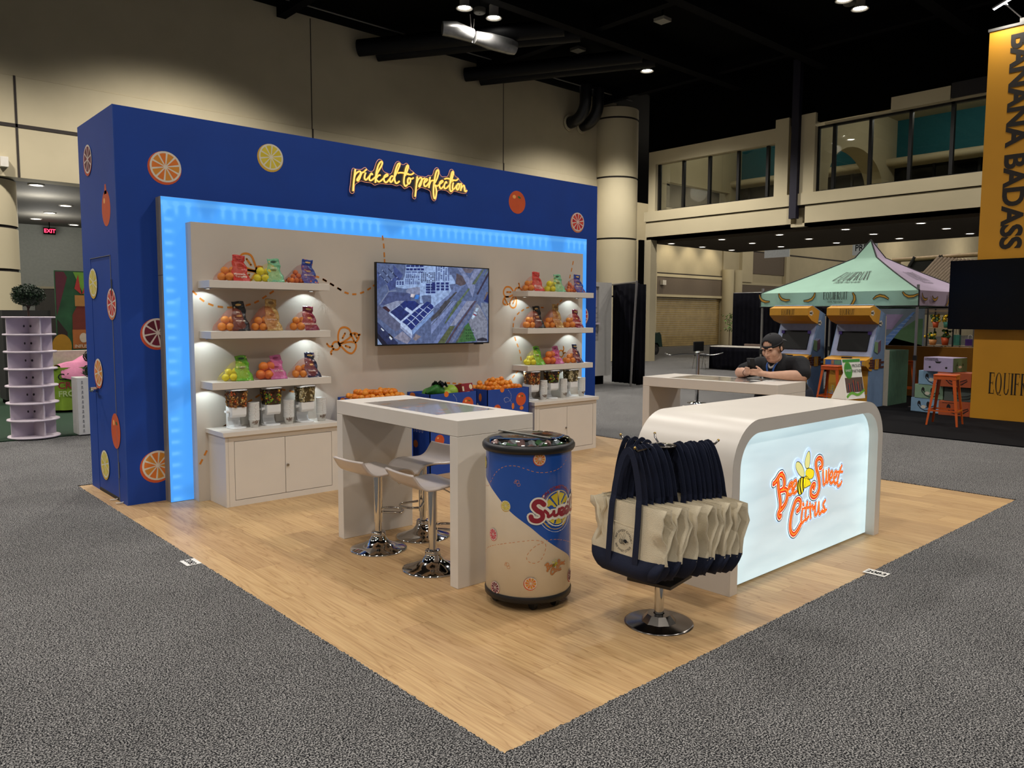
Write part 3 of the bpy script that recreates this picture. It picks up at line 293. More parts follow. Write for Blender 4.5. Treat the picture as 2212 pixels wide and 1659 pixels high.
CDASH=[[(-.3403,.6655),(-.2816,.674),(-.2404,.7119),(-.203,.7581),(-.1544,.7951),(-.1085,.8104),(-.0596,.811),(-.0131,.7976),(.0328,.7828),(.0801,.7769),(.1384,.7796),(.1887,.7919),(.2288,.8123),(.2593,.8456)],[(-.3403,.2781),(-.2994,.3135),(-.2182,.3496),(-.1308,.3774),(-.0596,.3942),(.0065,.405),(.0528,.4037),(.087,.3923)],[(.1012,.3989),(.1384,.4013),(.1981,.3898),(.2662,.3664),(.3216,.3445)],[(.087,.3903),(.0461,.3765),(.0065,.3415),(-.0079,.3088),(.0065,.2859),(.0362,.2788),(.0663,.2904),(.087,.3216),(.099,.3598),(.0955,.3863)]]
CBEE=[(-.065,.7191),(-.1217,.2554)]
CLOGO=(.1693,.2433)
CSLICE=(.1779,.5672)
CSWEET=[[(.0856,.6018),(.0663,.6176),(.0428,.6175),(.0295,.5963),(.0461,.5728),(.0732,.555),(.0773,.5285),(.0528,.5136),(.0229,.5199),(.0144,.5378)],[(.0905,.5667),(.1084,.5487),(.112,.532),(.1384,.5453),(.1463,.5606),(.1502,.5339),(.1753,.5401),(.1815,.5653)],[(.1842,.542),(.2181,.5493),(.216,.5647),(.1934,.5647),(.1869,.5448),(.2029,.529),(.2345,.5351)],[(.2345,.5396),(.2691,.549),(.2634,.5653),(.2403,.566),(.2322,.5466),(.2464,.5308),(.2782,.5373)],[(.3032,.6072),(.2917,.577),(.2899,.5479),(.3166,.5322),(.3403,.5366)],[(.2662,.5889),(.3403,.5791)],[(.3403,.6249),(.3403,.566)],[(.3367,.5439),(.3403,.5386)]]
# ================================================================ hall shell
M_beige = mat('hall_beige', 'b3a88c', .85, var=.04, scale=1.5)
M_beige2 = mat('hall_cream', 'bfb496', .8, var=.03, scale=1.2)
M_taupe = mat('hall_taupe', '6b6055', .85, var=.04)
M_groove = mat('reveal_dark', '2b2420', .8)
M_black = mat('flat_black', '040404', .95, var=.2, spec=.05)
M_blackm = mat('black_metal', '0c0c0d', .45, var=.2)
M_glass = bpy.data.materials.new('thin_glass'); M_glass.use_nodes = True
def thin_glass(m, tint=(.9, .93, .92), refl=.08, rough=.0):
    nt = m.node_tree; nt.nodes.clear()
    o = nt.nodes.new('ShaderNodeOutputMaterial'); mx = nt.nodes.new('ShaderNodeMixShader'); t = nt.nodes.new('ShaderNodeBsdfTransparent')
    g = nt.nodes.new('ShaderNodeBsdfGlossy'); fr = nt.nodes.new('ShaderNodeFresnel'); fr.inputs[0].default_value = 1.5
    t.inputs[0].default_value = tint+(1,); g.inputs['Roughness'].default_value = rough
    ad = nt.nodes.new('ShaderNodeMath'); ad.operation = 'ADD'; ad.inputs[1].default_value = refl
    nt.links.new(fr.outputs[0], ad.inputs[0]); nt.links.new(ad.outputs[0], mx.inputs[0])
    nt.links.new(t.outputs[0], mx.inputs[1]); nt.links.new(g.outputs[0], mx.inputs[2]); nt.links.new(mx.outputs[0], o.inputs[0])
thin_glass(M_glass)
M_lamp = mat('lamp_glow', 'fff6e6', .5, emit=(1, .95, .85), es=28)
M_lampw = mat('downlight_glow', 'fff6e6', .5, emit=(1, .93, .8), es=9)
M_ring = mat('lamp_trim', 'cfcac0', .5)
# carpet ------------------------------------------------------------
M_carpet = mat('grey_carpet', '55524f', 1., var=.1, spec=.1)
nt, b = NT(M_carpet)
tc = node(nt, 'ShaderNodeTexCoord')
n1 = node(nt, 'ShaderNodeTexNoise', Scale=150., Detail=2., Roughness=.7); nt.links.new(tc.outputs['Object'], n1.inputs['Vector'])
n2 = node(nt, 'ShaderNodeTexNoise', Scale=1.3, Detail=4.); nt.links.new(tc.outputs['Object'], n2.inputs['Vector'])
c1 = ramp(nt, n1.outputs[0], [(.41, '0c0d10'), (.5, '48484a'), (.59, 'a6a4a2')])
c2 = ramp(nt, n2.outputs[0], [(.3, 'e8e8e8'), (.7, 'ffffff')])
mx = node(nt, 'ShaderNodeMix', data_type='RGBA', blend_type='MULTIPLY'); mx.inputs[0].default_value = 1
nt.links.new(c1, mx.inputs[6]); nt.links.new(c2, mx.inputs[7]); nt.links.new(mx.outputs[2], b.inputs['Base Color'])
bp = node(nt, 'ShaderNodeBump', Strength=.8, Distance=.006); nt.links.new(n1.outputs[0], bp.inputs['Height']); nt.links.new(bp.outputs[0], b.inputs['Normal'])
LX = 6.096
mb = MB()
def rim(ax, s0, s1, edge, sgn):
    """ragged cut pile edge along one side of the wooden island"""
    N = int((s1-s0)/.009); top = []; out = []
    for i in range(N+1):
        s = s0+(s1-s0)*i/N; j = rnd.uniform(-.0015, .007)
        p = (s, edge+sgn*(.004-j)) if ax == 0 else (edge+sgn*(.004-j), s)
        q = (s, edge+sgn*.06) if ax == 0 else (edge+sgn*.06, s)
        top.append(p); out.append(q)
    n = N+1
    vs = [(p[0], p[1], 0) for p in top]+[(p[0], p[1], CZ+rnd.uniform(-.001, .003)) for p in top]+[(p[0], p[1], CZ) for p in out]
    mb.add(vs, [(i, i+1, n+i+1, n+i) for i in range(N)]+[(n+i, n+i+1, 2*n+i+1, 2*n+i) for i in range(N)])
E = .06
rim(0, -E, LX+E, 0, -1); rim(0, -E, LX+E, LX, 1); rim(1, -E, LX+E, 0, -1); rim(1, -E, LX+E, LX, 1)
X0, X1, Y0, Y1 = -14, 95, -14, 40
for a, b_, c, d in ((X0, X1, Y0, -E), (X0, X1, LX+E, Y1), (X0, -E, -E, LX+E), (LX+E, X1, -E, LX+E)):
    mb.add([(a, c, CZ), (b_, c, CZ), (b_, d, CZ), (a, d, CZ)], [(0, 1, 2, 3)])
for a, b_, c, d in ((X0, X1, Y0, Y1),):
    mb.add([(a, c, -.03), (b_, c, -.03), (b_, d, -.03), (a, d, -.03)], [(0, 1, 2, 3)])
struct('floor', mb, M_carpet, 'speckled charcoal grey carpet of the exhibition hall')
# wooden island -------------------------------------------------------
M_wood = mat('oak_vinyl', 'c69c62', .42, var=.1)
nt, b = NT(M_wood)
tc = node(nt, 'ShaderNodeTexCoord'); oi = node(nt, 'ShaderNodeObjectInfo')
cb = node(nt, 'ShaderNodeVectorMath', operation='ADD'); sc = node(nt, 'ShaderNodeVectorMath', operation='SCALE'); sc.inputs[3].default_value = 37.
cv = node(nt, 'ShaderNodeCombineXYZ'); nt.links.new(oi.outputs['Random'], cv.inputs[0]); nt.links.new(oi.outputs['Random'], cv.inputs[1])
nt.links.new(cv.outputs[0], sc.inputs[0]); nt.links.new(tc.outputs['Object'], cb.inputs[0]); nt.links.new(sc.outputs[0], cb.inputs[1])
mp = node(nt, 'ShaderNodeMapping'); mp.inputs['Scale'].default_value = (7, .55, 1); nt.links.new(cb.outputs[0], mp.inputs[0])
n1 = node(nt, 'ShaderNodeTexNoise', Scale=1.6, Detail=2., Distortion=.3); nt.links.new(mp.outputs[0], n1.inputs['Vector'])
mul = node(nt, 'ShaderNodeMath', operation='MULTIPLY'); mul.inputs[1].default_value = 9.
fr = node(nt, 'ShaderNodeMath', operation='FRACT'); nt.links.new(n1.outputs[0], mul.inputs[0]); nt.links.new(mul.outputs[0], fr.inputs[0])
gr = ramp(nt, fr.outputs[0], [(0, 'ab895e'), (.06, 'bd9c70'), (.5, 'c8a97d'), (.94, 'c2a176'), (1, 'ab895e')])
mp2 = node(nt, 'ShaderNodeMapping'); mp2.inputs['Scale'].default_value = (90, 2.5, 1); nt.links.new(cb.outputs[0], mp2.inputs[0])
n2 = node(nt, 'ShaderNodeTexNoise', Scale=1., Detail=3.); nt.links.new(mp2.outputs[0], n2.inputs['Vector'])
c2 = ramp(nt, n2.outputs[0], [(.35, 'd9d0c4'), (.6, 'ffffff')])
mx = node(nt, 'ShaderNodeMix', data_type='RGBA', blend_type='MULTIPLY'); mx.inputs[0].default_value = .6
nt.links.new(gr, mx.inputs[6]); nt.links.new(c2, mx.inputs[7])
c3 = ramp(nt, oi.outputs['Random'], [(0, 'e6e0da'), (1, 'fffdf6')])
mx2 = node(nt, 'ShaderNodeMix', data_type='RGBA', blend_type='MULTIPLY'); mx2.inputs[0].default_value = 1
nt.links.new(mx.outputs[2], mx2.inputs[6]); nt.links.new(c3, mx2.inputs[7]); nt.links.new(mx2.outputs[2], b.inputs['Base Color'])
M_under = mat('underlay', '8a6a40', .8)
island = thing('vinyl_floor', 'pale oak plank floor of the citrus booth laid over the grey carpet', None)
island['kind'] = 'structure'
MB().box(0, LX, 0, LX, -.02, -.0035).build('underlay', M_under, island)
PW, PL = LX/34, 1.22
me_full = None
for i in range(34):
    y = -((i*.61+rnd.choice((0, .2, .4))) % PL)
    while y < LX-1e-4:
        a, b_ = max(y, 0), min(y+PL, LX)
        if b_-a > .02:
            if b_-a > PL-1e-3 and me_full:
                o = bpy.data.objects.new('plank', me_full); COL.objects.link(o); o.parent = island
            else:
                g = .0004
                o = MB().box(-PW/2+g, PW/2-g, -(b_-a)/2+g, (b_-a)/2-g, -.0035, 0).build('plank', M_wood, island)
                if b_-a > PL-1e-3: me_full = o.data
            o.location = ((i+.5)*PW, (a+b_)/2, 0)
        y += PL
# back wall -----------------------------------------------------------
YW = 17.
mb = MB()
mb.box(-14, 7, YW, YW+.5, 4.45, 6.49); mb.box(7, 19.6, YW, YW+.5, 0, 6.49); mb.box(-14, 20.5, YW+.03, YW+.5, 6.5, 9.35)
wb = struct('wall_back', mb, M_beige, 'tall beige hall wall behind the blue booth')
mb = MB()
for z in (5.5,): mb.box(-14, 19.6, YW-.012, YW+.01, z-.035, z+.035)
for x in (1.62, 8.32, 15.0): mb.box(x-.02, x+.02, YW-.012, YW+.01, 4.45, 6.5)
for z in (4.41, 3.45): mb.box(15, 19.6, YW-.012, YW+.01, z-.03, z+.03)
mb.box(8.31, 8.325, YW+.015, YW+.03, 6.5, 9.3); mb.box(15.0, 15.012, YW+.015, YW+.03, 6.5, 9.3)
struct('reveal', mb, M_groove, None, wb)
struct('trim_1', MB().box(15, 19.55, YW-.03, YW, 2.3, 3.35), M_taupe, 'taupe wall band behind the white kiosk')
t = thing('wall_sconce', 'small white wall sconce on the taupe band above the white kiosk', 'lamp', (18.2, YW-.03, 3.05))
MB().box(18.12, 18.28, YW-.12, YW-.03, 2.98, 3.14).build('lamp_box', M_ring, t); MB().box(18.17, 18.23, YW-.09, YW-.04, 2.86, 2.98).build('bracket', M_blackm, t)
# round columns
def column(x, y, r, z1, bands, name, label):
    mb = MB(); zs = [0]+bands+[z1]
    for a, b_ in zip(zs[:-1], zs[1:]):
        mb.lathe([(r, a+.03), (r, b_-.03)], (x, y, 0), 40)
    mb.lathe([(r-.03, 0), (r-.03, z1)], (x, y, 0), 40, 1)
    o = struct(name, mb, [M_beige2, M_groove], label)
    return o
column(20.25, 16.85, .82, 9.0, [2.35, 4.4, 6.55, 8.6], 'column_corner', 'round beige column at the corner of the hall')
column(1.02, 17.72, .66, 4.45, [1.1, 2.55, 3.45], 'column_opening', 'round beige column under the hall wall')
struct('trim_2', MB().box(21.0, 21.35, 15.75, 16.05, 0, 4.4).box(20.75, 20.95, 16.0, 16.12, 0, 4.4, 1), [M_beige, M_black], 'beige pilaster and dark pipe beside the round column')
# rooms beyond the opening at the rear
mb = MB().box(-14, 15, YW+.5, 27, 4.45, 4.6); struct('ceiling_rear', mb, mat('rear_ceiling', '6d6a62', .9), 'low grey ceiling of the rear concourse')
mb = MB().box(-14, 15, 26.5, 26.7, 0, 4.45); mb.box(3.6, 15, 26.42, 26.5, 0, 2.45, 1); mb.box(3.6, 15, 26.38, 26.5, 2.45, 2.52, 2)
struct('wall_rear', mb, [mat('rear_wall', 'a9aba2', .85), mat('rear_band', '5a5650', .85), M_beige2], 'grey green wall at the end of the rear concourse')
t = thing('exit_sign', 'small black sign with red glowing EXIT letters on the rear concourse ceiling', 'sign', (3.88, 25.4, 4.18))
MB().box(3.72, 4.04, 25.4, 25.46, 4.08, 4.28).build('sign_box', M_black, t)
MB().text('EXIT', .16, lambda u, v: V((3.88+u*.95, 25.395, 4.13+v)), bold=.02).build('lettering', mat('exit_red', 'ff2020', emit=(1, .02, .06), es=6), t, 'red glowing EXIT letters')
MB().box(3.87, 3.89, 25.42, 25.44, 4.28, 4.45).build('bracket', M_black, t)
def downlight(name, x, y, z, r, label, group, m=M_lampw):
    t = thing(name, label, 'ceiling light', (x, y, z), group)
    MB().lathe([(r*1.25, 0), (r*1.25, -.02), (r, -.02)], (x, y, z), 16).build('trim_ring', M_ring, t)
    MB().disc(x, y, r, r, FZ(z-.012), n=16).build('lens', m, t)
    return t
dl = None
RW = [(2.07, 17.75), (3.35, 20.96), (3.37, 22.84), (3.39, 24.7), (4.6, 25.6)]
for k, (x, y) in enumerate(RW):
    if dl is None: dl = downlight('downlight', x, y, 4.45, .13, '', 'downlights in the rear concourse ceiling')
    o = dl if k == 0 else dup(dl, (x, y, 4.45))
    o['label'] = ['round downlight in the rear ceiling nearest the hall opening', 'round downlight in the rear ceiling, second row, alone', 'round downlight in the rear ceiling beyond the second one, above the exit sign', 'round downlight in the rear ceiling closest to the column', 'round downlight in the rear ceiling next to the blue wall, furthest in'][k]
for x, y in ((2.5, 19.5), (3.4, 23.5), (9, 20), (-3, 20)): lamp('rear_lamp', 'POINT', (x, y, 3.9), 60, (1, .97, .9), .2)
# conduits and elbow pipes on the wall
t = thing('wall_conduit', 'pale electrical conduits running down the beige wall beside the column opening', 'pipe', (1.2, YW-.05, 5))
MB().cyl((1.1, YW-.05, 5.0), (1.1, YW-.05, 9.3), .035).cyl((1.25, YW-.05, 5.6), (1.25, YW-.05, 9.3), .03).build('pipe', M_beige2, t)
MB().box(1.28, 1.42, YW-.16, YW, 4.62, 4.82).build('junction_box', M_ring, t)
for k, x in enumerate((18.0, 18.62)):
    t = thing('duct_elbow', ['black round duct elbow entering the beige wall, farther from the corner column', 'black round duct elbow entering the beige wall, nearer the corner column'][k], 'duct', (x, YW, 8.2), 'duct elbows on the hall wall')
    p = [(x, 16.25, 9.35), (x, 16.25, 8.9)]+[(x, 16.25+.6*(1-cos(a)), 8.85-.6*sin(a)) for a in [i*pi/16 for i in range(1, 9)]]+[(x, YW, 8.25)]
    MB().tube(p, .2, 16).build('pipe', mat('duct_black', '0e0e12', .4), t)
    MB().cyl((x, YW-.04, 8.25), (x, YW, 8.25), .27, n=20).build('wall_flange', M_beige2, t)
# ceiling ---------------------------------------------------------------
struct('ceiling', MB().box(-14, 21.3, -14, YW+.5, 9.5, 9.6).box(21.3, 60, -14, 40, 9.5, 9.6), M_black, 'black exhibition hall ceiling')
mb = MB()
for y in (12.3, 9.4, 5.5): mb.box(-14, 21, y-.15, y+.15, 8.95, 9.5)
for x in (7.5, 14.0, 19.5): mb.box(x-.12, x+.12, -5, 17, 9.1, 9.5)
struct('beam', mb, mat('beam_black', '050507', .9, spec=.1), 'black steel ceiling beams')
def hall_fixture(x, y):
    t = thing('high_bay_light', '', 'ceiling light', (x, y, 9.2), 'high bay lights')
    MB().lathe([(.12, .3), (.12, .06), (.2, .0), (.21, -.02), (.19, -.02), (.13, .03)], (x, y, 9.2), 24).build('housing', M_ring, t)
    MB().disc(x, y, .15, .15, FZ(9.215), n=24).build('lens', M_lamp, t)
    return t
f0 = hall_fixture(10.66, 13.56)
FL = [(10.66, 13.56, 'bright round high bay light above the silver duct, farther from the corner column'), (11.61, 13.55, 'bright round high bay light above the silver duct, nearer the corner column'),
      (16.95, 13.58, 'bright round high bay light of the far pair, on the duct elbow side'), (17.9, 13.6, 'bright round high bay light of the far pair, on the window side'),
      (17.05, 7.02, 'bright round high bay light cut by the top of the frame'), (17.85, 7.0, 'bright round high bay light high above the tent, near the yellow tower')]
for k, (x, y, l) in enumerate(FL):
    o = f0 if k == 0 else dup(f0, (x, y, 9.2)); o['label'] = l
for k, (x, y) in enumerate(((11.13, 13.54), (17.44, 13.6), (17.4, 7.05))):
    t = thing('ceiling_speaker', ['dark round speaker grille between the two lights above the silver duct', 'dark round speaker grille between the two lights of the far pair', 'dark round speaker grille beside the high light over the tent'][k], 'speaker', (x, y, 9.2), 'ceiling speakers')
    MB().lathe([(.02, -.02), (.13, -.02), (.15, 0), (.15, .1)], (x, y, 9.2), 20).build('grille', mat('grille', '55534c', .7), t)
    MB().cyl((x, y, 9.3), (x, y, 9.5), .02).build('bracket', M_blackm, t)
M_duct = mat('duct_silver', '8d8d8d', .35, .8, var=.2, scale=6, bump=.3, bscale=4)
t = thing('insulated_duct', 'crumpled silver insulated duct hanging under the paired high bay lights', 'duct', (11.2, 13.9, 8.75))
MB().tube([(10.5, 14.25, 8.85), (10.8, 14.1, 8.85), (11.25, 13.98, 8.78)], [.17, .2, .17], 16).build('duct_section', M_duct, t)
MB().tube([(11.32, 13.95, 8.75), (11.7, 13.85, 8.72), (12.3, 13.7, 8.68), (12.45, 13.66, 8.66)], [.15, .2, .2, .17], 16).build('duct_section', M_duct, t)
MB().tube([(11.2, 14.0, 9.3), (11.25, 13.97, 8.6), (11.3, 13.96, 9.2)], .012, 6).build('strap', M_ring, t)
t = thing('ceiling_duct', 'long black air duct pair running under the ceiling towards the wall', 'duct', (9.5, 15.5, 8.9), 'black ceiling ducts')
MB().tube([(9.7, 16.95, 8.85), (11.6, 14.6, 9.0), (13.2, 12.6, 9.1)], .22, 14).build('pipe', mat('duct_black2', '060609', .6, spec=.2), t)
MB().tube([(10.3, 16.95, 8.85), (12.2, 14.6, 9.0), (13.8, 12.6, 9.1)], .22, 14).build('pipe', MATS['duct_black2'], t)
t = thing('ceiling_duct', 'second black air duct pair under the ceiling nearer the duct elbows', 'duct', (13.5, 15.5, 8.9), 'black ceiling ducts')
MB().tube([(13.4, 16.95, 8.9), (15.0, 14.6, 9.0), (16.4, 12.6, 9.1)], .2, 14).build('pipe', MATS['duct_black2'], t)
MB().tube([(14.0, 16.95, 8.9), (15.6, 14.6, 9.0), (17.0, 12.6, 9.1)], .2, 14).build('pipe', MATS['duct_black2'], t)
t = thing('wall_pipe', 'thin grey pipe along the top of the beige hall wall', 'pipe', (12, 16.3, 9.25))
MB().cyl((4, 16.3, 9.3), (20.5, 16.3, 9.3), .018).build('pipe', mat('pipe_grey', '6a6862', .5), t)
for k, (x, y) in enumerate(((14.81, 10.68), (14.84, 13.65))):
    t = thing('floodlight', ['square grey ceiling box lamp, unlit, at the top of the frame', 'square dark ceiling box lamp between the two duct pairs'][k], 'lamp', (x, y, 9.1), 'square ceiling boxes')
    MB().box(x-.16, x+.16, y-.16, y+.16, 9.12, 9.2).build('housing', mat('box_grey%d' % k, ['8a877e', '3c3b38'][k], .6), t); MB().cyl((x, y, 9.2), (x, y, 9.5), .03).build('bracket', M_blackm, t)
# bridge with windows ---------------------------------------------------
XB = 21.
mb = MB(); mb.box(XB, 27, 4, 15.95, 4.4, 4.5)
mb.box(XB-.02, 27.5, -14, 4, 4.4, 4.5)
mb.box(XB, XB+.4, -14, 9.9, 4.4, 5.02); mb.box(XB, XB+.4, 10.35, 16.0, 4.4, 5.02); mb.box(XB+.25, XB+.4, 9.9, 10.35, 4.4, 5.02)
mb.box(XB-.05, XB+.4, -14, 16.05, 5.05, 5.4); mb.box(XB+.03, XB+.4, -14, 16.0, 5.0, 5.06, 1)
wr = struct('wall_right', mb, [M_beige2, M_groove], 'beige concourse bridge crossing the hall under the windows')
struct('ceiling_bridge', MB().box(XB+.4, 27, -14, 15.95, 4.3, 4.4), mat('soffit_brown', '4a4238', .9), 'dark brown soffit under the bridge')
mb = MB()
mb.box(XB, XB+.3, 10.95, 15.9, 7.05, 7.5); mb.box(XB, XB+.3, 15.6, 15.9, 5.4, 7.05)
mb.box(XB-.02, XB+.35, 10.5, 10.95, 5.4, 7.75); mb.box(XB-.02, XB+.35, 9.65, 10.1, 5.4, 7.75)
mb.box(XB+.05, XB+.3, 3.5, 9.4, 7.36, 7.42)
mb.box(XB+.1, XB+.3, -14, 16, 7.5, 9.5, 1)
struct('trim_3', mb, [M_beige2, M_black], 'beige window surround of the bridge with black bulkhead above')
struct('beam_pole', MB().box(XB-.15, XB+.05, 10.12, 10.35, 4.65, 9.4), mat('pole_indigo', '141226', .6), 'dark indigo steel post in front of the bridge')
t = thing('rolled_screen', 'pale rectangular board hung above the second bridge window', 'board', (XB, 7, 7.6)); MB().box(XB-.1, XB, 5.9, 7.42, 7.36, 7.72).build('panel', M_beige2, t)
t = thing('rolled_screen', 'dark grey rolled cloth above the bridge window beside the yellow tower', 'board', (XB, 5, 7.6)); MB().box(XB-.1, XB, 3.5, 5.88, 7.4, 7.78).build('panel', mat('cloth_grey', '2c2a2c', .9), t)
def bridge_window(n, ys, z0, z1, label):
    w = thing('window_%d' % n, label, None, (XB+.2, (ys[0]+ys[-1])/2, z0)); w['kind'] = 'structure'
    for y in ys: MB().box(XB+.15, XB+.27, y-.045, y+.045, z0, z1).build('mullion', M_blackm, w)
    MB().box(XB+.15, XB+.27, ys[-1], ys[0], z1-.06, z1).box(XB+.15, XB+.27, ys[-1], ys[0], z0, z0+.05).build('window_frame', M_blackm, w)
    for a, b_ in zip(ys[:-1], ys[1:]): MB().box(XB+.2, XB+.21, b_+.045, a-.045, z0+.05, z1-.06).build('pane', M_glass, w)
bridge_window(1, [15.56, 14.52, 13.46, 12.36, 11.3, 10.93], 5.4, 7.12, 'first dark framed window band of the bridge beside the corner column')
bridge_window(2, [9.65, 9.14, 8.07, 6.97, 5.9, 4.8, 3.7], 5.4, 7.36, 'second dark framed window band of the bridge behind the yellow tower')
# corridor behind the windows
M_teal = mat('teal_wall', '1f6470', .8)
mb = MB(); mb.box(27, 27.2, 3, 16, 5.4, 8.6); struct('wall_corridor', mb, M_teal, 'teal wall inside the bridge corridor')
struct('trim_4', MB().box(26.3, 27, 3, 16, 6.85, 7.1, 0).cyl((26.3, 3, 6.975), (26.3, 16, 6.975), .125, n=14, mi=0), M_beige2, 'cream rounded bulkhead in the corridor')
struct('ceiling_corridor', MB().box(XB+.3, 27.2, 3, 16, 8.5, 8.6).box(XB+.4, 27.2, 3, 16, 5.3, 5.4), M_beige, 'corridor ceiling and floor')
struct('trim_5', MB().box(26.9, 27, 3, 16, 5.4, 6.85), mat('dark_glass', '0b0e10', .12), 'dark glazing below the bulkhead in the corridor')
mb = MB()
for y in (4.2, 5.6, 7.0, 8.4, 11.2, 12.6, 14, 15.4): mb.box(26.85, 26.9, y-.04, y+.04, 5.4, 6.85)
struct('mullion', mb, M_blackm, 'slim dark posts in the corridor glazing')
mb = MB(); mb.box(XB+.4, 27, 15.85, 16.1, 6.6, 8.5); mb.box(26.2, 27, 15.85, 16.1, 5.4, 6.6); mb.box(XB+.4, 22, 15.85, 16.1, 5.4, 6.6)
po = [(XB+.4, 5.4), (22.0, 5.4)]+[(24.0-2*cos(a), 5.9+1.25*sin(a)) for a in [i*pi/16 for i in range(17)]]+[(26, 5.4), (27, 5.4), (27, 8.5), (XB+.4, 8.5)]
mb.prism(po, lambda u, v: (u, 9.7, v), lambda u, v: (u, 10.3, v))
struct('wall_portal', mb, M_beige2, 'cream arched portal inside the corridor')
for y in (13.2, 6.5): lamp('corridor_lamp', 'POINT', (23.5, y, 8.2), 90, (1, .93, .8), .3)
for k, (x, y) in enumerate(((24.5, 8.6), (25.2, 8.0), (24.3, 6.2), (25.0, 5.6))):
    downlight('corridor_light', x, y, 8.5, .14, ['corridor ceiling light behind the second bridge window, inside the arch', 'corridor ceiling light behind the second bridge window, beside the arch', 'corridor ceiling light behind the second window, nearer the glass', 'corridor ceiling light behind the second window, nearest the yellow tower'][k], 'corridor lights')
# downlights under the bridge
ds = None
for j, x in enumerate((21.75, 23.7, 25.72)):
    for i, y in enumerate((15.4, 13.28, 11.13, 8.96, 6.8, 4.65)):
        if i == 5 and j == 0: continue
        if ds is None: ds = downlight('downlight', x, y, 4.3, .12, '', 'downlights under the bridge'); o = ds
        else: o = dup(ds, (x, y, 4.3))
        o['label'] = 'downlight under the bridge, %s row from the front, %s from the corner column' % (['first', 'second', 'third'][j], ['first', 'second', 'third', 'fourth', 'fifth', 'sixth'][i])
for y in (15.4, 13.3, 11.1, 8.9, 6.8): lamp('bridge_lamp', 'SPOT', (24.5, y, 4.2), 120, (1, .88, .68), .15, (24.5, y, 0), 120, .6)
# far walls beyond the bridge
mb = MB(); mb.box(27, 31.3, 23.9, 24.3, 0, 7.5); mb.box(31.3, 38.3, 24.0, 24.3, 2.85, 7.5); mb.box(38.3, 95, 23.9, 24.3, 0, 9.5); mb.box(20.9, 27, 23.9, 24.3, 0, 4.4)
struct('wall_far', mb, M_beige, 'beige far wall beyond the bridge')
mb = MB(); mb.box(31.3, 38.3, 23.93, 24.0, 2.85, 3.8); mb.box(38.8, 95, 23.82, 23.9, 2.0, 3.6); mb.box(41.2, 45.2, 23.84, 23.9, 4.3, 5.6)
struct('trim_6', mb, M_taupe, 'taupe bands on the far wall')
mb = MB(); mb.box(31.3, 38.3, 23.9, 23.94, 3.8, 3.95); mb.box(31.3, 38.3, 23.88, 23.96, 2.72, 2.85); mb.box(38.8, 95, 23.8, 23.9, 3.6, 3.75); mb.box(45.2, 45.6, 23.7, 23.9, 3.75, 9); mb.box(40, 41.2, 23.7, 23.9, 3.75, 9)
struct('trim_7', mb, M_beige2, 'cream ledges on the far wall')
struct('reveal', MB().box(38.8, 95, 23.86, 23.9, 5.6, 5.68).box(31.3, 38.3, 23.92, 23.95, 3.95, 4.02), M_groove, 'dark reveal lines on the far wall')
sh = thing('door_1', 'wide tan roller shutter door under the bridge', None, (34.8, 24.15, 0)); sh['kind'] = 'structure'
m_sh = mat('shutter_tan', 'a18c60', .6, var=.15, scale=3)
for k in range(23): MB().box(31.3, 38.3, 24.1, 24.16+.02*(k % 2), .02+k*.12, .13+k*.12).build('slat', m_sh, sh)
mb = MB()
for x in (31.2, 38.5, 39.4): mb.lathe([(.35, 0), (.35, 4.4)], (x, 23.7, 0), 20)
struct('column_far', mb, M_beige2, 'slim pilasters beside the roller shutter')
for x, y in ((33, 22.7), (35, 22.7), (37, 22.7)): lamp('wall_washer', 'SPOT', (x, y, 6.2), 130, (1, .86, .62), .1, (x, 24.0, 4.0), 80, .8)
for x, y in ((30, 20), (38, 18), (34, 12), (42, 10), (50, 18), (62, 20), (76, 20)): lamp('far_lamp', 'POINT', (x, y, 7.5), 450, (1, .9, .74), .4)
s = thing('wall_notice', 'small white wall lamp on the taupe band above the shutter', 'lamp', (32.5, 23.9, 3.5)); MB().box(32.35, 32.65, 23.75, 23.93, 3.35, 3.6).build('lamp_box', M_ring, s)
for (y0, y1, z0, z1, txt, l) in ((15.25, 16.45, 4.25, 4.6, '', 'blank white banner hanging behind the bridge soffit'), (11.5, 12.5, 4.15, 4.6, 'PREP', 'white hanging sign reading PREP behind the tent peak')):
    t = thing('hanging_sign', l, 'sign', (30, (y0+y1)/2, z1), 'hanging aisle signs')
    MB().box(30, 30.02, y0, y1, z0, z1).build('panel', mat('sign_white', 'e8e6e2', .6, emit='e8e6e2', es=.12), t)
    MB().cyl((30.01, y0+.1, z1), (30.01, y0+.1, 9.5), .01, n=6).cyl((30.01, y1-.1, z1), (30.01, y1-.1, 9.5), .01, n=6).build('wire', M_blackm, t)
    if txt: MB().text(txt, .36, lambda u, v: V((29.99, y1-.1-u, z0+.17+v)), bold=.01, align='LEFT', sx=.85).build('lettering', M_black, t)
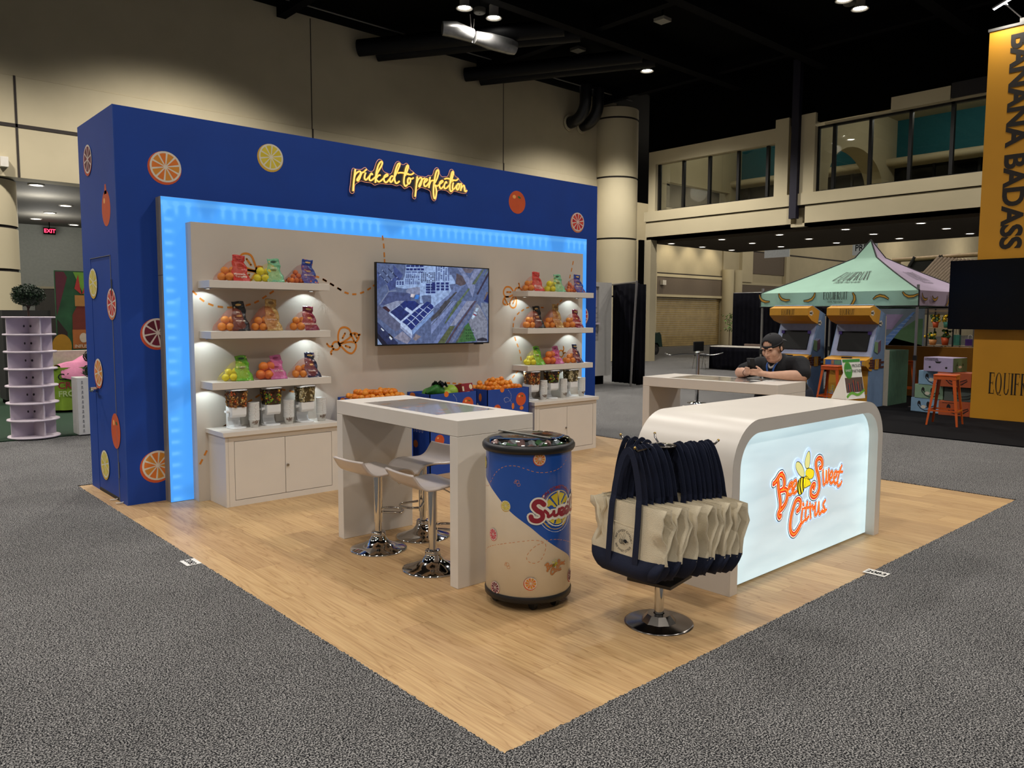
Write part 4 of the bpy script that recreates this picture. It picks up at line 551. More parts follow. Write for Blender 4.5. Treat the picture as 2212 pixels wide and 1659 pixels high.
# ================================================================ booth wall
M_blue = mat('booth_blue', '023a94', .55, var=.05, scale=3, bump=.03, bscale=300)
M_white = mat('laminate_white', 'd8d2ca', .38, var=.02, scale=4)
M_white2 = mat('panel_white', 'c6bdb2', .6, var=.03, scale=2)
M_grey = mat('return_grey', '8f8882', .6, var=.06)
M_seam = mat('seam_dark', '1c1816', .7)
M_chrome = mat('chrome', 'c9c9c9', .07, 1., var=.02)
M_steel = mat('steel_satin', '9c9a96', .3, 1., var=.05)
M_orng = mat('print_orange', 'd07f28', .6, var=.03)
FRUIT = {'orange': ('c9542a', 'd8cfc0', 'd8742a', 'd28a30'), 'lemon': ('c9a23c', 'd8d3be', 'cdb832', 'd4c040'),
         'blood': ('c04a2c', 'd8cbc2', '5a1226', '6e1a34'), 'grapefruit': ('cc7a50', 'd8cbc2', 'b8242e', 'cc4638'), 'pink': ('c86a58', 'd8cbc2', 'c23a4c', 'cc4a58')}
FM = {k: [mat('%s_%s' % (k, p), c, .55, var=.04) for p, c in zip(('rind', 'pith', 'segment', 'segment_b'), v)] for k, v in FRUIT.items()}
M_leaf = mat('leaf_green', '2f6a34', .5); M_hl = mat('highlight_orange', 'f0a860', .5)
def slice_print(parent, kind, u, v, r, fd, rot=.2, nseg=10, name='slice_print', squ=1.):
    """flat printed citrus slice; fd(depth) gives the (u,v)->3D map, depth in front of the surface"""
    mb = MB(); a, b2, c, d = (fd(k) for k in (.0008, .0014, .002, .0026))
    mb.disc(u-.04*r, v-.05*r, r*squ, r, a, 0, 28); mb.disc(u+.02*r, v+.03*r, r*.93*squ, r*.93, b2, 1, 28)
    cu, cv = u+.02*r, v+.03*r
    for k in range(nseg):
        t0 = rot+2*pi*k/nseg+.07; t1 = rot+2*pi*(k+1)/nseg-.07; tm = (t0+t1)/2
        pts = [c(cu+cos(tm)*r*.1*squ, cv+sin(tm)*r*.1)]
        for j in range(5):
            t = t0+(t1-t0)*j/4; pts.append(c(cu+cos(t)*r*.81*squ, cv+sin(t)*r*.81))
        mb.poly(pts, 2+(k % 2))
    return mb.build(name, FM[kind], parent)
def fruit_print(parent, u, v, ru, rv, fd, neck=False, leaf=True):
    mb = MB(); mb.disc(u, v, ru, rv, fd(.001), 0, 28)
    if neck: mb.poly([fd(.001)(u-.3*ru, v+rv*.8), fd(.001)(u+.3*ru, v+rv*.8), fd(.001)(u+.14*ru, v+rv*1.35), fd(.001)(u-.14*ru, v+rv*1.35)], 0)
    mb.disc(u-.35*ru, v+.45*rv, ru*.2, rv*.16, fd(.0016), 1, 14)
    if leaf: mb.disc(u+.25*ru, v+.45*rv, ru*.2, rv*.09, fd(.0018), 2, 14, rot=-.3)
    return mb.build('fruit_print', [FM['orange'][0], M_hl, M_leaf], parent)
XW0, XW1, YF, YR, ZW = .118, 6.028, 4.968, 6.06, 3.331
wall = thing('display_wall', 'large blue display wall with citrus slice prints and a flush side door', 'display wall', (XW0, YF, 0))
DY0, DY1, DZ0, DZ1 = 5.184, 5.80, .03, 2.12
mb = MB(); g = .006
mb.box(XW0+.05, XW1, YF, YR, 0, ZW)
mb.box(XW0, XW0+.05, YF, DY0-g, 0, ZW); mb.box(XW0, XW0+.05, DY1+g, YR, 0, ZW); mb.box(XW0, XW0+.05, DY0-g, DY1+g, DZ1+g, ZW)
mb.build('wall_body', M_blue, wall)
d = MB().box(XW0+.002, XW0+.045, DY0, DY1, DZ0, DZ1).build('door', M_blue, wall)
MB().cyl((XW0-.06, DY1-.05, .94), (XW0+.01, DY1-.05, .94), .024).tube([(XW0-.055, DY1-.05, .94), (XW0-.06, DY1-.12, .94), (XW0-.058, DY1-.17, .935)], .012).lathe([(.03, 0), (.03, .012)], (XW0-.012, DY1-.05, .94), 16, M=Matrix.Rotation(pi/2, 3, 'Y')).build('handle', M_chrome, d, 'chrome lever handle')
for z in (1.85, .28): MB().box(XW0-.006, XW0+.01, DY0-.03, DY0-.006, z-.07, z+.07).build('hinge', M_steel, d)
MB().box(XW0-.0045, XW0+.004, DY0-.006, DY0-.0005, .0, DZ1+.004).box(XW0-.0045, XW0+.004, DY0-.006, DY1+.004, DZ1+.001, DZ1+.006).build('edge_strip', mat('edge_grey', '77757a', .5), wall)
MB().box(XW0-.002, XW0+.05, DY0, DY1, 0, .028).build('threshold_gap', M_seam, wall)
MB().box(XW0-.001, XW0+.006, YF-.0015, YF+.004, 0, ZW).build('corner_trim', mat('corner_blue', '2a4c9a', .5), wall)
for y in (5.08, 5.25): MB().tube([(XW0, y, .012), (XW0-.03, y-.01, .01), (XW0-.06, y+.005, .012)], .006, 6).build('zip_tie', M_white, wall)
fdF = lambda dp: FX(YF-dp); fdS = lambda dp: (lambda u, v: V((XW0-dp, -u, v)))
for kind, u, v, r in (('orange', .522, 2.875, .14), ('lemon', 1.477, 3.088, .128), ('grapefruit', 5.655, 2.835, .128), ('blood', .41, 1.462, .135), ('orange', .372, .313, .14), ('grapefruit', 5.755, 1.63, .13)):
    slice_print(wall, kind, u, v, r, fdF, nseg=8 if kind == 'blood' else 10)
fruit_print(wall, 4.593, 2.984, .135, .135, fdF)
for kind, y, v in (('blood', 5.745, 2.996), ('lemon', 5.735, 1.905), ('grapefruit', 5.185, 1.716), ('orange', 5.68, 1.095), ('lemon', 5.59, .268)):
    slice_print(wall, kind, -y, v, .135, lambda dp, k=.003: fdS(dp+k), nseg=8 if kind == 'blood' else 10)
fruit_print(wall, -5.245, 2.52, .125, .15, fdS, neck=True, leaf=False)
fruit_print(wall, -5.214, .615, .13, .155, lambda dp: fdS(dp+.003))
# light frame ----------------------------------------------------------
M_led = bpy.data.materials.new('led_face'); M_led.use_nodes = True
nt = M_led.node_tree; b = nt.nodes['Principled BSDF']; b.inputs['Roughness'].default_value = .35; b.inputs['Base Color'].default_value = (.05, .15, .3, 1)
tc = node(nt, 'ShaderNodeTexCoord'); sx = node(nt, 'ShaderNodeSeparateXYZ'); nt.links.new(tc.outputs['Object'], sx.inputs[0])
def mth(op, a, b_=None, c=None):
    n = nt.nodes.new('ShaderNodeMath'); n.operation = op
    for k, q in enumerate((a, b_, c)):
        if q is None: continue
        if isinstance(q, (int, float)): n.inputs[k].default_value = q
        else: nt.links.new(q, n.inputs[k])
    return n.outputs[0]
def smst(x, a, b_):
    n = nt.nodes.new('ShaderNodeMapRange'); n.interpolation_type = 'SMOOTHSTEP'; nt.links.new(x, n.inputs[0]); n.inputs[1].default_value = a; n.inputs[2].default_value = b_
    return n.outputs[0]
x, z = sx.outputs[0], sx.outputs[2]
top = mth('MULTIPLY', smst(z, 2.42, 2.5), mth('SUBTRACT', 1, smst(z, 2.555, 2.59)))
lft = mth('MULTIPLY', mth('SUBTRACT', 1, smst(x, .06, .13)), smst(x, .01, .03))
px = mth('POWER', mth('ADD', .5, mth('MULTIPLY', .5, mth('SINE', mth('MULTIPLY', x, 2*pi/.1)))), 2)
pz = mth('POWER', mth('ADD', .5, mth('MULTIPLY', .5, mth('SINE', mth('MULTIPLY', z, 2*pi/.1)))), 2)
line = mth('MULTIPLY', smst(z, 2.53, 2.56), mth('SUBTRACT', 1, smst(z, 2.575, 2.6)))
nz = node(nt, 'ShaderNodeTexNoise', Scale=1.6, Detail=1.); nt.links.new(tc.outputs['Object'], nz.inputs['Vector'])
gap = smst(nz.outputs[0], .36, .46)
amt = mth('ADD', mth('MULTIPLY', mth('ADD', mth('MULTIPLY', top, px), mth('MULTIPLY', lft, pz)), gap), mth('MULTIPLY', line, .7))
cr = ramp(nt, amt, [(0, '3f9af8'), (.5, '4ba4fc'), (1, '62b4ff')])
nt.links.new(cr, b.inputs['Emission Color']); nt.links.new(mth('ADD', .72, mth('MULTIPLY', gap, .26)), b.inputs['Emission Strength'])
lb = thing('light_frame', 'glowing sky blue light box frame around the white shelving panel', 'light box', (.432, 4.84, 0))
mb = MB(); mb.box(.432, 5.69, 4.842, YF, 0, 2.613)
mb.build('frame', M_grey, lb)
MB().box(.4325, .63, 4.838, 4.8421, .004, 2.611).box(.63, 5.49, 4.838, 4.8421, 2.404, 2.611).box(5.49, 5.6895, 4.838, 4.8421, .004, 2.611).build('lit_face', M_led, lb, 'glowing sky blue face')
MB().box(.4312, .4325, 4.8419, YF, 1.955, 1.958).build('seam', M_seam, lb)
# white panel with prints ------------------------------------------------
PX0, PX1, PY, PZ = .628, 5.494, 4.717, 2.406
pn = thing('shelf_panel', 'white back panel printed with orange bees and dashed flight trails', 'panel', (PX0, PY, 0))
MB().box(PX0, PX1, PY, 4.84, 0, PZ).build('panel_body', M_white2, pn)
fm = FX(PY-.0015)
for g_ in (BEES[0:6], BEES[6:17], BEES[17:25], BEES[25:28]):
    mb = MB()
    for p in g_: mb.ribbon(smooth(p, 5), .019, fm)
    mb.build('bee_print', M_orng, pn)
for u, v, a in DASH:
    c, s_ = cos(a)*.024, sin(a)*.024; c2, s2 = -sin(a)*.0085, cos(a)*.0085
    MB().poly([fm(u-c-c2, v-s_-s2), fm(u+c-c2, v+s_-s2), fm(u+c+c2, v+s_+s2), fm(u-c+c2, v-s_+s2)]).build('dash_print', M_orng, pn)
# neon ------------------------------------------------------------------
M_neon = bpy.data.materials.new('neon'); M_neon.use_nodes = True; nt = M_neon.node_tree; nt.nodes.clear()
o = node(nt, 'ShaderNodeOutputMaterial'); em = node(nt, 'ShaderNodeEmission'); lw = node(nt, 'ShaderNodeLayerWeight', Blend=.35)
nt.links.new(ramp(nt, lw.outputs['Facing'], [(0, 'ffe28a'), (.35, 'ffc63c'), (.8, 'f07a10')]), em.inputs[0]); em.inputs[1].default_value = 1.25
nt.links.new(em.outputs[0], o.inputs[0])
ne = thing('neon_sign', 'warm yellow neon script sign reading picked to perfection on the blue wall', 'sign', (3.1, 4.93, 3.0))
M_acr = bpy.data.materials.new('acrylic'); M_acr.use_nodes = True; thin_glass(M_acr, (.8, .8, .84), .02)
bo = smooth(BOARD, 3, True)
MB().prism([(p.x, p.y) for p in bo], FX(4.95), FX(4.944), 0, side=False).build('acrylic_board', M_acr, ne, 'clear acrylic backing board')
MB().tube([(p.x, 4.947, p.y) for p in bo], .0028, 6, closed=True).build('board_edge', mat('acrylic_edge', 'e0b0a8', .3, emit='ff9a6a', es=.55), ne)  # neon light carried to the acrylic rim, put in as a faint emission
for p in NEON:
    MB().tube([(q.x, 4.934, q.y) for q in smooth(p, 6)], .0095, 8).build('neon_tube', M_neon, ne)
for x_, z_ in ((2.35, 2.86), (2.7, 3.0), (3.1, 3.02), (3.45, 3.0), (3.8, 2.98)): MB().cyl((x_, 4.944, z_), (x_, YF, z_), .006).build('standoff', M_chrome, ne)
# television --------------------------------------------------------------
M_scr = bpy.data.materials.new('screen_picture'); M_scr.use_nodes = True; nt = M_scr.node_tree; b = nt.nodes['Principled BSDF']
at = node(nt, 'ShaderNodeVertexColor'); at.layer_name = 'Col'; b.inputs['Base Color'].default_value = (.01, .01, .01, 1); b.inputs['Roughness'].default_value = .25
tc = node(nt, 'ShaderNodeTexCoord'); nz = node(nt, 'ShaderNodeTexNoise', Scale=28., Detail=4.); nt.links.new(tc.outputs['Object'], nz.inputs['Vector'])
mx = node(nt, 'ShaderNodeMix', data_type='RGBA', blend_type='MULTIPLY'); mx.inputs[0].default_value = 1
nt.links.new(at.outputs[0], mx.inputs[6]); nt.links.new(ramp(nt, nz.outputs[0], [(.3, 'b4b4b8'), (.7, 'ffffff')]), mx.inputs[7])
nt.links.new(mx.outputs[2], b.inputs['Emission Color']); b.inputs['Emission Strength'].default_value = 1.05
def picture(name, polys, fmap, mats, parent, step=.00002):
    """flat emissive picture from (hex, outline) pairs, painted in order"""
    mb = MB(); cols = []
    for k, (c, pl) in enumerate(polys):
        mb.poly([fmap(u, v, k*step) for u, v in pl]); cols.append(lin(c)+(1,))
    o = mb.build(name, mats, parent); ca = o.data.color_attributes.new('Col', 'FLOAT_COLOR', 'CORNER')
    for p, c in zip(o.data.polygons, cols):
        for li in p.loop_indices: ca.data[li].color = c
    return o
TX0, TX1, TZ0, TZ1, TY = 2.361, 3.821, 1.32, 2.147, 4.582
tv = thing('television', 'large flat television showing an aerial view of packing sheds and a highway', 'television', ((TX0+TX1)/2, TY, TZ0))
MB().box(TX0, TX1, TY, TY+.03, TZ0, TZ1).box(TX0+.25, TX1-.25, TY+.03, TY+.06, TZ0+.06, TZ1-.3).build('case', M_blackm, tv)
MB().box(TX0+.003, TX1-.003, TY-.004, TY, TZ0+.002, TZ0+.013).box(TX0, TX0+.009, TY-.004, TY, TZ0, TZ1).box(TX1-.009, TX1, TY-.004, TY, TZ0, TZ1).box(TX0, TX1, TY-.004, TY, TZ1-.009, TZ1).build('bezel', M_blackm, tv)
MB().box(2.85, 3.3, TY+.05, PY, 1.55, 1.9).build('wall_mount', M_blackm, tv)
MB().box(3.62, 3.74, TY-.002, TY+.02, TZ0-.008, TZ0).build('sensor_bar', M_black, tv)
TVc = [(c, [(min(max(u, 0), 1), min(max(v, 0), 1)) for u, v in p]) for c, p in TV]
picture('screen', TVc, lambda u, v, k: V((2.371+u*1.44, TY-.0005-k, 1.333+v*.804)), M_scr, tv)
# shelves -------------------------------------------------------------------
M_puck = mat('puck_led', 'ffffff', emit=(.85, .97, 1), es=6)
SHZ = (1.91, 1.483, 1.052)
SIDE = {'A': (.672, 1.782, 'under the bag sign side, near the television'), 'B': (4.3, 5.412, '')}
def shelf(x0, x1, z, label, l0, l1):
    t = thing('wall_shelf', label, 'shelf', (x0, PY, z), 'floating white shelves')
    MB().box(x0, x1, 4.455, PY, z-.062, z).build('board', M_white, t, bevel=.0015, seg=1)
    MB().box(x0+.02, x1-.1, 4.475, 4.50, z-.066, z-.062).build('led_channel', M_steel, t)
    for x_ in (l0, l1):
        MB().lathe([(.028, 0), (.028, -.008), (.02, -.009)], (x_, 4.58, z-.062), 16).build('light_ring', M_steel, t)
        MB().disc(x_, 4.58, .02, .02, FZ(z-.0705), n=16).build('puck_light', M_puck, t)
        lamp('shelf_lamp', 'SPOT', (x_, 4.58, z-.072), 3.0, (.8, .96, 1), .012, (x_, 4.58+.35, z-.072-.65), 112, .12)
    return t
for k, z in enumerate(SHZ):
    nm = ['topmost', 'middle', 'lowest'][k]
    shelf(.672, 1.782, z, 'white floating shelf with bagged citrus, %s of the three by the glowing frame corner door side' % nm if 0 else 'white floating shelf with bagged citrus, %s of the stack nearer the blue side door' % nm, .705, 1.66)
    shelf(4.3, 5.412, z, 'white floating shelf with bagged citrus, %s of the stack nearer the counter with fruit bins' % nm, 4.365, 5.24)
# cabinets ---------------------------------------------------------------------
def cabinet(x0, lockleft, label):
    x1 = x0+1.055; y0 = 4.345
    t = thing('base_cabinet', label, 'cabinet', (x0, PY, 0))
    mb = MB(); mb.box(x0, x1, y0+.022, PY, 0, .602)
    mb.box(x0, x0+.075, y0, y0+.022, 0, .602); mb.box(x1-.06, x1, y0, y0+.022, 0, .602); mb.box(x0+.075, x1-.06, y0, y0+.022, 0, .05); mb.box(x0+.075, x1-.06, y0, y0+.022, .556, .602)
    mb.build('carcass', M_white, t)
    MB().box(x0+.001, x1-.001, y0+.0195, y0+.0215, .03, .58).build('shadow_gap', M_seam, t)
    MB().box(x0+.0245, x0+.0262, y0-.0006, y0+.001, 0, .602).build('seam', M_grey, t)
    xm = (x0+.075+x1-.06)/2
    for k, (a, b_) in enumerate(((x0+.079, xm-.0025), (xm+.0025, x1-.064))):
        dd = MB().box(a, b_, y0, y0+.019, .054, .552).build('door', M_white, t, bevel=.0012, seg=1)
        if k == (0 if lockleft else 1):
            xl = b_-.015 if lockleft else a+.018
            MB().cyl((xl, y0-.012, .3), (xl, y0+.004, .3), .011, n=14).cyl((xl, y0-.0135, .3), (xl, y0-.011, .3), .006, n=8).build('lock', M_steel, dd, 'round metal key lock')
    MB().box(x0-.022, x1+.022, y0-.022, PY, .602, .64).build('counter_top', M_white, t, bevel=.0015, seg=1)
    return t
cabinet(.722, False, 'white two door cabinet under the shelves beside the blue side door end')
cabinet(4.308, True, 'white two door cabinet under the shelves at the far wall end beyond the bins')
# ================================================================ tables, stools, counter, cooler, totes, bins
M_inlay = mat('inlay_glass', 'a9a7a6', .08, var=.03, coat=.5)
def high_table(name, ox, oy, ang, Ln, Wd, label, prints):
    """waterfall table; origin = near-left outer corner, local +Y along the length, +X the width"""
    t = thing(name, label, 'table', (0, 0, 0))
    T = .912; H = 1.009; g = .0015
    MB().box(0, Wd, 0, Ln, T+g, H).build('table_top', M_white, t, bevel=.002, seg=1)
    for y in (0, Ln-.078): MB().box(0, Wd, y, y+.078, 0, T).build('leg', M_white, t, bevel=.002, seg=1)
    MB().box(.003, Wd-.003, .003, Ln-.003, T-.0005, T+g+.0005).build('seam', M_seam, t)
    MB().box(.065, Wd-.06, .30, Ln-.27, H-.01, H+.0006).build('glass_inlay', M_inlay, t, 'grey glass inlay with faint orange prints')
    mb = MB(); f = FZ(H+.001)
    for u, v in prints:
        mb.disc(u, v, .028, .028, f, 0, 14); mb.disc(u+.05, v+.02, .012, .02, f, 0, 10)
    mb.build('fruit_print', mat('faint_orange', 'c9a283', .1, coat=.5), t)
    place(t, (ox, oy, 0), ang); return t
TP = [(.13+.11*(k % 4), .36+.13*((k*3) % 7)) for k in range(9)]
high_table('high_table', .957, 1.497, -R(1.25), 1.455, .595, 'white waterfall high table with the chrome bar stools, beside the round drinks cooler', TP)
high_table('high_table', 4.64, 1.525, R(4.6), 1.445, .605, 'white waterfall high table the seated man leans on, behind the glowing counter', TP[:6])
# bar stool: local +X is the front
M_seat = mat('stool_seat', 'cfc4be', .3, var=.02, coat=.3)
M_bolt = mat('dark_plastic', '18181a', .4)
def bar_stool():
    t = thing('bar_stool', '', 'stool', (0, 0, 0), 'white bar stools')
    MB().lathe([(.196, 0), (.198, .006), (.19, .012), (.13, .028), (.075, .055), (.052, .085), (.046, .11), (.0001, .112)], n=40).build('base', M_chrome, t)
    MB().lathe([(.046, .09), (.05, .098), (.05, .106), (.046, .112), (.05, .118), (.046, .124), (.024, .126)], n=24).build('collar', M_chrome, t)
    MB().cyl((0, 0, .11), (0, 0, .24), .0245, n=20).build('lower_post', M_chrome, t)
    MB().cyl((0, 0, .192), (0, 0, .54), .0295, n=24).build('post', M_chrome, t)
    p = [(.02, .028, .262)]+[(.11+.075*cos(a), .095*sin(a), .252) for a in [pi/2-i*pi/10 for i in range(11)]]+[(.02, -.028, .262)]
    MB().tube(smooth(p, 3), .0085, 8).build('footrest', M_chrome, t)
    MB().tube([(.03, -.02, .535), (.1, -.06, .49), (.13, -.075, .452)], .005, 6).cyl((.115, -.067, .472), (.132, -.076, .449), .0065, n=8).build('lever', M_chrome, t)
    MB().box(-.075, .075, -.075, .075, .532, .545).build('seat_plate', M_bolt, t)
    prof = smooth([(-.245, .655), (-.225, .625), (-.19, .578), (-.14, .552), (-.06, .553), (.03, .563), (.11, .562), (.165, .54), (.19, .505)], 3)
    def fn(u, v):
        k = min(int(v*(len(prof)-1)+.5), len(prof)-1); q = prof[k]; e = abs(2*u-1)
        w = .185*(1-.10*abs(v-.5)*2); return V((q.x, (2*u-1)*w, q.y+.006*e*e))
    MB().grid(fn, 10, len(prof)-1).build('seat', M_seat, t, solid=.014)
    return t
s0 = bar_stool(); place(s0, (1.05, 2.509, 0), R(4)); s0['label'] = 'white bar stool with chrome base at the table end nearer the wall, back lip out'
dup(s0, (1.078, 1.912, 0), R(-4), 'white bar stool with chrome base at the table end nearer the drinks cooler')
dup(s0, (1.465, 2.559, 0), R(186), 'white bar stool with chrome base on the bin side of the table, front lip down')
dup(s0, (4.95, 2.75, 0), R(184), 'white bar stool tucked under the second high table behind the counter')
# reception counter -----------------------------------------------------------
t = thing('reception_counter', 'white arch shaped reception counter with a glowing logo front', 'counter', (3.06, .7, 0))
CX0, CX1, CH, CT, CR, CF, CB = 2.055, 4.072, 1.016, .08, .285, .355, 1.06
def archpts(x0, x1, h, r, n=14, z0=0.):
    p = [(x0, z0)]+[(x0+r-r*cos(a), h-r+r*sin(a)) for a in [i*pi/2/n for i in range(n+1)]]
    p += [(x1-r+r*sin(a), h-r+r*cos(a)) for a in [i*pi/2/n for i in range(n+1)]]+[(x1, z0)]
    return p
po, pi_ = archpts(CX0, CX1, CH, CR), archpts(CX0+CT, CX1-CT, CH-CT, CR-CT)
n = len(po); mb = MB()
for y, fl in ((CF, 0), (CB, 1)):
    for i in range(n-1):
        q = [(po[i][0], y, po[i][1]), (po[i+1][0], y, po[i+1][1]), (pi_[i+1][0], y, pi_[i+1][1]), (pi_[i][0], y, pi_[i][1])]
        mb.add(q, [(0, 1, 2, 3) if fl == 0 else (3, 2, 1, 0)], 1 if fl == 0 else 0)
for pts in (po, pi_):
    mb.add([(p[0], CF, p[1]) for p in pts]+[(p[0], CB, p[1]) for p in pts], [(i, i+1, n+i+1, n+i) for i in range(n-1)], 0, True)
mb.build('arch_body', [M_white, M_white], t)
MB().ribbon([(p[0], p[1]) for p in po], .0012, lambda u, v: V((u, CF-.0006, v)), cap=False).build('edge_seam', M_grey, t)
# lit fabric face, slightly creased
M_fab = bpy.data.materials.new('lit_fabric'); M_fab.use_nodes = True; nt = M_fab.node_tree; b = nt.nodes['Principled BSDF']
b.inputs['Base Color'].default_value = (.6, .64, .65, 1); b.inputs['Roughness'].default_value = .8
tc = node(nt, 'ShaderNodeTexCoord'); mp = node(nt, 'ShaderNodeMapping'); mp.inputs['Rotation'].default_value = (0, -.7, 0); mp.inputs['Scale'].default_value = (1.1, 1, 6); nt.links.new(tc.outputs['Object'], mp.inputs[0])
nz = node(nt, 'ShaderNodeTexNoise', Scale=1.5, Detail=2.); nt.links.new(mp.outputs[0], nz.inputs['Vector'])
sp = node(nt, 'ShaderNodeSeparateXYZ'); nt.links.new(tc.outputs['Object'], sp.inputs[0])
def edge(v, a, w): return smst(mth_(nt, 'ABSOLUTE', v), a-w, a)
def mth_(nt, op, a, b_=None):
    n_ = nt.nodes.new('ShaderNodeMath'); n_.operation = op
    for k, q in enumerate((a, b_)):
        if q is None: continue
        if isinstance(q, (int, float)): n_.inputs[k].default_value = q
        else: nt.links.new(q, n_.inputs[k])
    return n_.outputs[0]
ex = edge(mth_(nt, 'ADD', sp.outputs[0], 0.), .93, .5); ez = smst(sp.outputs[2], .55, .93); eb = mth_(nt, 'SUBTRACT', 1, smst(sp.outputs[2], .0, .35))
mxx = mth_(nt, 'MAXIMUM', mth_(nt, 'MAXIMUM', ex, mth_(nt, 'MULTIPLY', ez, .8)), mth_(nt, 'MULTIPLY', eb, .75))
col = ramp(nt, mxx, [(0, 'bcd0d6'), (.5, 'c9e2e9'), (1, 'd8f6fb')])
mm = node(nt, 'ShaderNodeMix', data_type='RGBA', blend_type='MULTIPLY'); mm.inputs[0].default_value = 1
nt.links.new(col, mm.inputs[6]); nt.links.new(ramp(nt, nz.outputs[0], [(.35, 'e6ebee'), (.65, 'ffffff')]), mm.inputs[7])
nt.links.new(mm.outputs[2], b.inputs['Emission Color']); b.inputs['Emission Strength'].default_value = .78
def wr(u, v):
    return .004*sin(9*(u-2)+14*(v-.5))*max(0, (v-.3))*max(0, (u-2.6)*.6)+.0025*sin(17*u-9*v)
fp = archpts(CX0+CT+.001, CX1-CT-.001, CH-CT-.001, CR-CT, z0=.012)
cen = (3.06, .47); rings = [1, .93, .8, .6, .35]
vs = []; fs = []
for k, s_ in enumerate(rings):
    for p in fp:
        u, v = cen[0]+(p[0]-cen[0])*s_, cen[1]+(p[1]-cen[1])*s_; vs.append((u, .42-(wr(u, v) if k else 0), v))
m_ = len(fp)
for k in range(len(rings)-1): fs += [(k*m_+i, k*m_+(i+1) % m_, (k+1)*m_+(i+1) % m_, (k+1)*m_+i) for i in range(m_)]
fs.append(tuple((len(rings)-1)*m_+i for i in range(m_)))
MB().add(vs, fs, 0, True).build('lit_panel', M_fab, t, 'glowing pale fabric front')
MB().box(CX0+CT, CX1-CT, .44, .46, .02, .75).build('back_board', M_white2, t)
# logo: outlined lettering and a plain bee
def em(name, c, s=.8): return mat(name, c, .7, emit=c, es=s, var=.02)
LGM = [em('logo_halo', 'bcd2f2', .85), em('logo_dark', '12303a', .3), em('logo_cream', 'efe6d4', .8), em('logo_red', 'd23a22', .7), em('logo_gold', 'f0952e', .7), em('logo_yellow', 'e8d224', .8), em('logo_black', '101410', .2), em('logo_wing', 'd8d488', .8)]
def logo(parent, P, w, mats, base=0., step=.0005):
    """P maps (u,v,depth) to 3D; u,v in the counter plane; w = letter stroke width"""
    for lay, (ww, mi, dz) in enumerate(((2.4, 0, 0), (2.0, 1, 1), (1.6, 2, 2), (1.15, 3, 3), (.42, 4, 4))):
        mb = MB(); f = lambda u, v: P(u, v, base+dz*step)
        for s_, p in LOGO: mb.ribbon(smooth(p, 5), w*(s_ if lay < 4 else s_*.9) * (ww if lay else 1)+(w*1.3 if lay == 0 else 0), f, 0)
        if lay == 0:
            for pl in (BODY, THOR, HEAD)+tuple(WING): mb.ribbon(smooth(pl, 4, True), w*1.8, f, 0, closed=True)
        mb.build(['logo_halo', 'logo_outline', 'logo_inline', 'lettering', 'lettering_shine'][lay], mats[mi], parent)
    mb = MB(); f = lambda u, v: P(u, v, base+step*4.5); f2 = lambda u, v: P(u, v, base+step*5.2); f3 = lambda u, v: P(u, v, base+step*6)
    for pl, mi in ((WING[0], 2), (WING[1], 2), (BODY, 0), (THOR, 0), (HEAD, 0)):
        q = smooth(pl, 4, True)
        mb.poly([f(p.x, p.y) for p in q], mi); mb.ribbon(q, w*.18, f2, 1, closed=True)
    for p in STR: mb.ribbon(smooth(p, 4), w*.5, f3, 1)
    mb.build('bee_emblem', [mats[5], mats[6], mats[7]], parent)
logo(t, lambda u, v, d: V((u, .4145-d, v)), .026, LGM)
# a leaflet stand on the counter
b_ = thing('leaflet_stand', 'upright leaflet stand with a green and white partner card on the counter end', 'sign', (3.95, .53, CH))
Mx = Matrix.Translation((3.93, .50, CH)) @ Matrix.Rotation(R(-8), 4, 'Z') @ Matrix.Rotation(R(-11), 4, 'X')
FB = lambda d: (lambda u, v: Mx @ V((u, -d, v)))
MB().box(-.115, .115, 0, .004, .0, .30, M=Mx).build('card', mat('card_white', 'e6e4de', .4), b_)
MB().add([V((3.82, .515, CH)), V((4.05, .49, CH)), V((4.05, .62, CH)), V((3.82, .64, CH)), Mx @ V((-.115, .004, .2)), Mx @ V((.115, .004, .2))], [(0, 1, 2, 3), (0, 3, 4), (1, 5, 2), (3, 2, 5, 4)]).build('stand', M_white, b_)
mb = MB(); f = FB(.001); f2 = FB(.002)
mb.poly([f(-.11, .275), f(.11, .275), f(.11, .297), f(-.11, .297)], 0); mb.disc(-.055, .215, .05, .065, f, 1, 20); mb.disc(-.055, .215, .042, .056, f2, 0, 20)
mb.poly([f(-.11, .05), f(.11, .05), f(.11, .16), f(-.11, .16)], 2)
r2 = random.Random(4)
for k in range(14):
    u = -.1+.014*k; h = r2.uniform(.05, .09); mb.poly([f2(u, .055), f2(u+.01, .055), f2(u+.01, .055+h), f2(u, .055+h)], 3+(k % 4))
mb.ribbon(smooth([(-.11, .02), (-.05, .045), (.03, .03), (.11, .06)], 5), .02, f2, 1)
mb.text('PROUD', .034, lambda u, v: f2(.055+u, .235+v), 7); mb.text('PARTNER', .034, lambda u, v: f2(.055+u*.85, .195+v), 7)
mb.text('SWEET', .024, lambda u, v: FB(.003)(-.055+u, .205+v), 8)
mb.build('card_print', [mat('green_print', '3f8a3c', .5), mat('green_light', '6aa83a', .5), mat('crowd_brown', '5a463c', .6), mat('c_a', '7a5a4a', .6), mat('c_b', '2a3550', .6), mat('c_c', 'a04030', .6), mat('c_d', '3a3a3a', .6), mat('ink', '15171a', .6), mat('print_w', 'e8e8e0', .6)], b_)
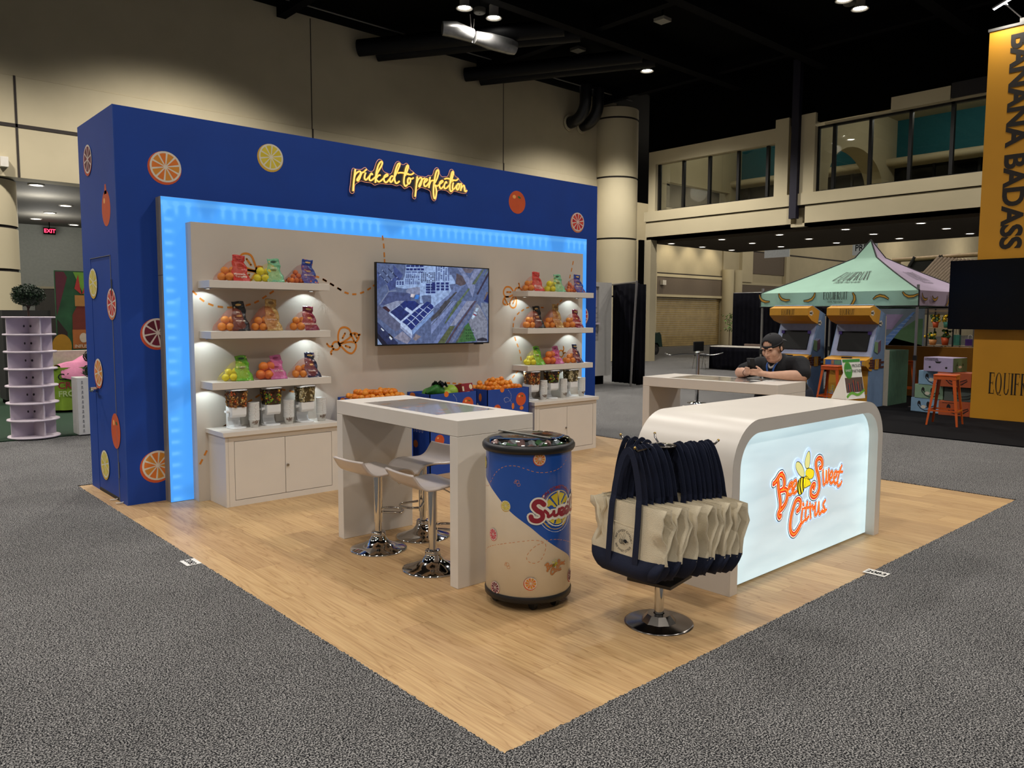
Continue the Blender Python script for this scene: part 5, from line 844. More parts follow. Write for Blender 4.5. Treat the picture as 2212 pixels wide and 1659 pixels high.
# drinks cooler ---------------------------------------------------------------
KX, KY, KR = 1.181, 1.13, .2435; K0 = atan2(-2.062-KY, -1.833-KX)
def CY(d): return lambda u, v: V((KX+(KR+d)*cos(K0+u/KR), KY+(KR+d)*sin(K0+u/KR), v))
k = thing('drinks_cooler', 'round blue and cream drinks cooler on wheels with a clear domed lid', 'cooler', (KX, KY, 0))
M_cream = mat('wrap_cream', 'f2ecde', .3, var=.02); M_wblue = mat('wrap_blue', '2450a4', .22, var=.03, coat=.4)
MB().lathe([(KR-.02, .06), (KR, .065), (KR, .885)], (KX, KY, 0), 64).build('body', M_cream, k)
bl = smooth(CBOUND, 4); mb = MB()
def bz(u):
    for a, b2 in zip(bl[:-1], bl[1:]):
        if a.x <= u <= b2.x: return a.y+(b2.y-a.y)*(u-a.x)/max(b2.x-a.x, 1e-6)
    return .74 if u < bl[0].x else .23
mb.grid(lambda s_, q: (lambda u: CY(.0006)(u, bz(u)+(.884-bz(u))*q))(-.34+.72*s_), 60, 3, 0, True)
mb.build('blue_wrap', M_wblue, k, 'glossy blue part of the wrap')
MB().lathe([(KR-.03, .045), (KR+.004, .05), (KR+.006, .075), (KR+.002, .085)], (KX, KY, 0), 64).build('base_ring', M_bolt, k)
for a in (K0+.15, K0+.9, K0+2.2, K0+3.6, K0+5.0):
    cx_, cy_ = KX+.19*cos(a), KY+.19*sin(a)
    MB().cyl((cx_-.012, cy_, .026), (cx_+.012, cy_, .026), .026, n=16).cyl((cx_, cy_, .02), (cx_, cy_, .06), .012).build('caster', M_bolt, k)
MB().lathe([(KR-.005, .872), (KR+.012, .875), (KR+.02, .89), (KR+.02, .905), (KR+.012, .918), (KR-.01, .92), (KR-.012, .9)], (KX, KY, 0), 64).build('rim', M_bolt, k, 'black rim')
MB().lathe([(KR+.002, .918), (KR-.01, .935), (KR-.05, .945), (.12, .948), (.0001, .949)], (KX, KY, 0), 48).build('lid', M_glass, k, 'clear domed lid')
MB().lathe([(KR-.02, .87), (KR-.02, .75), (.0001, .75)], (KX, KY, 0), 40).build('ice_tub', mat('tub_grey', 'a8a8ae', .5), k)
MB().tube([(KX-.02, KY+.235, .95), (KX-.02, KY-.2, .953)], .006, 6).build('lid_hinge', M_steel, k)
r2 = random.Random(2); mb = MB()
for q in range(46):
    a, rr = r2.uniform(0, 6.28), .2*math.sqrt(r2.random()); x_, y_ = KX+rr*cos(a), KY+rr*sin(a)
    mb.box(-.025, .025, -.018, .018, -.012, .012, q % 4, Matrix.Translation((x_, y_, .86+r2.uniform(-.02, .03))) @ Euler((r2.uniform(-1, 1), r2.uniform(-1, 1), r2.uniform(0, 3))).to_matrix().to_4x4())
o = mb.build('ice_packs', [mat('ice_w', 'dcdfe6', .25), mat('ice_s', 'b9c0c8', .15, .6), mat('ice_g', '5a8a58', .4), mat('ice_p', 'c49a96', .4)], k); o['kind'] = 'stuff'
for kind, u, v, r in CSL: slice_print(k, kind, u, v, r, lambda d_, : CY(d_+.001), nseg=10)
mb = MB()
for p in CDASH:
    q = smooth(p, 10); acc = 0
    for a, b2 in zip(q[:-1], q[1:]):
        L_ = (b2-a).length; acc += L_
        if (acc % .026) < .014: mb.ribbon([a, b2], .0028, CY(.0012), 0, cap=False)
for u, v in CBEE:
    f = CY(.0014)
    for cu, cv, ru, rv in ((-.008, .003, .006, .005), (.006, .006, .009, .011), (.012, -.008, .009, .009), (-.004, .012, .004, .006)):
        mb.ribbon([(u+cu+ru*cos(i*pi/5), v+cv+rv*sin(i*pi/5)) for i in range(10)], .0016, f, 0, closed=True)
mb.build('trail_print', mat('trail_orange', 'd08a52', .4), k)
u0, v0 = CSLICE
MB().disc(u0, v0, .128, .128, CY(.0012), 0, 40).disc(u0-.03, v0-.02, .11, .06, CY(.0012), 0, 30).build('badge_white', mat('badge_w', 'e2ddd0', .3, coat=.4), k)
slice_print(k, 'lemon', u0, v0, .108, lambda d_: CY(d_+.001), nseg=9)
mb = MB()
for p in CSWEET: mb.ribbon(smooth(p, 5), .046, CY(.0042), 0)
mb.build('badge_white', mat('badge_w', 'e2ddd0'), k)
mb = MB()
for i, p in enumerate(CSWEET): mb.ribbon(smooth(p, 5), .027 if i == 0 else .017, CY(.005), 0)
def arc(txt, rad, a0, size, f, cu, cv, mb, mi=0, inside=False, bold=.01):
    """text along an arc; a0 = angle of the middle of the text"""
    sgn = 1 if inside else -1
    def g_(u, v):
        rr = rad-v if inside else rad+v
        t_ = a0+sgn*u/rad
        return f(cu+rr*cos(t_), cv+rr*sin(t_))
    mb.text(txt, size, g_, mi, bold=bold)
arc('SIP ON SOMETHING', .112, pi*.56, .0285, CY(.003), u0, v0, mb, bold=.012)
mb.build('lettering', mat('sweet_red', '8c1f30', .35, coat=.4), k, 'dark red lettering')
PM = [mat('plogo_%d' % i, c, .5) for i, c in enumerate(('ddd2b8', '4a3020', 'e6d2a4', 'b45a30', 'd08a3c', 'd0bc34', '202018', 'd8d08a'))]
lu = sum(p[0] for s_, q in LOGO for p in q)/sum(len(q) for s_, q in LOGO); lv = sum(p[1] for s_, q in LOGO for p in q)/sum(len(q) for s_, q in LOGO)
ls = .155; lu2, lv2 = CLOGO
logo(k, lambda u, v, d: CY(.001+d*.3)(lu2+(u-lu)*ls, lv2+(v-lv)*ls), .034, PM)
# tote rack ---------------------------------------------------------------------
M_canvas = mat('canvas', 'd6cab0', .9, var=.08, scale=8, bump=.25, bscale=220); M_navy = mat('navy_cloth', '0e1730', .85, var=.12, scale=9, bump=.2, bscale=200)
RX, RY = 1.444, .395
rk = thing('display_rack', 'chrome pedestal rack with four arms carrying the canvas tote bags', 'rack', (RX, RY, 0))
M_dchr = mat('dark_chrome', '7d7873', .2, 1.)
MB().lathe([(.182, 0), (.182, .004), (.17, .009), (.09, .013), (.075, .02), (.0001, .02)], (RX, RY, 0), 48).lathe([(.095, .012), (.062, .05), (.03, .052)], (RX, RY, 0), 10, 0, False).build('base', M_dchr, rk)
MB().cyl((RX, RY, .04), (RX, RY, .24), .025, n=20).build('post', M_chrome, rk); MB().cyl((RX, RY, .23), (RX, RY, .95), .012, n=12).build('pole', M_dchr, rk)
MB().box(-.125, .125, -.125, .125, -.008, .008, M=Matrix.Translation((RX, RY, .245)) @ Matrix.Rotation(R(10), 4, 'Z')).build('lower_plate', mat('plate_brown', '2a2624', .4), rk)
MB().lathe([(.0001, .962), (.02, .962), (.07, .955), (.075, .95), (.07, .947), (.0001, .947)], (RX, RY, 0), 32).build('top_disc', M_dchr, rk)
ARMS = [((RX-.05, RY, .945), (RX-.225, RY-.015, .947)), ((RX+.05, RY-.01, .945), (RX+.31, RY-.115, .94)), ((RX, RY+.05, .945), (RX+.0, RY+.26, .955)), ((RX+.03, RY+.04, .945), (RX+.2, RY+.2, .95))]
for a, b2 in ARMS:
    a, b2 = V(a), V(b2); MB().tube([a, b2, b2+(b2-a).normalized()*.02+V((0, 0, .018))], .006, 8).build('arm', M_dchr, rk)
    MB().sphere(b2+(b2-a).normalized()*.02+V((0, 0, .018)), .008, 8, 6).build('arm_tip', mat('brass', 'b89a5a', .3, 1.), rk)
def tote(seed, full):
    r2 = random.Random(seed)
    t = thing('tote_bag', '', 'bag', (0, 0, 0), 'canvas totes on the rack')
    ph = [r2.uniform(0, 6.28) for _ in range(8)]
    zt, zn, zb = -.272, -.552, -.655
    def sec(a, f):
        """closed cross-section at height fraction f (0 top .. 1 bottom of canvas)"""
        c, s_ = cos(a), sin(a)
        w = .245-.006*f+.006*sin(5*f+ph[0]); th = .010+.016*f
        y = w*(abs(s_)**.6)*(1 if s_ >= 0 else -1); x = th*c
        x += (.3 if full else 1)*(.006*sin(11*y+ph[1]+3*f)*(1-.3*f)+.010*sin(5*y+ph[2])*f)
        ed = max(0, abs(y)/w-.62)/.38
        x += ed*(.022*sin(6*f+ph[3]+(1.5 if y > 0 else 0))+.012*sin(17*f+ph[4]))
        return V((x, y, zt+(zn-zt)*f-.012*ed*(.5+.5*sin(ph[5]))*(1-f)))
    N = 30 if full else 22
    body = MB().grid(lambda u, v: sec(2*pi*u, v), N, 8 if full else 6).build('canvas_body', M_canvas, t)
    def nav(u, v):
        p = sec(2*pi*u, 1.); w = 1-.28*v*v; th = 1.04+1.0*sin(pi*min(v, .8)); q = V((p.x*th, p.y*w*1.004, zn+.012+(zb-zn-.012)*v))
        if v > .99: q.x *= .3
        return q
    MB().grid(nav, N, 6).build('navy_base', M_navy, t)
    for s_ in (-1, 1):
        xs = s_*(.017)
        pth = smooth([(-.088, zb+.06), (-.09, -.45), (-.088, -.28), (-.07, -.15), (-.035, -.04), (0, -.002+.004*s_), (.035, -.04), (.07, -.15), (.088, -.28), (.09, -.45), (.088, zb+.06)], 4)
        def fs_(u, v, s_=s_, xs=xs):
            k_ = max(0, min(1, (v+.28)/.28)) if v > -.28 else 0
            base = .018+.024*max(0, min(1, (v-zt)/(zn-zt))) if v < zt else .012
            return V((s_*(base+.006)+.010*sin(ph[6]+9*u)*k_*(1 if v > zt else 0), u+.012*k_*sin(ph[7]), v))
        MB().ribbon(pth, .036, fs_, cap=False).build('handle', M_navy, t, solid=.003)
    if full:
        f = lambda d: (lambda u, v: V((-.021-d-.016*max(0, (zt-v))/.28, -u, v)))
        MB().ribbon([(-.07, -.375), (0, -.381), (.07, -.384)], .003, f(.003), cap=False).build('pocket_hem', mat('thread', 'ddd2b4', .8), t)
        mb = MB(); cu, cv = .0, -.465; ff = f(.003)
        arc('BEE SWEET CITRUS', .046, pi/2, .0155, ff, cu, cv, mb, bold=.02); arc('BEE SWEET CITRUS', .058, -pi/2, .0155, ff, cu, cv, mb, inside=True, bold=.02)
        for u_, v_, ru, rv, ro in ((-.016, .016, .016, .007, 2.2), (.004, .022, .006, .016, -.1)):
            mb.ribbon([(cu+u_+ru*cos(i*pi/8)*cos(ro)-rv*sin(i*pi/8)*sin(ro), cv+v_+ru*cos(i*pi/8)*sin(ro)+rv*sin(i*pi/8)*cos(ro)) for i in range(16)], .0014, ff, closed=True)
        for i in range(4): mb.ribbon(smooth([(cu-.022+.0085*i, cv+.004), (cu-.026+.0085*i, cv-.008), (cu-.018+.0085*i, cv-.018)], 3), .0042, ff)
        mb.disc(cu+.014, cv-.001, .011, .010, ff, n=14); mb.ribbon([(cu+.02, cv-.002), (cu+.033, cv-.001)], .004, ff)
        mb.text('EST', .007, lambda u, v: ff(cu-.055+u, cv-.003+v)); mb.text('1987', .007, lambda u, v: ff(cu+.055+u, cv-.003+v))
        mb.build('badge_print', mat('tote_ink', '15171c', .8), t)
    return t
t0 = tote(11, True); place(t0, (1.222, .432, .95), R(-2)); t0['label'] = 'foremost canvas tote with navy straps and a round bee badge print'
names = ['second', 'third', 'fourth', 'fifth', 'sixth']
protos = [tote(20+k_, False) for k_ in range(3)]; used = [0, 0, 0]
def put(pk, loc, rz, label):
    if not used[pk]: used[pk] = 1; place(protos[pk], loc, rz); protos[pk]['label'] = label
    else: dup(protos[pk], loc, rz, label)
for k_ in range(5):
    put(k_ % 3, (1.262+.034*k_, .425-.012*k_+.006*(k_ % 2), .951), R(rnd.uniform(-5, 4)), 'canvas tote with navy straps, %s behind the front one on the near rack arm' % names[k_])
for k_ in range(8):
    put((k_+1) % 3, (1.515+.027*k_, RY-.03-.011*k_, .943+.004*(k_ % 2)), R(rnd.uniform(-4, 6)-6), 'canvas tote with navy straps on the counter side arm, %s from the pole' % ['first', 'second', 'third', 'fourth', 'fifth', 'sixth', 'seventh', 'outermost'][k_])
for k_ in range(3):
    put(k_, (RX+.0, RY+.13+.045*k_, .957), R(90+rnd.uniform(-6, 6)), 'canvas tote with navy straps on the wall side arm, %s from the pole' % ['first', 'second', 'third'][k_])
# bins of fruit ------------------------------------------------------------------
M_bin = mat('bin_blue', '2046a0', .6, var=.05); M_binin = mat('bin_inside', '2a2018', .9)
M_mand = mat('mandarin', 'e08a26', .42, var=.12, scale=18, bump=.15, bscale=160); M_mand2 = mat('mandarin_deep', 'd9781c', .42, var=.12, scale=18, bump=.15, bscale=160)
M_dot = mat('dash_white', 'cfd0d4', .6)
BW, BD, BH = .615, .40, .828
def fruit_bin(x0, label, seed):
    t = thing('display_bin', label, 'box', (x0, 4.3, 0), 'blue cardboard fruit bins')
    x1, y0, y1 = x0+BW, 4.3, 4.3+BD; w = .008
    MB().box(x0, x1, y0, y0+w, 0, BH).box(x0, x1, y1-w, y1, 0, BH).box(x0, x0+w, y0, y1, 0, BH).box(x1-w, x1, y0, y1, 0, BH).build('carton', M_bin, t)
    MB().box(x0+w, x1-w, y0+w, y1-w, BH-.10, BH-.09).build('false_floor', M_binin, t)
    fF = lambda d: FX(y0-d); fS = lambda d: (lambda u, v: V((x0-d, -u, v)))
    for u, v, r in ((.49, .70, .075), (.14, .61, .052), (.12, .35, .06), (.42, .42, .055)): fruit_print(t, x0+u, v, r, r, fF, leaf=v > .69)
    mb = MB()
    for f, pts in ((fF(.0012), [(x0+.21, .82, .03, .03), (x0+.37, .63, .02, .035), (x0+.5, .6, .03, .022), (x0+.22, .5, .035, .03), (x0+.33, .52, .03, .022)]), (fS(.0012), [(-4.42, .74, .025, .045), (-4.6, .80, .05, .03), (-4.36, .6, .03, .02), (-4.55, .3, .04, .04)])):
        for u, v, a, c in pts: mb.disc(u, v, a, c, f, 0, 16)
    mb.build('segment_print', FM['orange'][2], t)
    mb = MB(); tr = smooth([(.30, .81), (.34, .76), (.33, .70), (.26, .68), (.24, .72), (.29, .73), (.34, .68), (.36, .60), (.34, .5)], 8)
    for p in tr[::2]: mb.disc(x0+p.x, p.y, .0035, .0035, fF(.0013), 0, 8)
    mb.build('trail_print', M_dot, t)
    mb = MB(); f = fS(.0014)
    mb.text('@BeeSweetCitrus', .036, lambda u, v: f(-4.5+u*.9, .50+v), bold=.012)
    for q in range(4): mb.ribbon([(-4.58+.05*q+.012*cos(i*pi/4), .44+.014*sin(i*pi/4)) for i in range(8)], .004, f, closed=True)
    mb.text('Know More Citrus', .03, lambda u, v: f(-4.5+u, .56+v), bold=.012)
    mb.disc(-4.5, .64, .07, .04, f, 0, 18)
    mb.build('lettering', M_dot, t, 'pale lettering on the side face')
    return t
fruit_bin(1.985, 'blue cardboard fruit bin of mandarins nearest the low cabinet with the cup stacks', 1)
fruit_bin(2.80, 'blue cardboard fruit bin of green melons and bagged limes, the middle one', 2)
fruit_bin(3.562, 'blue cardboard fruit bin of mandarins beside the far cabinet', 3)
def mandarin(m, name='mandarin'):
    o = MB().lathe([(.0001, -.026), (.014, -.025), (.026, -.015), (.031, 0), (.028, .014), (.016, .0235), (.006, .0245), (.0001, .022)], n=12).build(name, m); return o
m_a, m_b = mandarin(M_mand), mandarin(M_mand2); cnt = 0
def heap(x0, lab, grp, seed, peak):
    global cnt
    r2 = random.Random(seed); lays = [(10, 6, 0), (9, 5, .04), (7, 4, .078), (4, 2, .112)]
    for nx, ny, dz in lays[:peak]:
        for i in range(nx):
            for j in range(ny):
                if dz > .05 and r2.random() < .2: continue
                x = x0+BW/2+(i-(nx-1)/2)*.0575+r2.uniform(-.008, .008); y = 4.5+(j-(ny-1)/2)*.0585+r2.uniform(-.008, .008)
                z = BH-.035+dz+r2.uniform(-.006, .01)
                src = m_a if r2.random() < .6 else m_b
                if cnt < 2: o = (m_a, m_b)[cnt]
                else: o = src.copy(); COL.objects.link(o)
                cnt += 1
                o.location = (x, y, z); o.rotation_euler = (r2.uniform(-.9, .9), r2.uniform(-.9, .9), r2.uniform(0, 6)); s_ = r2.uniform(.95, 1.12); o.scale = (s_, s_, s_)
                tag(o, lab, 'fruit', grp)
heap(1.985, 'small orange mandarin heaped in the bin behind the high table end', 'mandarins in the bin near the cup stacks', 3, 3)
heap(3.562, 'small orange mandarin heaped high in the bin beside the far cabinet', 'mandarins in the bin beside the far cabinet', 8, 4)
M_melon = mat('melon_green', '8fae3a', .4, var=.15, scale=9, bump=.1); M_lime = mat('pomelo_net', '4f8f34', .5, var=.2, scale=30)
MB().box(2.82, 3.40, 4.32, 4.68, BH-.14, BH-.09).build('bin_liner', M_binin, bpy.data.objects['display_bin.001'])
for k_, (x, y, r, l) in enumerate(((3.2, 4.48, .085, 'round pale green pomelo, the largest in the middle bin'), (3.3, 4.58, .08, 'green pomelo behind the red box in the middle bin'), (3.08, 4.42, .075, 'green pomelo in netting at the front of the middle bin'), (2.98, 4.56, .08, 'green pomelo half hidden under the netted bag in the middle bin'))):
    o = MB().sphere((0, 0, 0), (r, r, r*.93), 20, 12).build('pomelo', M_melon if k_ < 3 else M_lime); o.location = (x, y, BH-.03+.02*(k_ == 0)); tag(o, l, 'fruit', 'pomelos in the middle bin')
nb = thing('netted_bag', 'green net bag with a crumpled black and silver label across the middle bin', 'bag', (2.95, 4.45, BH))
def blob(u, v):
    a = 2*pi*u; r = .09*sin(pi*min(max(v, .02), .98))**.7*(1+.18*sin(3*a+4*v)); return V((2.86+.26*v+.0*a, 4.45+r*cos(a), BH+.0+r*.62*sin(a)+.03*sin(pi*v)))
MB().grid(blob, 14, 12).build('net', mat('net_green', '2f6f2c', .45, var=.3, scale=40, bump=.3), nb)
MB().grid(lambda u, v: V((2.96+.12*u+.02*sin(9*v), 4.36+.16*v, BH+.085+.025*sin(11*u+5*v)+.012*sin(23*v))), 10, 10).build('label_film', mat('foil_black', '1b1d20', .2, .3, var=.9, scale=30), nb)
cb = thing('clementine_box', 'small red fruit carton with a barcode lying in the middle bin', 'box', (3.38, 4.4, BH))
Mb = Matrix.Translation((3.37, 4.40, BH+.02)) @ Matrix.Rotation(R(8), 4, 'Z') @ Matrix.Rotation(R(-12), 4, 'X')
MB().box(-.085, .085, 0, .1, -.06, .06, M=Mb).build('carton', mat('carton_red', '8c2430', .5), cb)
MB().box(-.08, -.055, -.001, 0, -.02, .03, M=Mb).disc(.05, .02, .025, .028, lambda u, v: Mb @ V((u, -.0015, v)), n=16).box(-.02, .02, -.001, 0, -.045, -.03, M=Mb).build('label_print', mat('label_cream', 'ddd2b0', .6), cb)
# number cards on the carpet
for x, y, l in ((-.05, 3.035, 'white card with booth number 2083 on the carpet edge by the low cabinet side'), (3.105, -.04, 'white card with booth number 2083 on the carpet edge in front of the glowing counter')):
    t = thing('number_card', l, 'card', (x, y, CZ+.003), 'booth number cards')
    MB().box(x-.047, x+.047, y-.068, y+.068, CZ+.003, CZ+.0055).build('card', mat('card_white', 'e6e4de', .4), t)
    MB().text('2083', .062, lambda u, v: V((x-.022+v, y-u, CZ+.006)), bold=.03).build('lettering', M_black, t)
# ================================================================ bags of citrus, dispensers, cups
def net_mat(name, col):
    m = bpy.data.materials.new(name); m.use_nodes = True; nt = m.node_tree; b = nt.nodes['Principled BSDF']; o = nt.nodes['Material Output']
    b.inputs['Base Color'].default_value = lin(col)+(1,); b.inputs['Roughness'].default_value = .4
    tc = node(nt, 'ShaderNodeTexCoord'); sp = node(nt, 'ShaderNodeSeparateXYZ'); nt.links.new(tc.outputs['Object'], sp.inputs[0])
    ad = mth_(nt, 'ADD', sp.outputs[0], sp.outputs[2]); su = mth_(nt, 'SUBTRACT', sp.outputs[0], sp.outputs[2])
    a = mth_(nt, 'ABSOLUTE', mth_(nt, 'SINE', mth_(nt, 'MULTIPLY', ad, 520.))); c = mth_(nt, 'ABSOLUTE', mth_(nt, 'SINE', mth_(nt, 'MULTIPLY', su, 520.)))
    l = mth_(nt, 'LESS_THAN', mth_(nt, 'MINIMUM', a, c), .17)
    t = node(nt, 'ShaderNodeBsdfTransparent'); mx = node(nt, 'ShaderNodeMixShader')
    nt.links.new(l, mx.inputs[0]); nt.links.new(t.outputs[0], mx.inputs[1]); nt.links.new(b.outputs[0], mx.inputs[2]); nt.links.new(mx.outputs[0], o.inputs[0])
    return m
NETS = {'red': net_mat('net_red', 'b0282c'), 'orange': net_mat('net_orange', 'c8501c'), 'yellow': net_mat('net_yellow', 'c8b828'), 'magenta': net_mat('net_magenta', '8c1c3c')}
M_or = mat('orange_fruit', 'd98e36', .42, var=.1, scale=30, bump=.2, bscale=240); M_lem = mat('lemon_fruit', 'd8c828', .4, var=.1, scale=30, bump=.2, bscale=240); M_tan = mat('tangelo_fruit', 'd4742c', .42, var=.1, scale=30, bump=.2, bscale=240)
def film_mat(name, base, spot, dens=14., amt=.30):
    m = mat(name, base, .22, var=.05, spec=.7)
    nt, b = NT(m); tc = node(nt, 'ShaderNodeTexCoord')
    vo = node(nt, 'ShaderNodeTexVoronoi', Scale=dens*2.2); nt.links.new(tc.outputs['Object'], vo.inputs['Vector'])
    nt.links.new(ramp(nt, vo.outputs['Distance'], [(0, spot), (amt*.8, spot), (amt, base), (1, base)]), b.inputs['Base Color'])
    n2 = node(nt, 'ShaderNodeTexNoise', Scale=26., Detail=3., Distortion=.8); nt.links.new(tc.outputs['Object'], n2.inputs['Vector'])
    bp = node(nt, 'ShaderNodeBump', Strength=.9, Distance=.02); nt.links.new(n2.outputs[0], bp.inputs['Height']); nt.links.new(bp.outputs[0], b.inputs['Normal'])
    return m
M_ftxt = mat('film_print', 'd8cfc0', .4)
def citrus_bag(seed, film, fruit, net, fr, H_, words, ink=None):
    r2 = random.Random(seed); t = thing('citrus_bag', '', 'fruit bag', (0, 0, 0), 'bagged citrus on the wall shelves')
    big = fr > .03
    if big: pos = [(-.088, -.02, fr), (-.028, -.05, fr), (.088, .0, fr), (-.05, .045, fr), (.02, .04, fr), (-.055, -.01, fr*2.55), (.015, .0, fr*2.5)]
    else: pos = [(-.1+.048*k, -.045+.012*(k % 2), fr) for k in range(3)]+[(-.09+.05*k, .03, fr) for k in range(4)]+[(-.08, -.02, fr*2.6), (-.03, -.03, fr*2.7), (.09, -.01, fr), (-.045, .0, fr*3.8), (.05, .0, fr*2.6)]
    base = None
    for x, y, z in pos:
        s_ = r2.uniform(.94, 1.06)
        if base is None:
            base = MB().lathe([(.0001, -.97*fr), (.5*fr, -.86*fr), (.86*fr, -.5*fr), (fr, 0), (.86*fr, .5*fr), (.5*fr, .86*fr), (.0001, .94*fr)], n=14).build('fruit', fruit, t); o = base
        else: o = base.copy(); COL.objects.link(o); o.parent = t
        o.location = (x, y, max(z*s_, fr*s_)); o.scale = (s_,)*3; o.rotation_euler = (r2.uniform(0, 3), r2.uniform(0, 3), 0)
    hw = .135
    def nf(u, v):
        a = 2*pi*u; w = (1-v)**.6 if v < 1 else 0; k_ = 1+.06*sin(3*a+seed)
        sx = hw*w*(1.0 if v < .02 else 1)*k_+.02; sy = .085*w*k_+.012
        q = sin(pi*min(v*2.2, 1)/1)*.012
        return V(((sx+q)*cos(a)+.03*v, (sy+q)*sin(a), .004+(H_*.78)*v))
    MB().grid(nf, 28, 8).build('net', NETS[net], t)
    ph = r2.uniform(0, 6)
    def ff(u, v):
        # front film from the base (v=0) to the header (v=1)
        if v < .72:
            k_ = v/.72; x = (-.022+.03*k_)+(.155-.045*k_)*u; y = -.098+.09*k_+.012*sin(pi*k_); z = .001+H_*.76*k_
            y -= .006*sin(9*u+8*k_+ph)+.004*sin(21*k_+ph+3*u)
            x += .006*sin(11*k_+ph)
        else:
            k_ = (v-.72)/.28; x = .012+.108*u+.012*sin(ph)*k_; y = -.008+.006*sin(7*u+ph)+.01*k_; z = H_*.76+H_*.24*k_+.004*sin(5*u+ph)*k_
        return V((x, y-.004, z))
    MB().grid(ff, 12, 24).build('label_film', film, t, solid=.0008)
    def on(u, v, s_, d=.003):
        p = ff(min(max(u, 0), 1), min(max(v, 0), 1)); q = ff(min(max(u+.01, 0), 1), min(max(v, 0), 1)); return V((p.x, p.y-d-.004, p.z))
    mb = MB()
    for (w_, uc, vc, sz) in words:
        mb.text(w_, sz, lambda a, b_, uc=uc, vc=vc: on(uc+a/.12, vc+b_/H_, 0), 0, bold=.02)
    mb.disc(.5, .86, .26, .045, lambda u, v: on(u, v, 0, .0025), 1, 10); mb.disc(.5, .48, .2, .035, lambda u, v: on(u, v, 0, .0025), 1, 10)
    mb.build('film_print', [M_ftxt, ink or mat('film_logo', 'c9a86a', .4)], t)
    return t
BAGS = [('red', film_mat('film_red', 'b8261c', 'b8261c'), M_or, 'orange', .036, .225, [('Minneola', .5, .22, .024), ('Tangelo', .5, .13, .024)], mat('film_logo_r', 'b8402c', .4), 'red film label and oranges'),
        ('mint', film_mat('film_mint', '6fae86', 'c8b070', 10, .2), M_lem, 'yellow', .035, .21, [('Lemons', .5, .55, .02)], mat('film_logo_d', '2a4a34', .4), 'mint green film label and lemons'),
        ('blue', film_mat('film_blue', '1c3a8a', 'c86a24', 12, .24), M_tan, 'magenta', .024, .22, [('Mandarins', .5, .3, .02)], None, 'royal blue film label and small mandarins'),
        ('black', film_mat('film_black', '0e1016', 'b8b098', 9, .2), M_or, 'orange', .036, .255, [('PREMIUM', .5, .3, .018)], None, 'black film label and oranges'),
        ('gold', film_mat('film_gold', 'a8844a', 'c8a868', 12, .35), M_or, 'orange', .036, .28, [('Gold Nugget', .5, .32, .016)], mat('film_logo_g', '7a5a2c', .4), 'crinkled gold film label and oranges'),
        ('maroon', film_mat('film_maroon', '6e0f2c', '9c5468', 9, .2), M_or, 'orange', .036, .22, [('CARA CARA', .5, .22, .02)], None, 'maroon film label and oranges'),
        ('lime', film_mat('film_lime', '5fa32a', 'c8d078', 9, .26), M_lem, 'yellow', .032, .215, [('Lemons', .5, .5, .02)], mat('film_logo_d', '2a4a34'), 'lime green film label and lemons'),
        ('pink', film_mat('film_pink', 'c76aa0', 'd88cb4', 9, .2), M_tan, 'red', .043, .21, [('Cara Cara', .5, .3, .02)], mat('film_logo_p', '8a3a68', .4), 'pink film label and large oranges'),
        ('navy', film_mat('film_navy', '12183a', 'a8949a', 9, .28), M_or, 'orange', .033, .225, [('Navels', .5, .22, .022)], None, 'navy patterned film label and oranges')]
BX = [(.905, 1.224, 1.55), (.895, 1.19, 1.55), (.91, 1.226, 1.56)]; BX2 = [(4.455, 4.81, 5.155), (4.47, 4.79, 5.135), (4.48, 4.795, 5.14)]
for k_, bg in enumerate(BAGS):
    o = citrus_bag(k_+3, *bg[1:8]); row, c = divmod(k_, 3); z = SHZ[row]+.001
    place(o, (BX[row][c]+.0, 4.575, z), R(-3+k_)); o['label'] = 'net bag with %s, shelves by the side door' % bg[8]
    dup(o, (BX2[row][c]+.0, 4.575, z), R(-8+2*k_), 'net bag with %s, shelves at the far end' % bg[8])
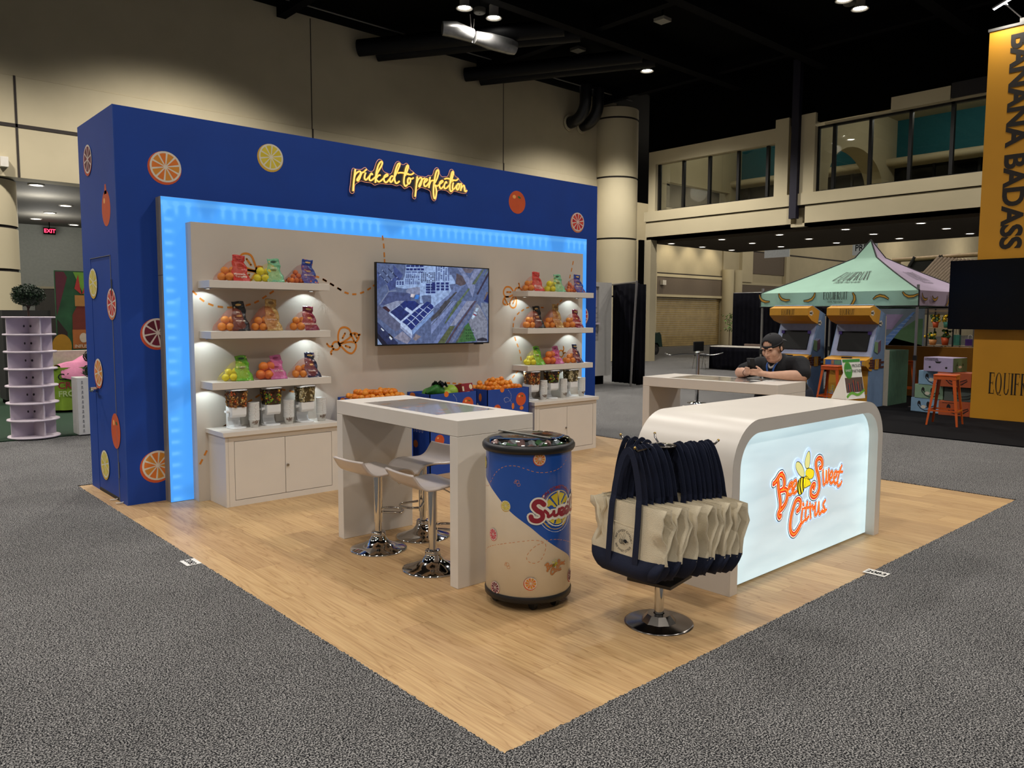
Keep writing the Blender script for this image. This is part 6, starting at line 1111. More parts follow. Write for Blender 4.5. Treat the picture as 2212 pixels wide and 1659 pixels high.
# cereal style dispensers ------------------------------------------------------
M_disp = mat('dispenser_white', 'e4e6e8', .3, var=.02)
M_clear = bpy.data.materials.new('clear_plastic'); M_clear.use_nodes = True; thin_glass(M_clear, (.95, .96, .96), .03)
def dispenser(kind, cols, seed):
    r2 = random.Random(seed); t = thing('food_dispenser', '', 'dispenser', (0, 0, 0), 'dry fruit dispensers on the cabinets')
    def rr(x0, x1, y0, y1, r=.02, n=4):
        p = []
        for cx_, cy_, a0 in ((x1-r, y1-r, 0), (x0+r, y1-r, pi/2), (x0+r, y0+r, pi), (x1-r, y0+r, 3*pi/2)):
            p += [(cx_+r*cos(a0+i*pi/2/n), cy_+r*sin(a0+i*pi/2/n)) for i in range(n+1)]
        return p
    MB().prism(rr(-.07, .07, -.085, .09, .05), FZ(.0), FZ(.012)).build('base_plate', M_disp, t, bevel=.003, seg=1)
    q = [(.085, .008), (.085, .2), (.045, .2), (.04, .16), (.05, .06), (.035, .025), (.01, .012)]
    MB().prism(q, lambda u, v: V((-.055, u, v)), lambda u, v: V((.055, u, v))).build('back_column', M_disp, t)
    q = [(.05, .19), (-.075, .19), (-.072, .12), (-.055, .10), (.03, .10), (.05, .13)]
    MB().prism(q, lambda u, v: V((-.064, u, v)), lambda u, v: V((.064, u, v))).build('chute', M_disp, t, bevel=.004, seg=1)
    MB().cyl((-.064, -.01, .15), (-.09, -.01, .15), .014, n=14).box(-.098, -.088, -.035, .015, .141, .159).build('crank_knob', M_disp, t)
    def cont(u, v):
        k_ = .066+.014*v; a = 2*pi*u; c, s_ = cos(a), sin(a); e = .38
        x = k_*(abs(c)**e)*(1 if c >= 0 else -1); y = -.012+(.066+.012*v)*(abs(s_)**e)*(1 if s_ >= 0 else -1); return V((x, y, .192+.145*v))
    MB().grid(cont, 32, 4).build('container', M_clear, t, 'clear square container')
    MB().grid(lambda u, v: V((cont(u, 1).x*1.03*(1 if v < .6 else .9), (cont(u, 1).y+.012)*1.03*(1 if v < .6 else .9)-.012, .334+.010*v)), 32, 3).box(-.07, .07, -.075, .05, .3435, .345).build('lid', M_disp, t)
    ms = [mat('%s_%d' % (kind, i), c, .6, var=.12) for i, c in enumerate(cols)]
    mb = MB()
    mb.grid(lambda u, v: (lambda p: V((p.x*.90, (p.y+.012)*.90-.012, .196+.118*v)))(cont(u, v*.85)), 24, 3, 0).box(-.06, .06, -.07, .045, .30, .312, 0)
    for _ in range(330):
        u, v = r2.random(), r2.uniform(.02, .86); p = cont(u, v); s_ = r2.uniform(.004, .008)
        p = V((p.x*.93, (p.y+.012)*.93-.012, p.z))
        L_ = {'nut': 2.0, 'candy': 1.0, 'seed': 1.4}[kind]
        M4 = Matrix.Translation(p) @ Euler((r2.uniform(0, 6), r2.uniform(0, 6), r2.uniform(0, 6))).to_matrix().to_4x4()
        mb.box(-s_*L_, s_*L_, -s_, s_, -s_*.8, s_*.8, r2.randrange(len(cols)), M4)
    o = mb.build('contents', ms, t); o['kind'] = 'stuff'
    return t
DK = [('nut', ('7a4a1c', 'a86c2a', 'c8a060', '4a2a12', 'b8501c'), 'brown dried nut mix'), ('candy', ('4a1c10', 'b8541c', '6c9c24', 'c8a424', '2c1410'), 'green and orange sweets'), ('seed', ('9a8a5c', 'c8bc94', '6a5a38', 'd8d0b0'), 'pale seed mix')]
DXA, DXB = (.905, 1.222, 1.552), (4.44, 4.762, 5.098)
for k_, (kind, cols, d) in enumerate(DK):
    o = dispenser(kind, cols, k_); place(o, (DXA[k_], 4.545, .64)); o['label'] = 'white and clear dispenser of %s on the cabinet near the side door' % d
    dup(o, (DXB[k_], 4.545, .64), 0, 'white and clear dispenser of %s on the far cabinet' % d)
M_cup = mat('paper_cup', 'e2e2e0', .5, var=.02)
def cup():
    t = thing('paper_cup', '', 'cup', (0, 0, 0))
    MB().lathe([(.0001, .002), (.034, .0), (.044, .066), (.0465, .067), (.0475, .07), (.0465, .073), (.0435, .072), (.033, .006)], n=20).build('cup_body', M_cup, t)
    return t
cp = None
CXA, CXB = (1.047, 1.373, 1.697), (4.598, 4.936, 5.258)
for si, (xs, where) in enumerate(((CXA, 'near the side door'), (CXB, 'on the far cabinet'))):
    for k_, x in enumerate(xs):
        n_ = 17 if si == 0 else 18; kd = DK[k_][2]
        for j in range(n_):
            z = .64+j*.0092
            if cp is None: cp = cup(); o = cp; o.location = (x, 4.5, z)
            else: o = dup(cp, (x, 4.5, z), rnd.uniform(-.2, .2))
            kw = ['nut', 'sweets', 'seed'][k_]; od = 'second third fourth fifth sixth seventh eighth ninth tenth eleventh twelfth thirteenth fourteenth fifteenth sixteenth seventeenth topmost'.split()
            o['label'] = 'bottom paper cup with brown logo, stack beside the %s dispenser %s' % (kw, where) if j == 0 else ('topmost white paper cup, stack beside the %s dispenser %s' if j == n_-1 else 'white paper cup, '+od[j-1]+' from bottom, stack by the %s dispenser %s') % (kw, where)
            o['group'] = 'cup stack beside the %s dispenser %s' % (kd, where)
            if j == 0:
                def CC(u, v, d, x=x): 
                    a = -2.2+u/.04; r_ = .0345+.0097*v/.066+d; return V((r_*cos(a), r_*sin(a), v))
                mb = MB()
                mb.text('Bee Sweet', .0125, lambda u, v: CC(u+.016, .042+v+.15*u, .0012), bold=.03); mb.text('Citrus', .0125, lambda u, v: CC(u+.02, .028+v+.15*u, .0012), bold=.03); mb.disc(.018, .054, .003, .004, lambda u, v: CC(u, v, .0012), n=8)
                c2 = mb.build('cup_print', mat('cup_brown', '6a4420', .6), o)
# ================================================================ neighbouring stand by the side door
M_turf = mat('turf', '0c2c18', .9, var=.25, scale=60, bump=.4, bscale=300)
MB_ = MB().box(-6, 3.5, 9.55, 18.5, .0, .02)
o = MB_.build('turf_mat', M_turf, at=(-1, 13, 0)); tag(o, 'dark green artificial turf mat of the neighbouring stand', 'rug')
td = thing('tiered_display', 'tall white round display with seven tiers of empty compartments', 'shelf', (.31, 9.6, .02))
M_tier = mat('tier_white', 'cfc3cc', .5, var=.03)
tc_ = V((.33, 9.72)); tr_ = .30
for k in range(8):
    z = .02+.222*k
    MB().lathe([(.0001, z), (tr_, z), (tr_+.004, z+.01), (tr_, z+.022), (.0001, z+.022)], (tc_.x, tc_.y, 0), 40).build('tier_disc', M_tier, td)
for k in range(4):
    a = R(285.6+90*k); d = V((cos(a), sin(a), 0)); nn = V((-sin(a), cos(a), 0))*.008; c0 = V((tc_.x, tc_.y, 0))
    vs = []
    for z in (.04, 1.575):
        for p in (c0-nn, c0+d*(tr_-.02)-nn, c0+d*(tr_-.02)+nn, c0+nn): vs.append(V((p.x, p.y, z)))
    MB().add(vs, [(3, 2, 1, 0), (4, 5, 6, 7), (0, 1, 5, 4), (1, 2, 6, 5), (2, 3, 7, 6), (3, 0, 4, 7)]).build('divider', M_tier, td)
mb = MB()
for k in range(1, 7):
    for a0 in (R(225), R(268)):
        a = a0; mb.disc(0, 0, .012, .016, lambda u, v: V((tc_.x+.10*cos(a)-u*sin(a), tc_.y+.10*sin(a)+u*cos(a), .14+.222*k+v)), n=10)
ho = mb.build('cable_holes', mat('hole_dark', '2a2428', .8), td); ho['kind'] = 'stuff'
tp = thing('topiary', 'small round dark green topiary tree standing on the white tiered display', 'plant', (.33, 9.7, 1.6))
MB().tube([(.33, 9.7, 1.6), (.325, 9.7, 1.68), (.33, 9.7, 1.78)], [.014, .012, .008], 8).tube([(.328, 9.7, 1.68), (.36, 9.7, 1.76)], .006, 6).tube([(.328, 9.7, 1.69), (.29, 9.7, 1.77)], .006, 6).build('trunk', mat('bark', '3a2a1e', .8), tp)
r2 = random.Random(3); mb = MB()
for _ in range(1500):
    a, b_ = r2.uniform(0, 2*pi), math.acos(r2.uniform(-1, 1)); rr = r2.uniform(.75, 1.0)
    p = V((.33+.2*rr*sin(b_)*cos(a), 9.7+.2*rr*sin(b_)*sin(a), 1.87+.145*rr*cos(b_)))
    e = Euler((r2.uniform(-1, 1), r2.uniform(-1, 1), r2.uniform(0, 6))).to_matrix(); s_ = r2.uniform(.012, .024)
    mb.add([p+e @ V((-s_, 0, 0)), p+e @ V((0, -s_*.45, .003)), p+e @ V((s_, 0, 0)), p+e @ V((0, s_*.45, .003))], [(0, 1, 2, 3)], r2.randrange(2))
mb.sphere((.33, 9.7, 1.87), (.155, .155, .11), 14, 10, 1)
lf = mb.build('foliage', [mat('leaf_dark', '1f3a1c', .6, var=.3), mat('leaf_darker', '10240f', .7, var=.3)], tp); lf['kind'] = 'stuff'
pd = thing('pedestal', 'white square pedestal with tiny repeated lettering beside the blue wall corner', 'pedestal', (.95, 9.55, .02))
MB().box(.80, 1.10, 9.46, 9.76, .02, .785).build('pedestal_body', mat('pedestal_white', 'c9c8c4', .5, var=.03), pd, bevel=.003, seg=1)
mb = MB()
for k in range(11): mb.text('204', .03, lambda u, v: V((.80-.0+.05+v, 9.458, .07+.065*k+u)), bold=.01)
mb.build('lettering', mat('ped_ink', '54545a', .6), pd)
tp2 = thing('topiary', 'two ball topiary on the white pedestal half hidden by the blue wall', 'plant', (1.0, 9.6, .785))
for z, r in ((.86, .09), (1.06, .075)):
    mb = MB(); mb.sphere((1.0, 9.6, z), r*.8, 12, 8, 1)
    for _ in range(260):
        a, b_ = r2.uniform(0, 2*pi), math.acos(r2.uniform(-1, 1)); p = V((1.0+r*sin(b_)*cos(a), 9.6+r*sin(b_)*sin(a), z+r*cos(b_))); e = Euler((r2.uniform(-1, 1), r2.uniform(-1, 1), r2.uniform(0, 6))).to_matrix()
        mb.add([p+e @ V((-.016, 0, 0)), p+e @ V((0, -.008, 0)), p+e @ V((.016, 0, 0)), p+e @ V((0, .008, 0))], [(0, 1, 2, 3)], r2.randrange(2))
    f_ = mb.build('foliage_ball', [MATS['leaf_dark'], MATS['leaf_darker']], tp2); f_['kind'] = 'stuff'
MB().cyl((1.0, 9.6, .785), (1.0, 9.6, 1.0), .008, n=8).build('trunk', MATS['bark'], tp2)
tb = thing('display_table', 'table under a lime green printed cloth with large lettering', 'table', (1.5, 12.6, 0))
M_lime2 = mat('cloth_lime', '7d9a2c', .8, var=.06, scale=6, bump=.2)
def cloth(u, v):
    a = 2*pi*u; e = .35; c, s_ = cos(a), sin(a); k = 1+.04*v*sin(9*a)
    return V((1.7+.62*k*(abs(c)**e)*(1 if c >= 0 else -1), 12.7+.42*k*(abs(s_)**e)*(1 if s_ >= 0 else -1), .76-.70*v))
MB().grid(cloth, 48, 6).box(1.1, 2.3, 12.3, 13.1, .745, .755).build('tablecloth', M_lime2, tb)
mb = MB()
for w_, z, mi, sz in (('CALIDAD', .56, 0, .15), ('CRUZANDO', .42, 1, .15), ('FRONTERAS', .29, 2, .13)): mb.text(w_, sz, lambda u, v: V((1.16+u, 12.262, z+v)), mi, bold=.02, align='LEFT')
mb.build('lettering', [mat('cl_black', '1c2416', .7), mat('cl_red', '8c2430', .7), mat('cl_pale', 'b4c48c', .7)], tb)
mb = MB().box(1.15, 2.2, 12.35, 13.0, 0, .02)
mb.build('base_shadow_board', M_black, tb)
pk = thing('pink_cloth', 'crumpled pink cloth thrown over the lime green table', 'cloth', (1.7, 12.6, .77))
MB().grid(lambda u, v: V((1.22+.9*u, 12.26+.8*v-.03*sin(6*u), .77+.17*max(0, sin(pi*u))*sin(pi*min(v+.2, 1))**2+.03*sin(12*u+5*v) if v > .06 else .6+.17*u*0-.25*u+.0)), 22, 12).build('cloth', mat('cloth_pink', 'b8708c', .8, var=.08, bump=.2), pk)
bx = thing('white_crate', 'white wrapped case behind the pink cloth', 'box', (1.9, 13.2, .76)); MB().box(1.2, 2.2, 13.15, 13.35, .0, 1.0).build('case', mat('case_white', 'b8b2a8', .4, var=.1, scale=20), bx)
bn = thing('banner_wall', 'fabric banner printed with a bottle and green leaves behind the lime table', 'banner', (1.8, 14.0, .4))
MB().box(1.55, 2.9, 14.0, 14.05, .4, 2.42).build('fabric', mat('banner_green', '245030', .7, var=.4, scale=3), bn)
f = FX(13.995); f2 = FX(13.992); f3 = FX(13.989); mb = MB()
mb.poly([f(1.56, 1.6), f(1.75, 2.3), f(1.7, 2.4), f(1.56, 2.4)], 0); mb.poly([f(1.85, 2.4), f(2.2, 2.4), f(2.05, 1.9)], 1); mb.poly([f(2.2, 1.6), f(2.5, 2.4), f(2.75, 2.4), f(2.6, 1.4)], 2)
mb.poly([f(1.56, .95), f(1.56, 1.55), f(1.72, 1.3), f(1.72, .95)], 3); mb.disc(1.62, 1.05, .16, .22, f2, 4, 20)
mb.poly([f2(1.80, 1.0), f2(2.16, 1.0), f2(2.17, 1.62), f2(2.1, 1.8), f2(1.9, 1.8), f2(1.81, 1.62)], 5); mb.poly([f3(1.86, 1.78), f3(2.12, 1.78), f3(2.12, 1.98), f3(1.86, 1.98)], 6)
mb.poly([f3(1.80, 1.0), f3(2.16, 1.0), f3(2.16, 1.35), f3(1.80, 1.35)], 7); mb.poly([f3(1.93, 2.36), f3(1.86, 2.1), f3(1.97, 2.0)], 8); mb.poly([f3(2.08, 2.3), f3(2.08, 2.05), f3(1.98, 2.0)], 8)
mb.disc(1.98, 1.2, .07, .09, FX(13.985), 9, 14)
mb.text('INFUSED', .08, lambda u, v: FX(13.985)(1.98+u, 1.02+v), 9, bold=.02)
mb.build('banner_print', [mat('b_%d' % i, c, .7) for i, c in enumerate(('5a2430', '6a9a34', '1f6a50', '2a1c14', 'a87a1c', '6a2a1c', 'a8783c', 'a8622c', 'a8342c', 'c8b8a0'))], bn)
sc_ = thing('storage_case', 'dark equipment case standing beyond the tiered display', 'case', (1.0, 14.4, 0)); MB().box(.75, 1.5, 14.2, 14.8, 0.1, 1.7).build('case', mat('case_dark', '2c2c2a', .7), sc_); MB().box(.78, 1.47, 14.25, 14.75, 0, .1).build('plinth', M_black, sc_)
# ================================================================ far stands: kiosk, drapes, tent, arcade cabinets, yellow tower
def SER(mb, fmap, size, mi=0, shear=0., cx=0., sx=1.):
    """the condensed serif word on the fruit stand, drawn letter by letter"""
    P = lambda x, y: fmap(cx+(x*sx+shear*y)*size, y*size)
    def rc(x0, y0, x1, y1): mb.poly([P(x0, y0), P(x1, y0), P(x1, y1), P(x0, y1)], mi)
    def ring(cx_, cy, rx, ry, t0, t1, th=.075, tn=.02, n=20):
        a = [t0+(t1-t0)*k/n for k in range(n+1)]
        for k in range(n):
            q = []
            for t, inn in ((a[k], 0), (a[k+1], 0), (a[k+1], 1), (a[k], 1)):
                q.append(P(cx_+(rx-(th if inn else 0))*cos(t), cy+(ry-(tn if inn else 0))*sin(t)))
            mb.poly(q, mi)
    x = -1.62
    def stem(o, w=.1): rc(x+o, 0, x+o+w, 1); rc(x+o-.035, 0, x+o+w+.035, .02); rc(x+o-.035, .98, x+o+w+.035, 1)
    for ch, adv in zip('EQUIFRUIT', (.42, .50, .46, .20, .40, .46, .46, .20, .44)):
        if ch in 'EF':
            stem(.05); rc(x+.1, .965, x+.36, 1); rc(x+.1, .5, x+.28, .525); rc(x+.335, .8, x+.36, .97); rc(x+.265, .42, x+.285, .6)
            if ch == 'E': rc(x+.1, 0, x+.37, .035); rc(x+.345, .03, x+.37, .2)
        elif ch == 'Q':
            ring(x+.22, .5, .2, .51, 0, 2*pi, .075, .02, 28); ring(x+.24, .02, .09, .07, .3, 5.2, .03, .02, 14); rc(x+.3, -.06, x+.42, -.03)
        elif ch == 'U':
            rc(x+.06, .25, x+.135, 1); rc(x+.35, .25, x+.375, 1); rc(x+.02, .98, x+.175, 1); rc(x+.30, .98, x+.42, 1); ring(x+.2175, .26, .158, .28, pi, 2*pi, .06, .05, 14)
        elif ch == 'I': stem(.05)
        elif ch == 'R':
            stem(.05); ring(x+.1, .755, .27, .245, -pi/2, pi/2, .075, .025, 14); mb.poly([P(x+.16, .51), P(x+.23, .51), P(x+.40, 0), P(x+.31, 0)], mi); rc(x+.28, 0, x+.45, .02)
        elif ch == 'T':
            rc(x+.18, 0, x+.26, 1); rc(x+.14, 0, x+.30, .02); rc(x+.02, .965, x+.42, 1); rc(x+.02, .78, x+.04, .97); rc(x+.40, .78, x+.42, .97)
        x += adv
    return mb
M_ink = mat('equi_ink', '16140f', .7)
# kiosk
kk = thing('white_kiosk', 'white display kiosk with slatted recess and dark lettering beside the black drape', 'kiosk', (11.5, 10.5, 0))
mb = MB(); mb.box(10.2, 12.1, 10.36, 11.0, .22, 2.43); mb.box(12.1, 12.55, 10.3, 11.0, .22, 2.43); mb.box(10.2, 12.1, 10.3, 10.36, 2.33, 2.43); mb.box(10.2, 12.1, 10.3, 10.36, .22, 1.05)
mb.build('kiosk_body', mat('kiosk_white', 'b8b6b2', .5, var=.03), kk); MB().box(10.3, 12.4, 10.4, 10.9, CZ, .22).build('plinth', M_black, kk)  # recessed base coloured black to stand in for the shadow under the kiosk
for k in range(7): MB().box(10.25, 12.08, 10.33, 10.36, 1.08+.105*k, 1.17+.105*k).build('slat', mat('slat_white', 'a8a4a2', .5), kk)
MB().box(10.25, 12.08, 10.34, 10.36, 1.85, 2.31).build('sign_panel', mat('sign_panel', 'b4acb0', .5), kk); MB().box(10.25, 12.08, 10.24, 10.36, 1.44, 1.48).build('shelf', M_tier, kk)
mb = MB(); mb.text('UE', .17, lambda u, v: V((12.02+u, 10.336, 2.05+v)), bold=.02, align='RIGHT', sx=1.15); mb.text('RT', .08, lambda u, v: V((12.0+u, 10.336, 1.93+v)), bold=.03, align='RIGHT', sx=1.3); mb.build('lettering', M_ink, kk)
M_drape = mat('black_drape', '0a0a10', .95, var=.3, scale=6, spec=.08)
def drape(t, p0, p1, z0, z1, n=26, amp=.03, name='curtain'):
    p0, p1 = V(p0), V(p1); d = (p1-p0); L_ = d.length; nn = V((-d.y, d.x, 0)).normalized()
    def fn(u, v):
        q = p0+d*u+nn*(amp*sin(u*L_*2*pi/.16)*(.4+.6*v)); return V((q.x, q.y, z1-(z1-z0)*v))
    return MB().grid(fn, int(L_/.02), 5).build(name, M_drape, t, solid=.004)
M_pole = mat('pole_alu', '9a9896', .35, .9)
dr = thing('pipe_drape', 'black pipe and drape screen with a leaning silver pole beside the white kiosk', 'curtain', (12.5, 9.8, 0))
drape(dr, (12.62, 10.32, 0), (12.55, 9.47, 0), .05, 2.40); drape(dr, (12.5, 9.47, 0), (12.82, 9.48, 0), .03, 2.38, amp=.02)
MB().cyl((12.29, 9.466, CZ), (12.2, 9.26, 2.44), .026, n=12).build('pole', M_pole, dr); MB().cyl((12.62, 10.35, 2.39), (12.2, 9.27, 2.41), .02, n=10).build('crossbar', M_pole, dr)
# utility cart and driver
ct = thing('utility_cart', 'dark green electric utility cart driving past far behind the black drape', 'cart', (24.9, 19, 0))
M_cg = mat('cart_green', '143a30', .4)
q = [(23.6, .18), (25.0, .18), (25.02, .42), (25.12, .52), (25.32, .52), (25.42, .4), (25.46, .34), (25.66, .34), (25.55, .85), (25.45, .97), (25.1, .92), (24.9, .70), (24.4, .70), (24.3, .95), (23.6, .95)]
MB().prism(q, lambda u, v: V((u, 18.65, v)), lambda u, v: V((u, 19.45, v))).build('cart_body', M_cg, ct)
for x in (25.22, 23.9):
    for y in (18.75, 19.38): MB().cyl((x, y-.09, .23), (x, y+.09, .23), .22, n=20).cyl((x, y-.1, .23), (x, y+.1, .23), .09, n=12, mi=1).build('wheel', [M_bolt, mat('hub', '3a3a3a', .5)], ct)
MB().tube([(25.4, 19.0, .95), (25.28, 19.0, 1.12)], .02, 8).build('steering_column', M_bolt, ct)
# chair, skirted table, far drape
ch = thing('side_chair', 'black backed chair with chrome legs at the end of the black skirted table', 'chair', (19.0, 12, 0))
MB().box(18.7, 19.25, 12.2, 12.24, .55, .86).build('backrest', mat('chair_black', '141416', .6), ch, bevel=.02); MB().box(18.7, 19.25, 11.75, 12.2, .42, .47).build('seat', MATS['chair_black'], ch, bevel=.015)
for x in (18.72, 19.22):
    MB().tube([(x, 11.78, CZ), (x, 11.8, .43), (x, 12.2, .43), (x, 12.23, .6)], .012, 8).build('leg', M_chrome, ch); MB().tube([(x, 12.25, CZ), (x, 12.2, .43)], .012, 8).build('leg', M_chrome, ch)
sk = thing('skirted_table', 'long folding table with white top and pleated black skirt', 'table', (19.3, 10.9, 0))
MB().box(19.0, 19.65, 9.0, 11.8, .71, .735).build('table_top', mat('table_white', 'c9c4ba', .5), sk)
drape(sk, (19.0, 11.8, 0), (19.0, 9.0, 0), .03, .71, amp=.018, name='skirt'); drape(sk, (19.6, 11.82, 0), (19.0, 11.82, 0), .03, .71, amp=.018, name='skirt')
c2 = thing('folding_chair', 'brown chair back showing above the white topped skirted table', 'chair', (19.9, 10.9, 0)); MB().box(19.85, 19.9, 10.6, 11.15, .55, .80).build('backrest', mat('chair_brown', '6a5a50', .6), c2, bevel=.01); MB().box(19.88, 20.3, 10.6, 11.15, .42, .46).build('seat', MATS['chair_brown'], c2)
for y in (10.63, 11.1): MB().tube([(19.87, y, CZ), (19.87, y, .6)], .012, 6).build('leg', M_pole, c2); MB().tube([(20.27, y, CZ), (20.2, y, .44)], .012, 6).build('leg', M_pole, c2)
d2 = thing('pipe_drape', 'wide black drape wall behind the skirted table and the tent', 'curtain', (20.5, 10, 0))
drape(d2, (20.6, 12.05, 0), (20.6, 6.5, 0), .03, 2.40, amp=.03)
for y in (12.06, 9.2, 6.5): MB().cyl((20.65, y, CZ), (20.65, y, 2.42), .025, n=10).build('pole', M_pole, d2)
MB().cyl((20.65, 12.06, 2.4), (20.65, 6.5, 2.4), .02, n=8).build('crossbar', M_pole, d2)
pl = thing('potted_plant', 'slim leafy plant in a dark green planter beside the black drape wall', 'plant', (21.6, 12.9, 0))
MB().box(21.2, 22.0, 12.6, 13.3, CZ, .28).build('planter', mat('planter_green', '16301f', .6), pl); MB().box(21.25, 21.6, 12.58, 12.6, .2, .27).build('plate', M_ring, pl)
MB().tube([(21.6, 12.8, .28), (21.62, 12.8, 1.2), (21.58, 12.78, 1.7)], [.02, .015, .01], 6).build('stem', mat('bark2', '6a5a44', .8), pl)
mb = MB(); r2 = random.Random(6)
for _ in range(140):
    p = V((21.6+r2.gauss(0, .1), 12.78+r2.gauss(0, .1), r2.uniform(1.15, 1.75))); e = Euler((r2.uniform(-1, 1), r2.uniform(-1, 1), r2.uniform(0, 6))).to_matrix()
    mb.add([p+e @ V((-.05, 0, 0)), p+e @ V((0, -.02, 0)), p+e @ V((.05, 0, 0)), p+e @ V((0, .02, 0))], [(0, 1, 2, 3)])
lf = mb.build('foliage', mat('leaf_mid', '5a7a34', .6, var=.2), pl); lf['kind'] = 'stuff'
st = thing('stanchion', 'chrome queue post standing on the carpet behind the second high table', 'post', (10.55, 6.45, CZ))
MB().cyl((10.55, 6.45, .02), (10.55, 6.45, .93), .035, n=16).lathe([(.04, .93), (.05, .94), (.05, .97), (.03, .985), (.0001, .985)], (10.55, 6.45, 0), 16).build('post', M_chrome, st)
MB().lathe([(.18, CZ), (.18, .015), (.06, .03), (.04, .05)], (10.55, 6.45, 0), 28).build('base', M_chrome, st)
MB().tube(smooth([(10.5, 6.47, .93), (10.3, 6.62, .93), (10.1, 6.75, .91), (10.02, 6.8, .95)], 4), .012, 6).tube(smooth([(10.6, 6.43, .93), (10.8, 6.3, .91), (11.0, 6.2, .95)], 4), .012, 6).build('rope_hook', M_chrome, st)
# black stand carpet
tag(MB().box(9.38, 16.5, -4, 6.215, CZ, .02).build('stand_carpet', mat('black_carpet', '0c0c0f', .95, var=.2, scale=40, bump=.3, bscale=200, spec=.1), at=(12, 2, 0)), 'black carpet of the yellow fruit stand', 'rug')
SZ = .02
# tent ------------------------------------------------------------------------
TXA, TXB, TYA, TYB, TV0, TV1, TPK = 12.85, 15.9, 3.43, 6.53, 1.83, 2.11, 3.2
tn = thing('canopy_tent', 'mint green and lilac pop up canopy tent with bananas and lettering', 'tent', (14.35, 5, SZ))
M_mint = mat('tent_mint', '93b8a6', .85, var=.04, scale=3, bump=.15, bscale=7); M_lil = mat('tent_lilac', 'a596ac', .85, var=.04, scale=3, bump=.15, bscale=7); M_edge = mat('tent_piping', '17181a', .7)
ctr = V(((TXA+TXB)/2, (TYA+TYB)/2, TPK))
cor = [V((TXA, TYB, TV1)), V((TXA, TYA, TV1)), V((TXB, TYA, TV1)), V((TXB, TYB, TV1))]
def roofpt(a, b_, u, v):
    """u along the eave a-b, v to the peak, with a slight sag and a steep crown"""
    e = a+(b_-a)*u; p = e+(ctr-e)*v
    sag = -.16*sin(pi*min(v/.86, 1))*(0.35+.65*sin(pi*u)); z = TV1+(2.83-TV1)*min(v/.86, 1) if v < .86 else 2.83+(TPK-2.83)*(v-.86)/.14
    return V((p.x, p.y, z+sag*.35))
for k, (a, b_, m, nm) in enumerate(((cor[0], cor[1], M_mint, 'mint green roof panel'), (cor[1], cor[2], M_lil, 'lilac roof panel'), (cor[2], cor[3], M_mint, None), (cor[3], cor[0], M_lil, None))):
    MB().grid(lambda u, v: roofpt(a, b_, u, v), 14, 14).build('roof_panel', m, tn, nm)
    d = b_-a; nn = V((-d.y, d.x, 0)).normalized()*-1
    MB().grid(lambda u, v: a+d*u+V((0, 0, -(TV1-TV0)*v))+nn*(.012*sin(u*25+k)*v), 30, 3).build('valance', m, tn)
    MB().tube([roofpt(a, b_, 0, v/14) for v in range(15)], .014, 6).build('piping', M_edge, tn)
    MB().tube([a+V((0, 0, TV0-TV1))+nn*.005, b_+V((0, 0, TV0-TV1))+nn*.005], .012, 6).tube([a, a+V((0, 0, TV0-TV1))], .012, 6).build('hem', M_edge, tn)
for c in cor:
    s_ = V((.03 if c.x < 14 else -.03, .03 if c.y < 5 else -.03, 0)); p = c+s_
    MB().box(p.x-.018, p.x+.018, p.y-.018, p.y+.018, SZ+.006, TV1+.1).build('leg', M_pole, tn); MB().box(p.x-.06, p.x+.06, p.y-.06, p.y+.06, SZ, SZ+.008).box(p.x-.028, p.x+.028, p.y-.028, p.y+.028, .86, .95, 1).build('foot_plate', [M_pole, M_bolt], tn)
MB().tube([cor[0]+V((.03, -.03, -.27)), cor[1]+V((.03, .03, -.27))], .012, 6).tube([cor[1]+V((.03, .03, -.27)), cor[2]+V((-.03, .03, -.27))], .012, 6).build('truss_bar', M_pole, tn)
M_ban = mat('banana_yellow', 'b88a2c', .7)
def banana(mb, f, f2, u, v, L_, rot, mir=1):
    pts = [(-.5, .38), (-.42, .1), (-.2, -.12), (.15, -.2), (.5, -.12), (.52, -.02), (.15, -.02), (-.12, .05), (-.3, .2), (-.42, .42)]
    q = [(u+L_*(mir*a*cos(rot)-b_*sin(rot)), v+L_*(mir*a*sin(rot)+b_*cos(rot))) for a, b_ in pts]
    mb.poly([f(*p) for p in q], 0); mb.ribbon(q, L_*.045, f2, 1, closed=True)
mb = MB(); fV = lambda u, v: V((TXA-.022, -u, v)); fV2 = lambda u, v: V((TXA-.025, -u, v))
for y, v, r_, m_ in ((6.44, 1.97, -.1, 1), (6.0, 1.99, -.05, 1), (5.45, 1.98, .15, -1), (4.60, 1.93, .9, -1), (4.07, 2.0, 2.7, -1), (3.56, 2.02, .3, 1)): mb = MB(); banana(mb, fV, fV2, -y, v, .26, r_, m_); mb.build('banana_print', [M_ban, M_edge], tn)
mb = MB(); fW = lambda u, v: V((u, TYA-.022, v)); fW2 = lambda u, v: V((u, TYA-.025, v))
for x, r_ in ((13.05, .1), (13.55, .4), (14.2, 1.6), (14.9, .2), (15.5, 1.)): mb = MB(); banana(mb, fW, fW2, x, 1.97, .26, r_); mb.build('banana_print', [M_ban, M_edge], tn)
mb = MB(); SER(mb, lambda u, v: V((TXA-.024, 4.96-u, 1.965+v)), .145, sx=.95); mb.text('100% Fairtrade', .05, lambda u, v: V((TXA-.024, 4.95-u, 1.905+v)))
def onroof(a, b_, u0, v0, sgn):
    def f(u, v):
        L_ = (b_-a).length; p = roofpt(a, b_, u0+u/L_, v0+v); q = roofpt(a, b_, u0+u/L_, v0+v+.01); nn = ((b_-a).cross(q-p)).normalized()
        if nn.z < 0: nn = -nn
        return p+nn*.012
    return f
fr_ = onroof(cor[0], cor[1], .52, .33, 1); SER(mb, lambda u, v: fr_(u, v*.62), .34, shear=.28, sx=.92); mb.text('100% Fairtrade', .12, lambda u, v: fr_(u, v*.62-.07), shear=.3)
